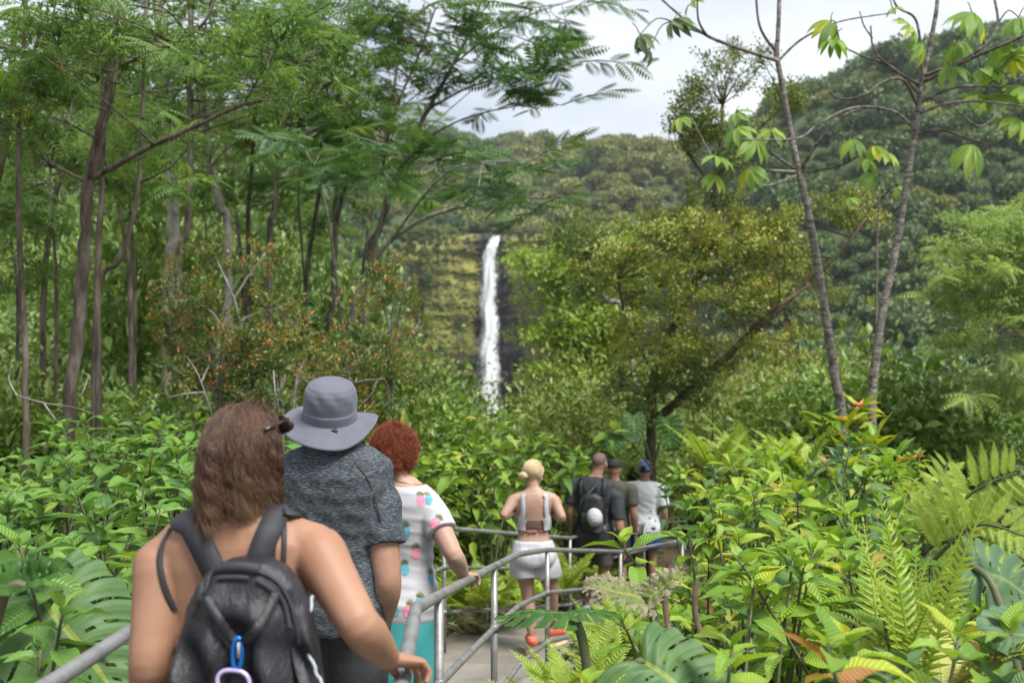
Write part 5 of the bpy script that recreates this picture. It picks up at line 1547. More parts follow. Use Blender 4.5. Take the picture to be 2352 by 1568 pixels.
# nearest brown trunk with forks
tree('forest_tree', 'nearest brown trunk with mossy fork and long side branches, leaning over the bank', G1,
     [([base_at(150, 1100, 9), (160, 950, 9), (180, 760, 9), (195, 560, 9), (203, 420, 9), (225, 320, 9), (255, 180, 9), (275, 60, 9), (292, -60, 9)], .085, .045),
      ([(200, 430, 9), (222, 350, 8.9), (262, 190, 8.85), (270, 80, 8.8), (272, -40, 8.8)], .035, .018),
      ([(206, 415, 9), (330, 345, 8.7), (450, 290, 8.5), (560, 240, 8.4), (660, 225, 8.3), (765, 188, 8.2)], .034, .012),
      ([(203, 420, 9), (110, 370, 9.2), (0, 290, 9.4), (-120, 250, 9.5)], .026, .012),
      ([(278, 150, 8.9), (400, 100, 8.6), (470, 50, 8.5), (500, -40, 8.5)], .026, .014),
      ([(560, 240, 8.4), (600, 170, 8.3), (640, 110, 8.2)], .012, .006)],
     M['bark_brown'], [('feather', 330, 60, 330, 130, 7.6, 9.8, 34, .62), ('feather', 640, 150, 180, 110, 7.6, 8.8, 20, .55), ('droop', 110, 120, 190, 150, 7.8, 9.5, 26, .6)])
tree('forest_tree', 'thin reddish stem just behind the nearest trunk', G1, [([base_at(228, 900, 10), (225, 760, 10), (224, 620, 10), (233, 420, 10), (238, 250, 10), (230, 60, 10)], .048, .024)], M['bark_brown'],
     [('droop', 220, 150, 150, 150, 9.5, 11, 14, .6)])
tree('forest_tree', 'thin dark stem curving from the low left up to the right', G1, [([base_at(214, 800, 10.6), (222, 700, 10.6), (270, 600, 10.6), (310, 480, 10.6), (326, 330, 10.6), (330, 130, 10.6), (336, -30, 10.6)], .045, .022), ([(318, 420, 10.6), (390, 385, 10.5), (440, 330, 10.4)], .018, .008)], M['bark_brown'],
     [('feather', 360, 200, 160, 170, 10, 11.5, 18, .65)])
tree('forest_tree', 'pale grey thick trunk with lichen patches', G1, [([base_at(385, 900, 16), (390, 640, 16), (400, 560, 16), (395, 450, 16), (388, 330, 16), (380, 200, 16), (370, 60, 16), (345, -60, 16)], .150, .105)], M['bark_pale'],
     [('feather', 380, 120, 260, 170, 14, 18, 40, 1.0)], twig=.016)
tree('forest_tree', 'straight grey-brown trunk touching the pale thick one', G1, [([base_at(400, 900, 15), (408, 640, 15), (430, 520, 15), (438, 350, 15), (436, 150, 15), (442, -40, 15)], .075, .055)], M['bark_brown'],
     [('feather', 470, 160, 200, 160, 13.5, 16, 26, .9)], twig=.014)
tree('forest_tree', 'bent grey trunk above the red-tipped shrub', G1, [([base_at(530, 900, 17), (522, 560, 17), (508, 480, 17), (488, 400, 17), (470, 320, 17), (468, 200, 17)], .105, .07)], M['bark_pale'],
     [('feather', 520, 250, 170, 130, 15.5, 18, 22, .95)], twig=.014)
tree('forest_tree', 'thin upright grey stem right of the bent trunk', G1, [([base_at(572, 900, 18), (570, 540, 18), (575, 430, 18), (582, 330, 18), (590, 180, 18)], .06, .04)], M['bark_brown'], [('feather', 600, 190, 140, 140, 17, 19, 18, 1.0)], twig=.014)
tree('forest_tree', 'dark trunk forking at mid height left of the waterfall trees', G1, [([base_at(615, 900, 16.5), (620, 580, 16.5), (630, 480, 16.5), (645, 350, 16.5), (655, 250, 16.5), (690, 150, 16.5)], .070, .045), ([(650, 300, 16.5), (600, 330, 16), (560, 400, 15.8)], .025, .01), ([(645, 350, 16.5), (720, 300, 16), (790, 260, 15.8)], .03, .012)], M['bark_brown'],
     [('feather', 690, 150, 190, 140, 15, 18, 32, .95)], twig=.014)
tree('forest_tree', 'thin stem at the far edge rising behind bare twigs', G1, [([base_at(66, 1050, 8.6), (60, 960, 8.6), (55, 750, 8.6), (42, 480, 8.6), (46, 250, 8.6), (62, -40, 8.6)], .040, .024), ([(45, 250, 8.6), (75, 130, 8.6), (110, 20, 8.5)], .03, .018)], M['bark_brown'],
     [('droop', 50, 170, 150, 190, 7.8, 9.2, 24, .55)])
tree('forest_tree', 'leaning dark trunk at the very edge of the view', G1, [([base_at(-60, 900, 9.8), (-30, 600, 9.8), (0, 380, 9.8), (20, 250, 9.8), (34, 60, 9.8)], .06, .04)], M['bark_brown'], [('droop', -20, 260, 150, 130, 9, 10.4, 10, .6)])
tree('forest_tree', 'reddish forked trunk left of the waterfall', G1, [([base_at(742, 960, 18), (748, 820, 18), (765, 680, 18), (770, 500, 18), (770, 370, 18), (765, 250, 18)], .085, .05), ([(772, 520, 18), (795, 420, 18), (815, 340, 18), (830, 250, 18)], .05, .03)], M['bark_brown'],
     [('feather', 780, 270, 160, 120, 16.5, 19, 22, 1.0), ('feather_dark', 760, 400, 150, 60, 16, 18, 12, .9)], twig=.014)
for px, Y, lean, lab in ((100, 12.5, 70, 'thin pale stem between the far-edge stem and the nearest trunk'), (300, 14, -70, 'slim straight stem behind the curving dark stem'), (350, 19, 50, 'slim grey stem left of the pale thick trunk'), (700, 20, 80, 'slim stem right of the forked dark trunk'), (560, 22, -60, 'slim stem behind the bent grey trunk'), (830, 24, 75, 'slim stem beside the tree against the sky')):
    tree('forest_tree', lab, G1, [([base_at(px, 900, Y), (px, 700, Y), (px + lean * .4, 450, Y), (px + lean, 200, Y), (px + lean * 1.3, 20, Y)], .055, .03), ([(px + lean * .5, 430, Y), (px + lean * 2, 300, Y), (px + lean * 3.5, 200, Y)], .022, .01)], M['bark_brown'],
         [('feather', px + lean, 230, 130, 130, Y - 1, Y + 1, 12, .9)], twig=.012)
for px, py, Y, n, lab in ((120, 420, 11.5, 26, 'leafy sapling crown filling the gap beside the nearest trunk'), (300, 400, 13, 26, 'leafy sapling before the pale thick trunk'), (470, 380, 19, 26, 'leafy sapling behind the bent grey trunk'), (690, 440, 21, 30, 'leafy sapling behind the forked dark trunk'), (850, 470, 24, 26, 'leafy sapling left of the waterfall lip'), (30, 560, 12, 22, 'leafy sapling low at the far-edge stem'), (600, 560, 23, 26, 'leafy sapling above the big red-tipped shrub')):
    tree('sapling', lab, G1, [([base_at(px, 900, Y), (px + 10, 700, Y), (px - 5, py, Y), (px + 15, py - 120, Y)], .035, .012)], M['bark_brown'], [('feather', px, py, 120, 110, Y - 1, Y + 1, n, .55 + Y * .022)], twig=.010)
# the tree whose layered crown stands against the sky
G2 = 'layered trees whose fronds hang before the sky and waterfall'
tree('layered_tree', 'tall tree with feathery layered fronds dark against the white sky', G2,
     [([base_at(820, 900, 19), (835, 640, 19), (870, 530, 19), (892, 470, 19), (940, 340, 19), (985, 250, 19), (1040, 150, 19), (1085, 60, 19), (1120, -40, 19)], .10, .03),
      ([(892, 470, 19), (880, 380, 18.5), (910, 250, 18.3), (960, 130, 18.2), (1000, 20, 18)], .05, .02),
      ([(985, 250, 19), (1080, 200, 18.6), (1190, 170, 18.3), (1300, 165, 18)], .03, .010), ([(940, 340, 19), (1060, 275, 18.5), (1180, 245, 18.2), (1270, 240, 18)], .028, .010),
      ([(1040, 150, 19), (1130, 80, 18.6), (1230, 30, 18.3), (1320, 0, 18)], .026, .010), ([(940, 340, 19), (860, 310, 18.6), (780, 300, 18.5)], .03, .012)],
     M['bark_brown'],
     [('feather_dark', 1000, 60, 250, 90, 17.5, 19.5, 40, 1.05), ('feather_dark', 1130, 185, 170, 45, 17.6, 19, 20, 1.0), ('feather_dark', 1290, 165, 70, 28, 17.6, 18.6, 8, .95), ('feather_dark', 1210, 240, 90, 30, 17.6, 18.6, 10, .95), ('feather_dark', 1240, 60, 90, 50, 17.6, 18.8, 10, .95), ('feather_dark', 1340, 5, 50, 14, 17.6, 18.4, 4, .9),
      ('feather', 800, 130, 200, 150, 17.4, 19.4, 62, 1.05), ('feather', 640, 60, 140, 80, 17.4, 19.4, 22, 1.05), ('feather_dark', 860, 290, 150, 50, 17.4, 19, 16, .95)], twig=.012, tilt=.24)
tree('layered_tree', 'low leaning tree with dark green tiers reaching in front of the waterfall top', G2,
     [([base_at(760, 960, 13.5), (800, 780, 13.5), (830, 660, 13.5), (880, 570, 13.5), (960, 510, 13.4), (1040, 480, 13.3), (1150, 462, 13.2), (1290, 450, 13.1)], .07, .014),
      ([(850, 610, 13.5), (880, 480, 13.2), (900, 400, 13), (930, 350, 12.8)], .035, .012), ([(900, 550, 13.4), (990, 430, 13), (1060, 380, 12.9), (1180, 370, 12.8)], .025, .01),
      ([(790, 800, 13.5), (770, 620, 13.2), (750, 480, 13), (720, 380, 12.9)], .035, .012)],
     M['twig_grey'],
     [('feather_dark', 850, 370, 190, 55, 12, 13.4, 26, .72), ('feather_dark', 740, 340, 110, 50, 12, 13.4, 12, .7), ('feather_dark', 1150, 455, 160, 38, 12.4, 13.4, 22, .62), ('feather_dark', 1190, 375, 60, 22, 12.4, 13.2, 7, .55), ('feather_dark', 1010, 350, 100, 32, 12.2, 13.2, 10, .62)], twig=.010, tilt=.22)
tree('layered_tree', 'small dark-leaved tree with a bare pale stem right of the waterfall', G2,
     [([base_at(1490, 1000, 22), (1440, 750, 22), (1395, 690, 22), (1365, 650, 22), (1350, 590, 22), (1345, 540, 22)], .07, .025)], M['twig_grey'],
     [('ohia_dark', 1345, 560, 50, 60, 21, 23, 16, 1.1), ('ohia_dark', 1350, 640, 45, 45, 21, 23, 9, 1.0)], twig=.012)
# bright flat tiers behind, right of the fall
tree('albizia_tree', 'bright green tree spreading in flat tiers beside the waterfall', G2,
     [([base_at(1345, 1000, 46), (1340, 900, 46), (1345, 780, 46), (1350, 690, 46), (1350, 590, 46)], .28, .10), ([(1345, 800, 46), (1280, 780, 45), (1210, 770, 44)], .10, .04), ([(1350, 690, 46), (1270, 620, 45), (1190, 605, 44)], .10, .04), ([(1342, 880, 46), (1260, 860, 45), (1195, 850, 44)], .10, .04)],
     M['bark_pale'],
     [('albizia', 1310, 600, 90, 12, 44, 47, 12, 3.2), ('albizia', 1345, 640, 90, 14, 44, 47, 10, 3.2), ('albizia', 1330, 690, 60, 10, 44, 47, 6, 3.0), ('albizia', 1330, 770, 85, 12, 43, 47, 13, 3.2), ('albizia', 1380, 740, 60, 20, 43, 47, 7, 3.2), ('albizia', 1310, 856, 65, 10, 42, 46, 11, 3.0), ('albizia', 1330, 935, 80, 18, 42, 46, 10, 3.0), ('albizia', 1370, 570, 90, 24, 45, 49, 10, 3.2), ('albizia', 1400, 830, 70, 40, 43, 47, 10, 3.0)], twig=.05, tilt=.07)
# the broad yellow-green tree on the right with its mossy limb
tree('ohia_tree', 'broad yellow-green tree with reddish tips and a leaning mossy limb', None,
     [([base_at(1490, 1050, 13.5), (1495, 960, 13.5), (1505, 860, 13.5), (1550, 740, 13.5), (1610, 620, 13.5), (1640, 540, 13.5), (1640, 430, 13.5), (1655, 330, 13.6), (1660, 240, 13.6)], .10, .03),
      ([(1500, 970, 13.5), (1590, 890, 13.2), (1690, 800, 13), (1780, 720, 12.9), (1860, 640, 12.9), (1930, 580, 13), (1990, 500, 13.1)], .085, .025),
      ([(1690, 800, 13), (1740, 740, 12.7), (1790, 700, 12.6), (1860, 655, 12.8)], .04, .03),
      ([(1505, 860, 13.5), (1440, 740, 13.2), (1420, 640, 13)], .04, .015), ([(1640, 430, 13.5), (1580, 350, 13.4), (1550, 260, 13.3)], .03, .012), ([(1650, 400, 13.6), (1740, 300, 13.6), (1830, 220, 13.6)], .03, .012), ([(1610, 620, 13.5), (1720, 580, 13.2), (1800, 590, 13)], .03, .012)],
     M['bark_moss'],
     [('ohia', 1590, 640, 250, 160, 12.0, 14.8, 46, .56), ('ohia', 1430, 640, 60, 70, 12.6, 14, 10, .55), ('ohia', 1740, 520, 110, 50, 12.6, 14, 12, .5), ('ohia', 1800, 800, 80, 60, 12.4, 13.6, 10, .5), ('ohia', 1480, 740, 110, 120, 12.4, 14.2, 25, .56), ('ohia', 1700, 620, 150, 90, 12.4, 14, 34, .6), ('ohia', 1560, 530, 90, 50, 12.8, 14.2, 16, .6), ('ohia_dark', 1520, 900, 130, 70, 12.6, 14.2, 34, .6), ('ohia', 1640, 780, 110, 80, 12.6, 14, 13, .55),
      ('ohia_dark', 1590, 260, 70, 80, 13, 14.2, 22, .55), ('ohia_dark', 1690, 150, 70, 60, 13, 14.2, 14, .5), ('ohia_dark', 1670, 330, 90, 70, 13, 14.2, 20, .5), ('ohia_dark', 1810, 220, 60, 45, 13.2, 14, 12, .5), ('ohia_dark', 1640, 440, 70, 40, 13, 14.2, 10, .5), ('ohia', 1960, 490, 60, 40, 12.8, 13.6, 12, .5), ('ohia', 1890, 650, 60, 60, 12.8, 13.6, 8, .45)], twig=.010, tilt=.5)
tree('feathery_tree', 'pale green feathery tree drooping at the far edge beside the hill', None,
     [([base_at(2560, 1100, 15), (2540, 900, 15), (2500, 700, 15), (2440, 560, 15), (2380, 470, 15)], .12, .05), ([(2500, 700, 15), (2400, 640, 14.6), (2280, 610, 14.3), (2170, 600, 14)], .05, .012), ([(2520, 800, 15), (2400, 780, 14.6), (2280, 760, 14.2), (2180, 750, 14)], .04, .012), ([(2440, 560, 15), (2330, 520, 14.6), (2230, 520, 14.4)], .04, .012)],
     M['bark_pale'],
     [('feather_light', 2290, 560, 130, 60, 13.6, 15.2, 34, .68), ('feather_light', 2240, 650, 110, 50, 13.6, 15, 24, .66), ('feather_light', 2320, 740, 150, 60, 13.4, 15.2, 34, .68), ('feather_light', 2400, 520, 100, 70, 14, 15.6, 22, .7), ('feather_light', 2330, 880, 90, 60, 14, 15.4, 16, .66), ('feather_light', 2240, 800, 90, 30, 13.6, 15, 8, .6)], twig=.010, tilt=.25)

# ------------------------------------------------------------------ cecropia trees with hand-shaped leaves
def big_leaf(name, m, W=.42, fold=.16, droop=.25, wave=.02, nl=9, nw=4, peak=.85, tip=1.5, seed=0):
    """unit-long leaf blade; uv: u = -1..1 across, v along"""
    r = np.random.default_rng(seed); V, uv = [], []
    ph = r.uniform(0, 6, 2)
    for i in range(nl + 1):
        v = i / nl
        hw = W / 2 * max(0.012, math.sin(math.pi * v ** peak)) ** .8 * (1 - .25 * max(0, v - .7) * tip)
        for j in range(-nw, nw + 1):
            u = j / nw
            V.append((u * hw, v - .05 * u * u * hw, fold * abs(u) * hw * 2 - droop * v * v + wave * math.sin(v * 14 + ph[0]) * u * u + wave * .4 * math.sin(v * 9 + u * 3 + ph[1])))
            uv.append((u, v))
    n = 2 * nw + 1
    I = (np.arange(nl)[:, None] * n + np.arange(2 * nw)[None]).ravel()
    return mesh(name, np.array(V), [np.stack([I, I + 1, I + n + 1, I + n], -1)], m, uv=np.array(uv), smooth=True)
CL = [big_leaf('lobe', LM['cecropia'], .36, .2, .5, .01, 7, 2, 1.35, 1.0, s) for s in range(2)]
CLD = [big_leaf('lobe', LM['cecropia_dark'], .36, .2, .6, .01, 7, 2, 1.35, 1.0, s) for s in range(2)]
def palm_leaf(root, p, size, tiltv, dark=False, lobes=9, sag=.2):
    """one lobed leaf: a stalk end with its lobes as sub-parts"""
    mb = MB(); b0 = root.location
    st = p + Vector((random.gauss(0, .06), random.gauss(0, .06), .10))
    mb.tube([st, st.lerp(p, .5) + Vector((0, 0, .02)), p], [.006, .005, .006], 5)
    lf = link('leaf', mb.build('leaf', M['stem_green']), root, world=True)
    ref = Vector(tiltv).normalized()
    Rm = Matrix(rot_to(ref.cross(Vector((1, .2, .1))), ref).tolist())
    for i in range(lobes):
        a = 2 * math.pi * (i + .5) / (lobes + .6) + random.gauss(0, .06)
        d = Rm @ Vector((math.sin(a), math.cos(a), -sag))
        Rl = Matrix(rot_to(d, ref).tolist()).to_euler()
        ln_ = size * (.58 + .42 * abs(math.sin(a / 2 + .0))) * random.uniform(.9, 1.1)
        o = link('lobe', pick(CLD if dark else CL), lf, p - b0 + b0, Rl, (ln_,) * 3)
        o.location = p
    return lf
def cecropia(label, limbs, leaves):
    L3 = [([P(*q) for q in pts], a, b) for pts, a, b in limbs]
    b0 = L3[0][0][0]
    root = empty('cecropia_tree', b0, label, 'tree', 'cecropia trees with ringed pale trunks')
    for i, (pts, a, b) in enumerate(L3):
        n = len(pts); mb = MB()
        pp, rr = catmull(pts, [(a + (b - a) * j / (n - 1)) * .80 for j in range(n)], 7)
        rr = [r * (1 + .05 * math.sin(j * 2.1)) for j, r in enumerate(rr)]
        mb.add(*tube(pp, rr, 10, jitter=.03))
        if i: mb.add(*usphere(pp[-1], (b * 1.15,) * 3, n=8, m=6))
        nm = 'trunk' if i == 0 else 'branch'
        link(nm, mb.build(nm, M['bark_ringed'] if a > .03 else M['bark_brown'] if i % 3 == 1 else M['bark_ringed']), root, world=True)
    allp = [p for pts, _, _ in L3[1:] for p in pts]
    for px, py, Y, sz, *o in leaves:
        dk = bool(o and o[0]); p = P(px, py, Y)
        q = min(allp, key=lambda v: (v - p).length)
        if .15 < (q - p).length < 1.2:
            mb = MB(); pp, rr = catmull([q, q.lerp(p, .5) + Vector((0, 0, .10)), p], [.009, .007, .006], 4); mb.tube(pp, rr, 5)
            link('petiole', mb.build('petiole', M['stem_green']), root, world=True)
        palm_leaf(root, p, sz, (random.gauss(0, .5), -.35 + random.gauss(0, .45), 1), dk, 9 if sz > .2 else 7, random.uniform(-.05, .55))
    return root
YA, YB = 11.0, 10.0
cecropia('cecropia tree with a slim curved trunk, the one nearer the waterfall',
    [([base_at(1942, 1040, YA), (1934, 980, YA), (1918, 870, YA), (1905, 780, YA), (1880, 620, YA), (1855, 480, YA), (1835, 395, YA), (1815, 300, YA), (1798, 200, YA), (1785, 130, YA), (1788, 60, YA), (1792, -60, YA)], .072, .026),
     ([(1832, 392, YA), (1770, 350, 10.9), (1705, 295, 10.8), (1695, 255, 10.8)], .022, .012), ([(1834, 395, YA), (1720, 388, 10.8), (1645, 368, 10.7), (1608, 310, 10.7)], .022, .010),
     ([(1832, 402, YA), (1770, 425, 10.8), (1725, 418, 10.7), (1716, 395, 10.7)], .018, .009), ([(1838, 396, YA), (1895, 388, 10.8), (1950, 372, 10.7), (2005, 332, 10.7)], .018, .009),
     ([(1842, 385, YA), (1885, 320, 10.8), (1940, 265, 10.7), (2010, 245, 10.6)], .022, .012),
     ([(1788, 140, YA), (1700, 112, 10.8), (1620, 80, 10.7), (1555, 30, 10.6), (1500, -20, 10.5)], .028, .012), ([(1625, 84, 10.7), (1604, 45, 10.6), (1602, -20, 10.6)], .018, .010), ([(1620, 80, 10.7), (1570, 62, 10.6), (1545, 50, 10.6)], .012, .008),
     ([(1790, 138, YA), (1835, 95, 10.9), (1895, 62, 10.8), (1950, 45, 10.8), (2050, 30, 10.8)], .018, .008), ([(1783, 120, YA), (1745, 60, 10.9), (1735, -40, 10.9)], .022, .014)],
    [(1545, 48, 10.5, .28, 1), (1470, 80, 10.4, .22, 1), (1492, 115, 10.5, .20, 1), (1590, 5, 10.6, .2), (1650, 360, 10.6, .24), (1690, 295, 10.7, .26), (1735, 320, 10.6, .26), (1720, 385, 10.6, .24), (1640, 400, 10.6, .22), (1770, 300, 10.8, .2), (1690, 260, 10.8, .2), (1960, 320, 10.6, .24), (2005, 335, 10.6, .24), (1990, 365, 10.5, .20), (1560, 270, 10.8, .2)])
cecropia('cecropia tree with a thick pale trunk and many crooked bare branches',
    [([base_at(1998, 1100, YB), (2000, 990, YB), (2004, 900, YB), (2012, 820, YB), (2030, 700, YB), (2060, 560, YB), (2085, 400, YB), (2105, 290, YB), (2115, 200, YB), (2128, 140, YB), (2150, 30, YB), (2156, -60, YB)], .064, .022),
     ([(2113, 195, YB), (2060, 165, 9.9), (2010, 120, 9.8), (2000, 62, 9.8)], .020, .010), ([(2004, 88, 9.8), (1985, 60, 9.7), (1975, 28, 9.7)], .011, .007), ([(2112, 215, YB), (2050, 155, 9.9), (1980, 128, 9.8), (1930, 105, 9.7)], .018, .009),
     ([(2108, 245, YB), (2075, 185, 9.8), (2030, 188, 9.7), (1985, 218, 9.6), (1935, 228, 9.6), (1905, 212, 9.6)], .020, .009), ([(2104, 300, YB), (2050, 255, 9.9), (1960, 248, 9.8), (1880, 285, 9.7), (1830, 318, 9.6), (1700, 320, 9.5)], .022, .009),
     ([(2120, 175, YB), (2190, 148, 9.9), (2262, 105, 9.8), (2292, 55, 9.8), (2280, -20, 9.8)], .024, .014), ([(2118, 190, YB), (2230, 135, 9.8), (2330, 92, 9.6), (2420, 50, 9.5)], .024, .013), ([(2112, 235, YB), (2200, 200, 9.8), (2300, 198, 9.7), (2380, 165, 9.6)], .020, .010),
     ([(2108, 262, YB), (2190, 235, 9.8), (2290, 236, 9.7), (2390, 250, 9.6)], .018, .009), ([(2104, 310, YB), (2160, 298, 9.9), (2230, 320, 9.8), (2290, 330, 9.8), (2328, 288, 9.8)], .018, .008), ([(2120, 180, YB), (2113, 90, 9.9), (2100, 40, 9.9), (2060, 15, 9.8), (2045, -30, 9.8)], .020, .011),
     ([(2110, 220, YB), (2180, 240, 10.2), (2250, 290, 10.4), (2300, 250, 10.5)], .014, .007)],
    [(1908, 48, 9.7, .26), (1912, 92, 9.7, .24), (2050, 20, 9.8, .12), (2232, 28, 9.6, .32), (2232, 332, 9.7, .30), (2200, 95, 9.9, .28), (2255, 160, 9.9, .30), (2300, 215, 9.9, .28), (2338, 270, 9.8, .28), (2330, 130, 9.7, .28), (2180, 150, 9.9, .26), (2290, 110, 9.8, .26), (2350, 200, 9.8, .28), (2260, 220, 10, .24), (2090, 60, 9.9, .22), (2340, 40, 9.7, .26), (2120, 100, 9.9, .22)])
# yellow-leaved sapling between the two trunks
sap = cecropia('slim cecropia sapling with yellow leaves between the two pale trunks',
    [([base_at(2010, 1000, 12.5), (2012, 800, 12.5), (2015, 560, 12.5), (2020, 440, 12.5)], .02, .012), ([(2016, 540, 12.5), (1980, 480, 12.5), (1955, 455, 12.5)], .010, .006), ([(2018, 480, 12.5), (2045, 440, 12.5), (2060, 430, 12.5)], .010, .006)],
    [(2005, 400, 12.4, .22), (2035, 350, 12.4, .24), (1990, 350, 12.4, .2), (2060, 430, 12.4, .16), (1950, 455, 12.4, .17)])
# ------------------------------------------------------------------ forest on the far slopes
def crown_mesh(name, m, seed, n=1100, R_=1.0, flat=.75, trunk=True, leaf=.155, gap=.35):
    """a far tree one unit in radius: lobed crown of leaf clumps over a short trunk"""
    r = np.random.default_rng(seed); mb = MB()
    lobes = [(np.array([0, 0, .1]), .62)]
    for i in range(9):
        a = r.uniform(0, 6.28); rr = r.uniform(.35, .72); lobes.append((np.array([rr * math.cos(a), rr * math.sin(a), r.uniform(-.30, .42) * flat]), r.uniform(.26, .46)))
    pos, D, ti = [], [], []
    for c, q in lobes:
        k = int(n * q * q / sum(b * b for _, b in lobes))
        v = r.normal(0, 1, (k, 3)); v /= np.linalg.norm(v, axis=1)[:, None]
        pos.append(c + v * q * r.uniform(.62, 1.18, (k, 1)) * [1, 1, flat]); D.append(v + r.normal(0, .6, (k, 3))); ti.append(np.clip(r.normal(.5, .2, k) + r.normal(0, .08), 0, 1))
    pos, D, ti = np.concatenate(pos), np.concatenate(D), np.concatenate(ti)
    V, f, tt = scatter(leaf_small(.75), pos - D / np.linalg.norm(D, axis=1)[:, None] * leaf * .4, dirs_rot(D, roll=r.uniform(-1, 1, len(pos))), leaf * r.uniform(.6, 1.3, len(pos)), ti)
    mb.add(V, f, tint=tt)
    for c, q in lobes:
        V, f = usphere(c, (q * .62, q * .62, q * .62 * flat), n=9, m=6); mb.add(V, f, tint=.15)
    if trunk:
        V, f = tube([(0, 0, -1.6), (.03, 0, -.6), (0, .02, 0)], [.06, .05, .03], 5); mb.add(V, f, tint=.1)
    return mb.build(name, m, False)
HILL = [crown_mesh('crown', LM['hill'], 100 + i, 1700, flat=(.75, .6, .95, .8)[i % 4]) for i in range(5)] + [crown_mesh('crown', LM['hill_olive'], 120 + i, 1700, flat=(.7, .9)[i % 2]) for i in range(3)] + [crown_mesh('crown', LM['hill_bright'], 130 + i, 1700, flat=(.7, .95, .8)[i % 3], leaf=.13) for i in range(3)]
cand = []
r = np.random.default_rng(77)
def visible(px, Y):
    ys = np.geomspace(30, Y, 14)[:-1]; e = far_e(np.full(len(ys), px), ys).min(); return far_e(px, Y)[0] < e + 55
grid = {}
for _ in range(26000):
    px = r.uniform(-150, 2520); Y = math.exp(r.uniform(math.log(48), math.log(760)))
    if 930 < px < 1450 and 384 < Y < 408: continue
    if 925 < px < 1200 and 150 < Y < 400: continue
    if 1060 < px < 1220 and Y < 430: continue
    s_ = (2.2 + .0055 * Y) * r.choice([.55, .75, .95, 1.25, 1.8]) * r.uniform(.85, 1.15)
    if px > 1500 and Y > 150: s_ *= 1.15
    x = (px - 1176) / F * Y
    if px < 900 and Y < 90: s_ *= .8
    key = (int(x // 6), int(Y // 6)); ok = True
    for a in (-1, 0, 1):
        for b in (-1, 0, 1):
            for (x2, y2, q2) in grid.get((key[0] + a, key[1] + b), ()):
                if (x - x2) ** 2 + ((Y - y2)) ** 2 < (.56 * (s_ + q2)) ** 2 * .8: ok = False
    if not ok or not visible(px, Y): continue
    grid.setdefault(key, []).append((x, Y, s_)); cand.append((s_ / Y, x, Y, s_, px))
cand.sort(reverse=True)
print('hill trees', len(cand))
HT = {}
FOREST = {0: [], 1: [], 2: [], 3: [], 4: []}
for i, (ap, x, Y, s_, px) in enumerate(cand):
    zz = zfar_xy(x, Y) + s_ * .62
    olive = (1180 < px < 1620 and Y > 300) or (px < 1180 and Y > 380 and r.random() < .5) or r.random() < .12
    if i < 290:
        me = HILL[8 + i % 3] if (px < 1500 and Y < 260) or r.random() < .12 else HILL[5 + i % 3] if olive else HILL[i % 5]
        where = 'right' if px > 1560 else 'left' if px < 900 else 'mid'
        nm = {'right': 'rounded dark green forest tree on the steep hillside at the valley side facing the path', 'left': 'forest tree on the rising slope behind the slender trunks', 'mid': 'forest tree on the gorge slope around the waterfall'}[where]
        gp = {'right': 'trees on the steep dark hillside', 'left': 'trees on the slope behind the slender trunks', 'mid': 'trees in the gorge near the waterfall'}[where]
        o = link('hillside_tree', me, loc=(x, Y, zz), rot=(0, 0, r.uniform(0, 6.28)), scale=(s_, s_, s_ * r.uniform(.8, 1.25)))
        tag(o, nm, 'tree', gp)
    else:
        FOREST[4 if px < 1300 and Y < 330 or r.random() < .1 else (2 + i % 2) if olive else i % 2].append((x, Y, zz, s_))
def instancer(name, pts, src, kind='stuff'):
    """points that carry a scale, each drawn with a copy of one mesh"""
    A = np.array(pts); me = bpy.data.meshes.new(name)
    me.vertices.add(len(A)); me.vertices.foreach_set('co', A[:, :3].astype(np.float32).ravel())
    at = me.attributes.new('size', 'FLOAT', 'POINT'); at.data.foreach_set('value', A[:, 3].astype(np.float32))
    o = link(name, me); tag(o, kind=kind)
    ng = bpy.data.node_groups.new(name, 'GeometryNodeTree')
    ng.interface.new_socket('Geometry', in_out='INPUT', socket_type='NodeSocketGeometry'); ng.interface.new_socket('Geometry', in_out='OUTPUT', socket_type='NodeSocketGeometry')
    gi = ng.nodes.new('NodeGroupInput'); go = ng.nodes.new('NodeGroupOutput'); ip = ng.nodes.new('GeometryNodeInstanceOnPoints'); oi = ng.nodes.new('GeometryNodeObjectInfo')
    na = ng.nodes.new('GeometryNodeInputNamedAttribute'); na.data_type = 'FLOAT'; na.inputs[0].default_value = 'size'
    rv = ng.nodes.new('FunctionNodeRandomValue'); rv.data_type = 'FLOAT_VECTOR'; rv.inputs[1].default_value = (.12, .12, 6.28)
    oi.inputs[0].default_value = src; oi.transform_space = 'ORIGINAL'; oi.inputs['As Instance'].default_value = True
    ln = ng.links.new
    ln(gi.outputs[0], ip.inputs['Points']); ln(oi.outputs['Geometry'], ip.inputs['Instance']); ln(na.outputs['Attribute'], ip.inputs['Scale']); ln(rv.outputs[0], ip.inputs['Rotation']); ln(ip.outputs[0], go.inputs[0])
    md = o.modifiers.new('spread', 'NODES'); md.node_group = ng
    return o
srcs = [bpy.data.objects.new('crown_source', HILL[k]) for k in (0, 2, 5, 6, 8)]
for k, pts in FOREST.items():
    if pts: tag(instancer('far_forest', pts, srcs[k]), 'dark forest canopy covering the far hills')

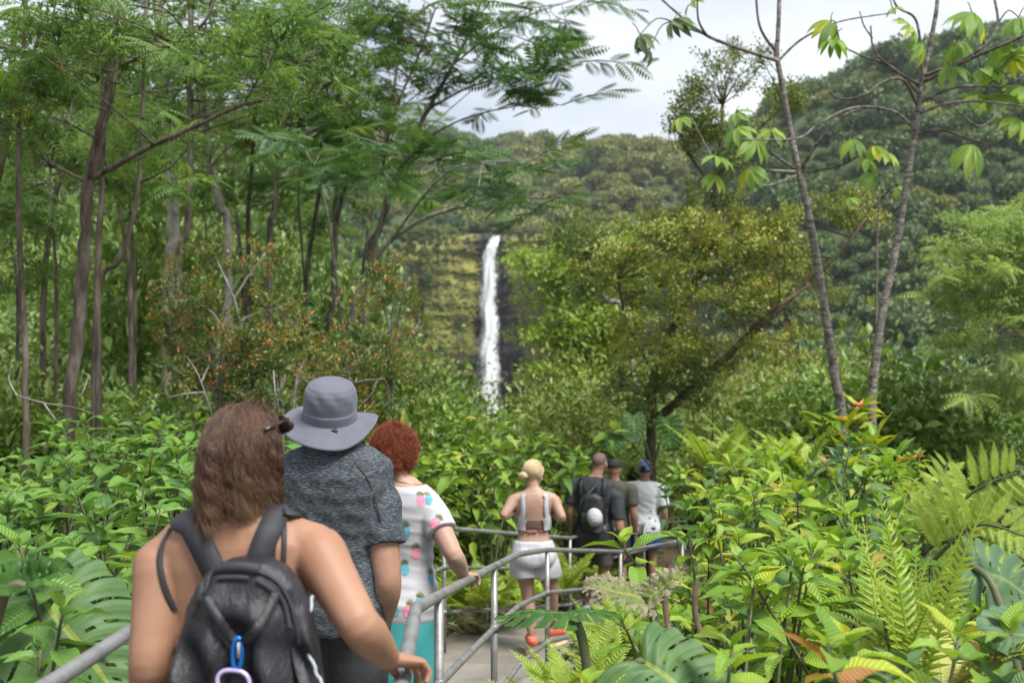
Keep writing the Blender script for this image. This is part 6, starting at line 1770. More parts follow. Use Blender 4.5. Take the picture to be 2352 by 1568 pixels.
# shrubs and moss tufts on the cliff round the waterfall
tuft = []
for _ in range(2100):
    px, py = r.uniform(925, 1460), (r.uniform(528, 990) if r.random() < .8 else r.uniform(524, 552))
    if abs(px - (1122 + (py - 545) * .05)) < 30 + (py - 545) * .11: continue
    d_ = min(abs(px - 1122) / 140, 1.4)
    if r.random() > .22 + .55 * d_ * (.6 + .4 * math.sin(px * .03 + py * .02)): continue
    Y = 390 - 7 * math.sin((px - 1125) / 90) ** 2 - 10 * min(max((abs(px - 1125) - 60) / 200, 0), 1.3) - 4 * max(0, (py - 700) / 300)
    tuft.append((*P(px, py, Y), r.uniform(.5, 1.5) * (.7 + .6 * d_)))
src_t = bpy.data.objects.new('tuft_source', crown_mesh('crown', leaf_mat('cliff_plant_leaf', [(.035, .055, .014), (.075, .105, .022), (.13, .155, .03)], trans=.15, rough=.6), 140, 260, trunk=False, leaf=.3))
tag(instancer('cliff_vegetation', tuft, src_t), 'ferns and moss growing over the dark cliff')

# ------------------------------------------------------------------ bushes between the trunks
def bush_mesh(name, m, seed, n=620, size=.16, tm=None, h=1.0, shape=(.55, .55, .5), stems=7):
    r = np.random.default_rng(seed); mb = MB(); E = []
    for i in range(stems * 3):
        a = r.uniform(0, 6.28); q = r.uniform(.1, 1); e = np.array([shape[0] * q * math.cos(a), shape[1] * q * math.sin(a), h * r.uniform(.45, 1.0) * (1 - .3 * q * q)])
        E.append(e)
        if i < stems:
            V, f = tube([(0, 0, -.3), tuple(e * [.4, .4, .5]), tuple(e)], [.018, .012, .005], 4); mb.add(V, f, tint=.1)
    E = np.array(E); k = r.integers(0, len(E), n)
    v = r.normal(0, .16, (n, 3)); pos = E[k] + v; pos[:, 2] = np.maximum(pos[:, 2], .02)
    D = v * 3 + r.normal(0, .5, (n, 3)) + [0, 0, .25]
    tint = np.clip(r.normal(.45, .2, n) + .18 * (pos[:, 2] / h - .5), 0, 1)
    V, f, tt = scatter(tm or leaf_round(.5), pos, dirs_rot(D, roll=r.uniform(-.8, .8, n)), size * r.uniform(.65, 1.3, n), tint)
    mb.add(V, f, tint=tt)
    return mb.build(name, m, False)
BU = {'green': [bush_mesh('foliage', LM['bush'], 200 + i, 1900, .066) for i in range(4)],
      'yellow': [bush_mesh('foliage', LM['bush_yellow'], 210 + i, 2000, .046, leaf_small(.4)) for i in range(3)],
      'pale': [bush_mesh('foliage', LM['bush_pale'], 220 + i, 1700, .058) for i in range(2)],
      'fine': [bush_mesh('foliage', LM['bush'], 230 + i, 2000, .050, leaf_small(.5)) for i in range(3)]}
def bush(kind, x, Y, s_, label, group, zs=1.0):
    root = empty('bush', (x, Y, ground_z(x, Y) - .05), label, 'bush', group, rz=random.uniform(0, 6.28))
    link('foliage', pick(BU[kind]), root, scale=(s_, s_, s_ * zs))
    return root
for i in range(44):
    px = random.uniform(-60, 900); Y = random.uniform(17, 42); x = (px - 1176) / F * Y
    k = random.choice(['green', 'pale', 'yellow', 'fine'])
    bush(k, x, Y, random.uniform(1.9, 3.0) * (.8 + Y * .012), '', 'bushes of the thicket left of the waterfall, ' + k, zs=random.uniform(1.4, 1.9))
nb = 0
for i in range(230):
    px = random.uniform(-60, 960); Y = random.choice([random.uniform(10.5, 16), random.uniform(14, 26), random.uniform(22, 44)])
    x = (px - 1176) / F * Y
    if x > path_x(min(Y, 15))[0] - 2.0 and Y < 17: continue
    kind = random.choices(['green', 'fine', 'pale', 'yellow'], [5, 4, 1.6, 1.2])[0]
    s_ = random.uniform(1.3, 2.3) * (.85 + Y * .022)
    if Y < 16: s_ = min(s_, 2.0)
    bush(kind, x, Y, s_, {'green': 'broad-leaved green bush in the thicket between the slender trunks', 'fine': 'small-leaved dark bush in the thicket between the slender trunks', 'pale': 'pale grey-green bush behind the slender trunks', 'yellow': 'yellow-green bush in the thicket between the slender trunks'}[kind], 'bushes of the thicket left of the waterfall, ' + kind)
for i in range(46):
    Y = random.uniform(15, 40); px = random.uniform(960, 1420); x = (px - 1176) / F * Y
    if x > path_x(min(Y, 15))[0] - 1.2 and Y < 17: continue
    s_ = random.uniform(1.6, 2.6) * (.8 + Y * .02)
    ge = 784 - ground_z(x, Y) / Y * F
    if 1010 < px < 1270: s_ = min(s_, (ge - 985) / F * Y / 1.1)
    if s_ < .5: continue
    bush(random.choice(['green', 'fine', 'yellow']), x, Y, s_, 'bush at the rim of the gorge below the waterfall', 'bushes at the rim below the waterfall')
for i in range(60):
    Y = random.uniform(15.5, 40); px = random.uniform(1500, 2500); x = (px - 1176) / F * Y
    k = 'yellow' if px < 1900 and random.random() < .75 else random.choice(['green', 'fine'])
    bush(k, x, Y, random.uniform(1.5, 2.6) * (.85 + Y * .022), 'willowy yellow-green bush on the slope beneath the broad ohia tree' if k == 'yellow' else 'dark green bush on the slope under the pale ringed trunks', 'bushes on the slope beyond the right bank, ' + ('yellow' if k == 'yellow' else 'dark'), zs=1.25 if k == 'yellow' else 1.0)
# red-tipped shrubs
def redtip(label, cx, cy, rx, ry, Y, n, s_):
    foot = base_at(cx, cy + ry, Y)
    limbs = [([foot, (cx + random.uniform(-.2, .2) * rx, cy + ry * .5, Y), (cx + a * rx, cy - ry * b, Y + random.uniform(-.3, .3))], .03, .008) for a, b in ((-.6, .2), (-.2, .7), (.15, .5), (.5, .8), (.75, .1))]
    t_ = tree('red_tipped_shrub', label, 'shrubs with red new leaves', limbs, M['twig_grey'], [('redtip', cx, cy, rx, ry, Y - .6, Y + .7, n, s_), ('redtip', cx, cy + ry * .8, rx * 1.05, ry * .5, Y - .5, Y + .6, n // 3, s_)], cat='shrub', twig=.007, tilt=.5)
redtip('large red-tipped shrub in front of the bent grey trunk', 530, 720, 165, 180, 10.8, 84, .42)
redtip('red-tipped shrub just left of the waterfall', 890, 770, 85, 160, 12, 42, .42)
redtip('red-tipped shrub behind the sun hat', 800, 880, 110, 110, 11.4, 40, .40)
redtip('low red-tipped shrub behind the wavy-haired woman', 650, 880, 120, 80, 10.5, 30, .38)
# bare pale twigs
for lab, pts in (('bare pale dead branch lying over the left thicket', [[(30, 905), (100, 925), (170, 935), (215, 950)], [(100, 925), (125, 960), (150, 990)], [(170, 935), (190, 900), (205, 860)], [(40, 910), (20, 870), (30, 840)]]),
                 ('bare forked pale twig standing before the red-tipped shrub', [[(500, 1000), (480, 930), (455, 860), (430, 820)], [(470, 900), (420, 905), (380, 915)], [(462, 880), (480, 840), (500, 820)]]),
                 ('bare thin upright twigs above the brown-haired woman', [[(640, 960), (632, 900), (628, 850)], [(634, 915), (650, 885), (655, 860)]])):
    b0 = P(*pts[0][0], 8.0); root = empty('bare_branch', b0, lab, 'branch')
    for ln_ in pts:
        mb = MB(); pp, rr = catmull([P(x, y, 8.0 + random.uniform(-.1, .1)) for x, y in ln_], [.008 - .0018 * i for i in range(len(ln_))], 4); mb.tube(pp, [max(.0028, q) for q in rr], 6)
        link('twig', mb.build('twig', M['twig_grey']), root, world=True)

# ------------------------------------------------------------------ leafy shrubs of the banks, each leaf a piece of its own
LEAF = {k: [big_leaf('leaf', LM[k], .50, .18, .30, .02, 8, 3, .82, 1.5, s) for s in range(2)] + [big_leaf('leaf', LM[k], .44, .22, .52, .03, 8, 3, .80, 1.6, 5 + s) for s in range(2)] for k in ('right', 'left', 'centre', 'dark')}
for k in LEAF:
    for me in LEAF[k]: me.name = 'leaf'
def shrub(kind, x, Y, h, label, group, lsize=.15, pairs=7, stems=1, lean=None):
    g = ground_z(x, Y)
    root = empty('leafy_shrub', (x, Y, g), label, 'shrub', group, rz=random.uniform(0, 6.28))
    for s_ in range(stems):
        hh = h * random.uniform(.78, 1.0) if s_ else h
        lx, ly = (random.gauss(0, .10), random.gauss(0, .10)) if stems == 1 else (random.gauss(0, .22), random.gauss(0, .22))
        top = Vector((lx * hh, ly * hh, hh))
        pts = [Vector((random.gauss(0, .02), random.gauss(0, .02), -.05)), Vector((lx * hh * .35, ly * hh * .35, hh * .5)), top]
        pp, rr = catmull(pts, [.010, .007, .004], 5)
        mb = MB(); mb.tube(pp, rr, 6)
        tw = random.uniform(0, 3.14)
        # leaf pairs from the tip downwards
        d = 0.0; sp = .035
        spots = []
        for q in range(pairs):
            t = max(.05, 1 - d / hh); zt = t
            i = min(int(zt * (len(pp) - 1)), len(pp) - 2); f_ = zt * (len(pp) - 1) - i
            p = pp[i].lerp(pp[i + 1], f_)
            for sd_ in (0, math.pi):
                a = tw + q * 1.57 + sd_ + random.gauss(0, .25)
                el = 1.0 - .22 * q + random.gauss(0, .22) if q < 3 else .25 + random.gauss(0, .3) - .06 * q
                el = max(-.7, el)
                sz = lsize * (.45, .75, 1.0, 1.08, 1.05, 1.0, .95, .9, .9, .85, .8, .8)[min(q, 11)] * random.uniform(.8, 1.15)
                spots.append((p, a, el, sz))
            d += sp; sp = min(sp * 1.35, .12)
        for p, a, el, sz in spots:
            dr = Vector((math.cos(a) * math.cos(el), math.sin(a) * math.cos(el), math.sin(el)))
            pb = p + dr * sz * .12
            mb.tube([p, pb], [.0028, .0022], 4, cap=False)
            up = Vector((0, 0, 1)) if el < .8 else Vector((-math.cos(a), -math.sin(a), .4))
            o = link('leaf', pick(LEAF[kind]), root, pb, (Matrix(rot_to(dr, up).tolist()) @ Matrix.Rotation(random.gauss(0, .3), 3, 'Y')).to_euler(), (sz,) * 3)
        link('stem', mb.build('stem', M['stem_green']), root)
    return root

ET_X = [1120, 1300, 1400, 1470, 1535, 1600, 1700, 1900, 2050, 2200, 2352, 2600]
ET_Y = [1530, 1480, 1440, 1400, 1310, 1115, 1035, 1020, 1040, 1150, 1235, 1300]
def top_right(px, Y): return float(np.interp(px, ET_X, ET_Y)) + (np.clip((6.5 - Y) / 4.0, 0, 1.1) * 330)
placed = []
def spaced(x, Y, d, lst):
    if any((x - a) ** 2 + (Y - b) ** 2 < d * d for a, b in lst): return False
    lst.append((x, Y)); return True
cnt = 0
for i in range(4000):
    Y = random.uniform(2.15, 8.6); x = random.uniform(.15, 4.6)
    l, r2 = path_x(Y); px = x / Y * F + 1176
    if x < r2 + .30 or px > 2560 or px < (1470 if Y < 3.4 else 1545): continue
    if not spaced(x, Y, .19 + .022 * Y, placed): continue
    zt = (784 - top_right(px, Y) - random.uniform(0, 60) * (4 / Y)) / F * Y
    if px - .20 * F / Y < 1525: zt = min(zt, (784 - 1345) / F * Y)
    h = zt - ground_z(x, Y)
    if h < .22: continue
    h = min(h, 1.75)
    big = Y < 3.6
    shrub('dark' if random.random() < .13 else 'right', x, Y, h, 'leafy shrub with glossy veined leaves close to the camera on the bright bank' if big else 'yellow-green leafy shrub further up the bright bank beside the railing', 'bright shrubs near the camera' if big else 'bright shrubs of the right bank',
          random.uniform(.125, .165), random.choice([5, 6, 7]) if h < .8 else random.choice([7, 8]), 1 if h < .5 else 2)
    cnt += 1
    if cnt >= 135: break
print('right shrubs', cnt)
EL_X = [-200, 0, 130, 240, 330, 430, 520, 640, 850]
EL_Y = [1070, 1050, 985, 955, 960, 985, 1010, 1010, 1010]
def top_left(px, Y): return float(np.interp(px, EL_X, EL_Y)) + np.clip((5.6 - Y) / 3.0, 0, 1.1) * 290
placed = []; cnt = 0
for i in range(4000):
    Y = random.uniform(2.5, 8.2); x = random.uniform(-5.2, -1.2)
    l, r2 = path_x(Y); px = x / Y * F + 1176
    if x > l - .28 or px < -140 or px > 860: continue
    if not spaced(x, Y, .20 + .020 * Y, placed): continue
    zt = (784 - top_left(px, Y) - random.uniform(0, 70) * (4 / Y)) / F * Y
    h = zt - ground_z(x, Y)
    if h < .25: continue
    near = Y < 4.4
    shrub('left', x, Y, min(h, 1.9), 'green leafy shrub beside the bare shoulder of the woman in front' if near else 'green leafy shrub with upright leaf pairs at the back of the shaded bank', 'near shrubs of the left bank' if near else 'back shrubs of the left bank',
          random.uniform(.125, .165), random.choice([7, 8]), 2 if h > .7 else 1)
    cnt += 1
    if cnt >= 88: break
print('left shrubs', cnt)
EC_X = [600, 850, 950, 1000, 1060, 1130, 1200, 1260, 1350, 1420, 1480, 1560, 1700]
EC_Y = [1000, 1005, 985, 968, 985, 945, 975, 985, 1020, 1050, 1075, 1095, 1120]
placed = []; cnt = 0
for i in range(4000):
    Y = random.uniform(7.6, 14.5); px = random.uniform(640, 1560); x = (px - 1176) / F * Y
    l, r2 = path_x(Y)
    if x > l - .40: continue
    if not spaced(x, Y, .50, placed): continue
    zt = (784 - float(np.interp(px, EC_X, EC_Y)) - random.uniform(-8, 50) - max(0, (11.5 - Y)) * 26) / F * Y
    h = zt - ground_z(x, Y)
    if h < .4: continue
    shrub('centre', x, Y, min(h, 2.3), 'lush green leafy shrub on the bank behind the far railing', 'shrubs behind the far railing', random.uniform(.16, .21), random.choice([8, 9]), 3)
    cnt += 1
    if cnt >= 74: break
print('centre shrubs', cnt)
# far right bank beyond the bend
cnt = 0; placed = []
for i in range(2000):
    Y = random.uniform(8.6, 15); px = random.uniform(1600, 2350); x = (px - 1176) / F * Y
    if x < path_x(Y)[1] + .5: continue
    if not spaced(x, Y, .8, placed): continue
    e = float(np.interp(px, [1500, 1560, 1650, 1800, 2000, 2100, 2350], [1130, 1100, 1065, 1040, 1020, 1060, 1240]))
    h = (784 - e - random.uniform(0, 50)) / F * Y - ground_z(x, Y)
    if h < .4: continue
    shrub('right', x, Y, min(h, 2.4), 'yellow-green leafy shrub beyond the bend of the path', 'bright shrubs beyond the bend', random.uniform(.17, .21), 8, 3); cnt += 1
    if cnt >= 26: break

# low cover between the stems, litter along the path
def cover(name, label, boxes, n, m, size, hmax, tm, lay=False):
    r = np.random.default_rng(len(name) + n); pos = []
    while len(pos) < n:
        x0, x1, y0, y1 = boxes[r.integers(0, len(boxes))]
        x, Y = r.uniform(x0, x1), r.uniform(y0, y1); l, r2 = path_x(Y)
        if l - .18 < x < r2 + .2 and not lay: continue
        px = x / Y * F + 1176
        if not -150 < px < 2500: continue
        pos.append((x, Y, ground_z(x, Y) + (.012 if lay else .03 + hmax * r.random() ** 1.5 * min(1, .25 + min(abs(x - l), abs(x - r2)) / .8))))
    pos = np.array(pos); D = r.normal(0, 1, (n, 3)); D[:, 2] = r.normal(0, .12, n) if lay else r.normal(.25, .5, n)
    V, f, tt = scatter(tm, pos, dirs_rot(D, roll=r.normal(0, .25, n)), size * r.uniform(.6, 1.35, n), np.clip(r.normal(.5, .25, n), 0, 1))
    tag(link(name, mesh(name, V, f, m, tint=tt)), label, kind='stuff')
cover('ground_cover', 'low leafy ground cover under the shrubs', [(.2, 4.5, 2.0, 8), (-5, -1.2, 2.2, 9), (-4, 1.5, 8, 15), (1.4, 6, 8, 15)], 21000, LM['cover'], .10, .55, leaf_round(.5))
cover('leaf_litter', 'brown fallen leaves lying at the edge of the path', [(-1.3, -.85, 4, 8.5), (-1.0, .2, 7.5, 9.5), (.1, 1.0, 4.5, 9)], 700, LM['litter'], .07, 0, leaf_small(.5), True)

# ------------------------------------------------------------------ ferns
def frond_mesh(name, m, seed, pairs=26, width=.30, droop=.25, tip=.9, pw=.24, fold=.12):
    r = np.random.default_rng(seed); mb = MB()
    t = np.linspace(.10, .985, pairs); y = np.sin(t * (.6 + droop)) / math.sin(.6 + droop) if droop > .5 else t
    z = -droop * t ** 2.2
    V, f = tube([(0, a, -droop * a ** 2.2) for a in (0, .25, .5, .75, 1.0)], [.011, .010, .008, .006, .002], 5); mb.add(V, f, tint=.35)
    ln = width * np.minimum(1, (1 - t) * 1.9 + .04) ** .8 * np.minimum(1, .55 + t * 2.2)
    pos, D, s_ = [], [], []
    for i in range(pairs):
        for sg in (-1, 1):
            pos.append((0, t[i], z[i])); D.append((sg * 1.0, .38 + .35 * t[i] + r.normal(0, .06), .10 + r.normal(0, .08) - droop * t[i])); s_.append(ln[i] * r.uniform(.9, 1.08))
    tm = (np.array([[0, 0, 0], [-pw * .42, .10, fold * .3], [pw * .5, .10, fold * .3], [0, .35, 0], [-pw * .40, .5, fold * .4], [pw * .40, .5, fold * .4], [0, .72, -.03], [0, 1, -.12]], float),
          [np.array([[0, 3, 1], [0, 2, 3], [1, 3, 4], [2, 5, 3], [3, 6, 4], [3, 5, 6], [4, 6, 7], [5, 7, 6]])])
    V, f, tt = scatter(tm, np.array(pos), dirs_rot(np.array(D)), np.array(s_), np.clip(r.normal(.5, .18, len(pos)), 0, 1)); mb.add(V, f, tint=tt)
    return mb.build(name, m, False)
FR = {'sword': [frond_mesh('frond', LM['fern'], 300 + i, 27, .125, .10, pw=.20) for i in range(3)], 'soft': [frond_mesh('frond', LM['fern'], 310 + i, 24, .19, .28, pw=.30) for i in range(3)], 'dry': [frond_mesh('frond', LM['fern_dry'], 320 + i, 30, .15, .3, pw=.24) for i in range(2)]}
def fern(x, Y, zb, label, group, fronds, kind='soft', L=.5, up=(.5, 1.1), az=None):
    root = empty('fern', (x, Y, zb), label, 'fern', group)
    for i in range(fronds):
        a = (az[i] if az else random.uniform(0, 6.28)); el = random.uniform(*up)
        d = Vector((math.cos(a) * math.cos(el), math.sin(a) * math.cos(el), math.sin(el)))
        upv = Vector((-math.cos(a) * .8, -math.sin(a) * .8, .6))
        o = link('frond', pick(FR[kind]), root, (0, 0, 0), Matrix(rot_to(d, upv).tolist()).to_euler(), (L * random.uniform(.75, 1.15),) * 3)
    return root
def fern_at(px, py, Y, label, group, n, kind, L, up, az=None):
    p = P(px, py, Y); fern(p.x, p.y, p.z, label, group, n, kind, L, up, az)
GF = 'light green ferns below the railing'
for px, py, Y, n, L in ((1265, 1700, 3.6, 9, .38), (1320, 1670, 3.7, 8, .36), (1225, 1690, 3.8, 6, .38), (1300, 1640, 4.2, 7, .34), (1400, 1580, 4.8, 9, .40), (1470, 1520, 5.4, 9, .42), (1540, 1500, 5.6, 8, .42), (1440, 1500, 6.2, 9, .44), (1500, 1450, 6.8, 9, .46), (1390, 1520, 6.0, 8, .40)):
    fern_at(px, py, Y, 'light green fern growing through the bars below the railing', GF, n, 'soft', L, (.7, 1.3))
for px, py, Y in ((1060, 1395, 8.9), (1100, 1400, 8.9), (1150, 1390, 9.2), (1010, 1400, 8.7), (1240, 1375, 10), (1300, 1360, 10.6), (1370, 1350, 11.2), (1330, 1340, 11.2), (1190, 1385, 9.6)):
    fern_at(px, py, Y, 'fern at the foot of the far railing', 'ferns at the foot of the far railing', 8, 'soft', .55, (.4, 1.2))
p = P(2105, 1640, 2.75); fern(p.x, p.y, p.z, 'tall upright sword fern with two stiff fronds in front of the bright bank', None, 4, 'sword', .60, (1.25, 1.45), [2.6, 1.2, .3, 2.0])
fern_at(2170, 1600, 2.9, 'yellowing fern bent behind the tall sword fern', None, 7, 'dry', .52, (.5, 1.2))
fern_at(2040, 1650, 2.8, 'sword fern left of the tallest one on the bright bank', None, 5, 'sword', .56, (1.1, 1.4))
for px, py, Y in ((1640, 1060, 9), (1700, 1050, 9.5), (1790, 1075, 8.5), (1850, 1060, 8.5), (1690, 1060, 9.5)):
    fern_at(px, py + 40, Y, 'pale fern tuft rising behind the bright shrubs', 'pale fern tufts at the top of the bright bank', 7, 'soft', .6, (.6, 1.3))
# the tree fern with comb-like fronds
tf = empty('tree_fern', P(2120, 1270, 5.2), 'tree fern with broad arching comb-like fronds at the edge of the bank', 'fern')
COMB = [frond_mesh('pinna', LM['fern'], 330 + i, 34, .15, .18, pw=.20, fold=.05) for i in range(2)]
def comb_frond(base, tip, sag, n, ln_, side_only=0):
    st, en = P(*base), P(*tip)
    pp, rr = catmull([st, st.lerp(en, .5) + Vector((0, 0, sag)), en], [.012, .009, .003], 8)
    mb = MB(); mb.tube(pp, rr, 7); fo = link('frond', mb.build('frond', M['stem_green']), tf, world=True)
    for i in range(n):
        t = .15 + .85 * i / n; j = t * (len(pp) - 1); k = min(int(j), len(pp) - 2); q = pp[k].lerp(pp[k + 1], j - k); tg = (pp[k + 1] - pp[k]).normalized()
        for sg in (-1, 1):
            if side_only and sg != side_only: continue
            sdv = tg.cross(Vector((.1, -1, .35))).normalized() * sg
            d = (sdv + tg * .55).normalized()
            L_ = ln_ * (1 - t * .55) * random.uniform(.92, 1.05)
            o = link('pinna', pick(COMB), fo, q, Matrix(rot_to(d, Vector((-.1, -1, .5))).tolist()).to_euler(), (L_,) * 3)
comb_frond((2120, 1275, 5.2), (2335, 1085, 5.0), .10, 10, .34)
comb_frond((2110, 1265, 5.2), (2180, 1060, 5.3), .05, 8, .22)
comb_frond((2140, 1290, 5.1), (2352, 1230, 4.8), .12, 9, .34)
comb_frond((2100, 1270, 5.3), (2420, 1330, 4.6), .14, 10, .3)

# ------------------------------------------------------------------ split-leaved monsteras
def monstera_mat(name, c1, c2, vein, dry=None):
    m = bpy.data.materials.new(name)
    nt, out, N, ln = nodes_of(m)
    b = N('BsdfPrincipled', Roughness=.52); b.inputs['Specular IOR Level'].default_value = .3; tr = N('BsdfTranslucent'); ms = N('MixShader'); ms.inputs[0].default_value = .22
    tc = N('TexCoord'); nz = N('TexNoise', Scale=5, Detail=4); ln(tc.outputs['Object'], nz.inputs['Vector'])
    r = ramp(N, [c1, c2], [.35, .7]); ln(nz.outputs['Fac'], r.inputs[0]); col = r.outputs[0]
    uv = N('UVMap'); sx = N('SeparateXYZ'); ln(uv.outputs[0], sx.inputs[0])
    au = N('Math', operation='ABSOLUTE'); ln(sx.outputs[0], au.inputs[0])
    fr = N('Math', operation='PINGPONG'); fr.inputs[1].default_value = .5; ln(sx.outputs[1], fr.inputs[0])   # v counts the ribs
    lt = N('Math', operation='GREATER_THAN'); lt.inputs[1].default_value = .455; ln(fr.outputs[0], lt.inputs[0])
    l2 = N('Math', operation='LESS_THAN'); l2.inputs[1].default_value = .045; ln(au.outputs[0], l2.inputs[0])
    h1 = N('Math', operation='MULTIPLY'); h1.inputs[1].default_value = .22; ln(lt.outputs[0], h1.inputs[0])
    mx_ = N('Math', operation='MAXIMUM'); ln(h1.outputs[0], mx_.inputs[0]); ln(l2.outputs[0], mx_.inputs[1])
    mc = N('Mix', data_type='RGBA'); mc.inputs[7].default_value = rgba(vein); ln(mx_.outputs[0], mc.inputs[0]); ln(col, mc.inputs[6]); col = mc.outputs[2]
    if dry:
        n2 = N('TexNoise', Scale=9, Detail=6); ln(tc.outputs['Object'], n2.inputs['Vector'])
        s_ = N('Math', operation='MULTIPLY_ADD'); s_.inputs[1].default_value = .65; ln(au.outputs[0], s_.inputs[0]); ln(n2.outputs['Fac'], s_.inputs[2])
        rr = ramp(N, [(0, 0, 0), (1, 1, 1)], [.80, .95]); ln(s_.outputs[0], rr.inputs[0])
        m2 = N('Mix', data_type='RGBA'); m2.inputs[7].default_value = rgba(dry); ln(rr.outputs[0], m2.inputs[0]); ln(col, m2.inputs[6]); col = m2.outputs[2]
    bp = N('Bump', Strength=.5, Distance=.01); ln(fr.outputs[0], bp.inputs['Height']); ln(bp.outputs[0], b.inputs['Normal'])
    ln(col, b.inputs['Base Color']); ln(col, tr.inputs['Color']); ln(b.outputs[0], ms.inputs[1]); ln(tr.outputs[0], ms.inputs[2]); ln(ms.outputs[0], out.inputs['Surface'])
    return m
def monstera_leaf(name, m, seed, ribs=9, cup=.25, droop=.5, wid=.52, ragged=0.0, nv=9, nu=14):
    """unit-long blade with slits between the ribs and holes beside the midrib"""
    r = np.random.default_rng(seed); V, uv, Q = [], [], []
    ns = ribs * nv
    for sg in (-1, 1):
        base = len(V)
        for i in range(ns + 1):
            s_ = i / ns                       # 0 at the stalk, 1 at the tip
            ang = R(165 - 150 * s_ ** .9)     # the direction a rib runs, from backwards to forwards
            m0 = np.array([0, s_ ** 1.15 * .92])
            Lr = wid * (math.sin(math.pi * (.16 + .80 * s_)) ** .55) * (1.0 if s_ < .8 else 1 - (s_ - .8) * 1.6) * (1 + .03 * math.sin(s_ * ribs * 6.283))
            for j in range(nu + 1):
                u = j / nu
                a2 = ang - R(38) * u * (1 - s_ * .5)
                x = Lr * u * math.sin(a2 * .62 + .35); y = m0[1] + Lr * u * math.cos(a2) * .85
                rr_ = math.hypot(x, y - m0[1])
                z = cup * abs(x) - droop * (x * x * 1.2 + y * y * .45) + .018 * math.sin(i / nv * 6.283) * u + .02 * math.sin(s_ * 9 + u * 5 + seed)
                if ragged: z += ragged * .08 * math.sin(i * 1.3 + j) * u * u
                V.append((sg * x, y, z)); uv.append((sg * u, i / nv))
        for i in range(ns):
            ph = (i + .5) / nv % 1.0; e = min(ph, 1 - ph) ; rib = int(i / nv)
            for j in range(nu):
                u = (j + .5) / nu
                slit = e < .10 and u > .46 and 0 < rib < ribs - 1
                hole = e < .17 and .14 < u < .26 and rib % 2 == 0 and 1 < rib
                if ragged and r.random() < ragged * max(0, u - .55) * 1.5: continue
                if slit or hole: continue
                a = base + i * (nu + 1) + j
                q = [a, a + 1, a + nu + 2, a + nu + 1]
                Q.append(q if sg > 0 else q[::-1])
    me = mesh(name, np.array(V), [np.array(Q)], m, uv=np.array(uv), smooth=True)
    return me
MM = {'glossy': monstera_mat('monstera_green', (.060, .135, .045), (.095, .180, .058), (.20, .26, .05)), 'dark': monstera_mat('monstera_dark', (.025, .085, .012), (.05, .13, .02), (.10, .19, .03)),
      'dry': monstera_mat('monstera_withered', (.10, .15, .045), (.20, .20, .08), (.26, .27, .05), (.27, .225, .15)), 'blue': monstera_mat('monstera_bluish', (.060, .130, .062), (.095, .170, .080), (.16, .22, .08))}
def monstera(label, base, leaves, group=None):
    b0 = Vector(base); root = empty('monstera', b0, label, 'plant', group)
    for (pix, d, n_, L_, mk, kw) in leaves:
        p = P(*pix); mb = MB()
        pp, rr = catmull([b0, b0.lerp(p, .55) + Vector((0, 0, .10)), p], [.016, .013, .010], 6); mb.tube(pp, rr, 8)
        pt = link('petiole', mb.build('petiole', M['stem_green']), root, world=True)
        lm = monstera_leaf('leaf', MM[mk], len(bpy.data.meshes), **kw)
        o = link('leaf', lm, root, p - b0, Matrix(rot_to(Vector(d), Vector(n_)).tolist()).to_euler(), (L_,) * 3)
    return root
monstera('large glossy monstera leaf with holes at the bottom below the handrail end', P(1420, 1800, 2.6),
         [((1478, 1515, 2.6), (.66, -.45, -.40), (-.05, -.60, .80), .33, 'glossy', dict(ribs=9, cup=.1, droop=.40, wid=.52))])
monstera('dark green drooping monstera leaf hanging across the lower rails', P(1375, 1760, 3.0),
         [((1313, 1412, 3.0), (-.92, .10, .26), (.22, -.06, 1), .225, 'dark', dict(ribs=7, cup=-.12, droop=.85, wid=.36)), ((1318, 1410, 3.0), (.9, .1, .22), (-.2, -.10, 1), .15, 'dark', dict(ribs=6, cup=.2, droop=.9, wid=.38))])
monstera('withered pale monstera leaf with torn brown edges in front of the railing end', P(1530, 1700, 3.1),
         [((1487, 1385, 3.1), (-.85, .05, .42), (.42, -.35, .85), .20, 'dry', dict(ribs=8, cup=.3, droop=.5, wid=.48, ragged=.65)), ((1490, 1375, 3.1), (.70, -.1, .70), (-.5, -.6, .5), .15, 'dry', dict(ribs=6, cup=.5, droop=.4, wid=.36, ragged=.3))])
monstera('big monstera leaf with yellow midrib on the shaded bank beside the near handrail', P(20, 1640, 3.1),
         [((95, 1372, 3.0), (.66, -.30, -.55), (.15, -.70, .72), .46, 'glossy', dict(ribs=9, cup=.12, droop=.45, wid=.50)), ((60, 1385, 3.0), (-.75, -.3, .0), (.1, -.5, .8), .34, 'glossy', dict(ribs=7, cup=.5, droop=.5, wid=.36))])
monstera('monstera with edge-on dark leaf at the lower corner', P(-60, 1640, 2.15), [((62, 1345, 2.15), (.55, -.3, .35), (-.4, -.6, .6), .13, 'dark', dict(ribs=5, cup=.8, droop=.6, wid=.34)), ((55, 1350, 2.15), (-.8, -.3, .25), (.3, -.5, .7), .15, 'dark', dict(ribs=5, cup=.8, droop=.6, wid=.34))])
monstera('bluish monstera leaf lying among the bright shrubs by the frame edge', P(2352, 1600, 3.0), [((2235, 1300, 3.2), (.75, -.1, -.30), (-.2, -.7, .7), .30, 'blue', dict(ribs=8, cup=.15, droop=.5, wid=.46)), ((2400, 1460, 2.8), (-.5, -.4, .2), (0, -.6, .8), .26, 'blue', dict(ribs=8, cup=.15, droop=.5, wid=.46))])
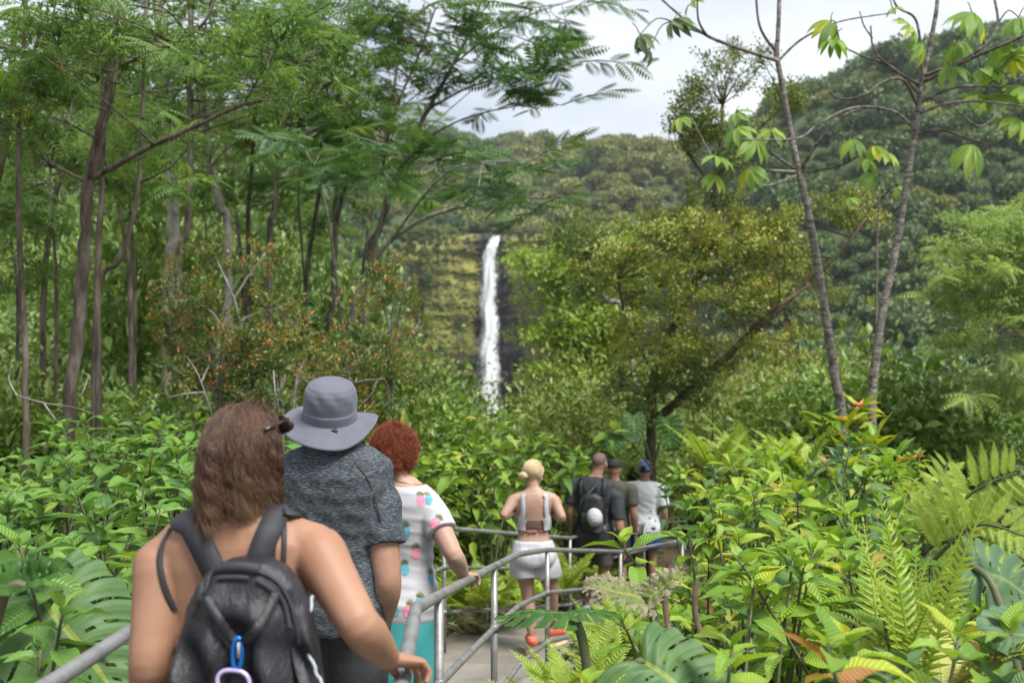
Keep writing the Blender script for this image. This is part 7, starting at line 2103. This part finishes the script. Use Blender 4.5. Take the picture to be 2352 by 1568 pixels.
monstera('pair of climbing monstera leaves with dry fringes at the foot of the broad ohia tree', P(1500, 1080, 12.6),
         [((1455, 955, 12.5), (.05, -.35, -.95), (.1, -.9, .35), .34, 'glossy', dict(ribs=8, cup=.2, droop=.3, wid=.50, ragged=.2)), ((1535, 965, 12.5), (.08, -.35, -.95), (-.1, -.9, .35), .38, 'dark', dict(ribs=8, cup=.2, droop=.3, wid=.50)), ((1410, 1000, 12.4), (-.3, -.4, -.7), (.1, -.9, .35), .30, 'dark', dict(ribs=8, cup=.2, droop=.3, wid=.50))])

# ------------------------------------------------------------------ upright long-leaved plants round the ringed trunks
LB = [big_leaf('leaf', leaf_mat('long_leaf', [(.06, .13, .015), (.12, .20, .02), (.22, .24, .02), (.34, .15, .02), (.30, .08, .03)], trans=.35, src='obj', pos=[0, .5, .82, .94, 1]), .34, .25, .22, .03, 8, 2, .75, 1.2, 40 + s) for s in range(3)]
for i, (px, py, Y, lab) in enumerate(((1890, 985, 9.6, 'long-leaved plant with orange edges left of the thick ringed trunk'), (1945, 1000, 9.4, 'long-leaved plant with a red bloom between the ringed trunks'), (2010, 1040, 9.3, 'long-leaved plant browning at the foot of the thick ringed trunk'), (2060, 1070, 9.5, 'orange-edged long-leaved plant right of the thick ringed trunk'), (1970, 960, 9.8, 'tall long-leaved plant leaning on the thick ringed trunk'))):
    p = P(px, py, Y); g_ = ground_z(p.x, Y); root = empty('long_leaved_plant', (p.x, Y, g_), lab, 'plant', 'long-leaved plants at the ringed trunks')
    mb = MB(); mb.tube([(0, 0, 0), (.02, 0, (p.z - g_) * .6), (0, .02, p.z - g_)], [.03, .025, .02], 7); link('stem', mb.build('stem', M['stem_green']), root)
    for k in range(34):
        a = random.uniform(0, 6.28); el = random.uniform(-.2, 1.35); d = Vector((math.cos(a) * math.cos(el), math.sin(a) * math.cos(el), math.sin(el)))
        link('leaf', pick(LB), root, Vector((0, 0, (p.z - g_) + random.uniform(-.6, .12))), Matrix(rot_to(d, Vector((-math.cos(a), -math.sin(a), .7))).tolist()).to_euler(), (random.uniform(.22, .38),) * 3)
    if i == 1:
        mb = MB(); mb.add(*usphere((.05, -.15, p.z - g_ + .30), (.05, .03, .02), n=10, m=6)); link('flower', mb.build('flower', mat('red_flower', (.5, .03, .03), .4)), root)
b0 = P(1090, 1000, 10.5)
for px, py, Y, lab, tl in ((928, 1010, 7.5, 'single upright yellowing leaf standing behind the red curls', (.02, -.1, 1)),):
    p = P(px, py, Y); root = empty('upright_leaf', p, lab, 'plant'); mb = MB(); mb.tube([P(px, py + 200, Y) - p, (0, 0, 0)], [.008, .006], 6); link('petiole', mb.build('petiole', M['stem_green']), root)
    link('leaf', big_leaf('leaf', mat('yellow_leaf', (.30, .26, .05), .45, col2=(.12, .20, .03), nscale=6), .30, .3, .05, .01, 8, 3, .9, .6), root, (0, 0, 0), Matrix(rot_to(Vector(tl), Vector((.2, -1, .1))).tolist()).to_euler(), (.24,) * 3)
# thin dead stalks hanging in the bright bank
for pts, lab in (([(1545, 1290, 3.2), (1528, 1360, 3.2), (1535, 1440, 3.2), (1560, 1490, 3.2)], 'dry brown hanging leaf below the withered monstera'), ([(1600, 1330, 3.3), (1596, 1400, 3.3), (1608, 1450, 3.3)], 'small dry brown leaf hanging beside the bright shrubs')):
    V_, f_ = ribbon([P(*q) for q in pts], [Vector((.5, -1, .1)), Vector((-.3, -1, 0)), Vector((.6, -1, 0)), Vector((0, -1, 0))][:len(pts)], .020, .003)
    tag(link('dry_leaf', mesh('dry_leaf', V_, f_, mat('dry_leaf', (.10, .065, .045), .8, col2=(.20, .14, .10), nscale=30), smooth=True)), lab, 'leaf')

# ------------------------------------------------------------------ air
hz = bpy.data.materials.new('haze'); nt, out, N, ln = nodes_of(hz)
pv = N('VolumePrincipled'); pv.inputs['Density'].default_value = 0.00015; pv.inputs['Color'].default_value = (.86, .93, 1.0, 1); pv.inputs['Anisotropy'].default_value = 0.2
ln(pv.outputs[0], out.inputs['Volume'])
lo, hi = V_terr.min(0), V_terr.max(0)
lo = np.minimum(lo, [-62, -62, -25]) - 1; hi = hi + [3, 3, 25]
mb = MB(); mb.box((lo + hi) / 2, hi - lo); hz_o = link('haze', mb.build('haze', hz, False)); tag(hz_o, kind='stuff')
# ------------------------------------------------------------------ labels that single each plant out
_u = ['', 'first', 'second', 'third', 'fourth', 'fifth', 'sixth', 'seventh', 'eighth', 'ninth', 'tenth', 'eleventh', 'twelfth', 'thirteenth', 'fourteenth', 'fifteenth', 'sixteenth', 'seventeenth', 'eighteenth', 'nineteenth']
_t = {20: ('twentieth', 'twenty'), 30: ('thirtieth', 'thirty'), 40: ('fortieth', 'forty'), 50: ('fiftieth', 'fifty')}
ORD = ['nearest'] + [(_u[n] if n < 20 else _t[n - n % 10][0] if n % 10 == 0 else _t[n - n % 10][1] + '-' + _u[n % 10]) + ' nearest' for n in range(2, 60)]
def single_out(prefix, what, marks):
    """what(o) -> short description; marks: (phrase, x, Y)"""
    by = {}
    for o in list(S.objects):
        if o.parent is None and o.get('group', '').startswith(prefix):
            x, Y = o.location.x, o.location.y
            q = (x / Y * F, math.log(Y) * 700)
            best = min(marks, key=lambda m: (q[0] - m[1] / m[2] * F) ** 2 + (q[1] - math.log(m[2]) * 700) ** 2)
            mq = (best[1] / best[2] * F, math.log(best[2]) * 700)
            dx, dy = q[0] - mq[0], q[1] - mq[1]
            side = ('to the right of' if dx > 0 else 'to the left of') if abs(dx) > abs(dy) else ('behind' if dy > 0 else 'in front of')
            by.setdefault((what(o), side, best[0]), []).append((dx * dx + dy * dy, o))
    for (w_, side, ph), l in by.items():
        l.sort(key=lambda t: t[0])
        for i, (_, o) in enumerate(l):
            if len(l) == 1: o['label'] = f'{w_} {side} {ph}'
            elif i < len(ORD): o['label'] = f'{w_} {side} {ph}, {ORD[i]}'
            else: o['label'] = f'{w_} {side} {ph}, farthest from it'
def hgt(o):
    h = max([c.bound_box[6][2] for c in o.children if c.name.startswith('stem')] or [0])
    return 'ankle-high' if h < .45 else 'knee-high' if h < .75 else 'waist-high' if h < 1.15 else 'chest-high' if h < 1.5 else 'head-high'
def pt(px, Y): return ((px - 1176) / F * Y, Y)
single_out('bright shrubs', lambda o: hgt(o) + ' leafy shrub', [('the tall sword fern', *pt(2105, 2.75)), ('the withered monstera', *pt(1490, 3.1)), ('the bluish monstera', *pt(2300, 3.0)), ('the tree fern', *pt(2120, 5.2)), ('the floral-shirted man', *pt(1490, 9)), ('the thick ringed trunk', *pt(2000, 8.5)), ('the bottom monstera leaf', *pt(1650, 2.4)), ('the pale fern tufts', *pt(1740, 7.5)), ('the middle of the bright bank', *pt(1850, 4.2))])
single_out('near shrubs', lambda o: hgt(o) + ' green shrub', [('the yellow-ribbed monstera', *pt(150, 3.0)), ('the bare left shoulder', *pt(330, 2.9)), ('the near left handrail', *pt(240, 2.6)), ('the wavy-haired woman', *pt(450, 3.8))])
single_out('back shrubs', lambda o: hgt(o) + ' green shrub', [('the nearest brown trunk', *pt(150, 9)), ('the hair of the front woman', *pt(470, 5)), ('the far-edge stem', *pt(50, 8)), ('the man in the hat', *pt(720, 6)), ('the middle of the left bank', *pt(220, 5.5))])
single_out('shrubs behind the far', lambda o: hgt(o) + ' lush shrub', [('the red curls', *pt(905, 9)), ('the blonde woman', *pt(1222, 11)), ('the man in charcoal', *pt(1380, 13)), ('the foot of the waterfall', *pt(1120, 14)), ('the sun hat', *pt(760, 9.5))])
TR = [('the nearest brown trunk', *pt(160, 11)), ('the pale thick trunk', *pt(390, 16)), ('the bent grey trunk', *pt(520, 18)), ('the forked dark trunk', *pt(620, 20)), ('the reddish forked trunk', *pt(750, 20)), ('the far-edge stem', *pt(50, 14)), ('the big red-tipped shrub', *pt(530, 12)), ('the red-tipped waterfall shrub', *pt(920, 15)), ('the pale thick trunk far back', *pt(300, 32)), ('the waterfall far back', *pt(900, 34))]
single_out('bushes of the thicket left of the waterfall, green', lambda o: 'broad-leaved bush', TR)
single_out('bushes of the thicket left of the waterfall, fine', lambda o: 'small-leaved bush', TR)
single_out('bushes of the thicket left of the waterfall, pale', lambda o: 'pale bush', TR)
single_out('bushes of the thicket left of the waterfall, yellow', lambda o: 'yellow-green bush', TR)
RT = [('the leaning mossy limb', *pt(1700, 16)), ('the slim ringed trunk', *pt(1930, 16)), ('the thick ringed trunk', *pt(2000, 22)), ('the pale feathery tree', *pt(2350, 18)), ('the ohia tree foot', *pt(1540, 20)), ('the dark hillside foot', *pt(2150, 34)), ('the gorge below the ohia', *pt(1700, 34))]
single_out('bushes on the slope beyond the right bank, yellow', lambda o: 'willowy yellow-green bush', RT)
single_out('bushes on the slope beyond the right bank, dark', lambda o: 'dark green bush', RT)
single_out('bushes at the rim', lambda o: 'bush on the gorge rim', [('the foot of the waterfall', *pt(1120, 24)), ('the flat-tiered tree', *pt(1320, 30)), ('the red curls', *pt(960, 18)), ('the ohia tree foot', *pt(1420, 20))])
single_out('light green ferns', lambda o: 'light green fern', [('the second near post', *pt(1150, 4.2)), ('the third near post', *pt(1270, 4.6)), ('the withered monstera', *pt(1490, 5))])
single_out('ferns at the foot', lambda o: 'fern at the far railing', [('the blonde woman', *pt(1222, 9.4)), ('the first far post', *pt(1020, 8.8)), ('the man in charcoal', *pt(1370, 11))])
single_out('pale fern tufts', lambda o: 'pale fern tuft', [('the floral-shirted man', *pt(1500, 10)), ('the slim ringed trunk', *pt(1900, 10))])
HM = [('the slim ringed trunk', *pt(1870, 200)), ('the thick ringed trunk', *pt(2050, 180)), ('the pale feathery tree', *pt(2280, 170)), ('the ohia tree', *pt(1620, 150)), ('the waterfall lip', *pt(1140, 440)), ('the foot of the fall', *pt(1150, 110)), ('the sky gap', *pt(1350, 480)), ('the far corner of the ridge', *pt(2300, 300)), ('the nearest brown trunk', *pt(180, 80)), ('the pale thick trunk', *pt(390, 100)), ('the reddish forked trunk', *pt(760, 90)), ('the far-edge stem', *pt(20, 150)), ('the bent grey trunk', *pt(520, 150)), ('the mossy limb', *pt(1780, 110))]
single_out('trees on the steep', lambda o: 'dark hillside tree', HM)
single_out('trees on the slope', lambda o: 'slope tree', HM)
single_out('trees in the gorge', lambda o: 'gorge tree', HM)
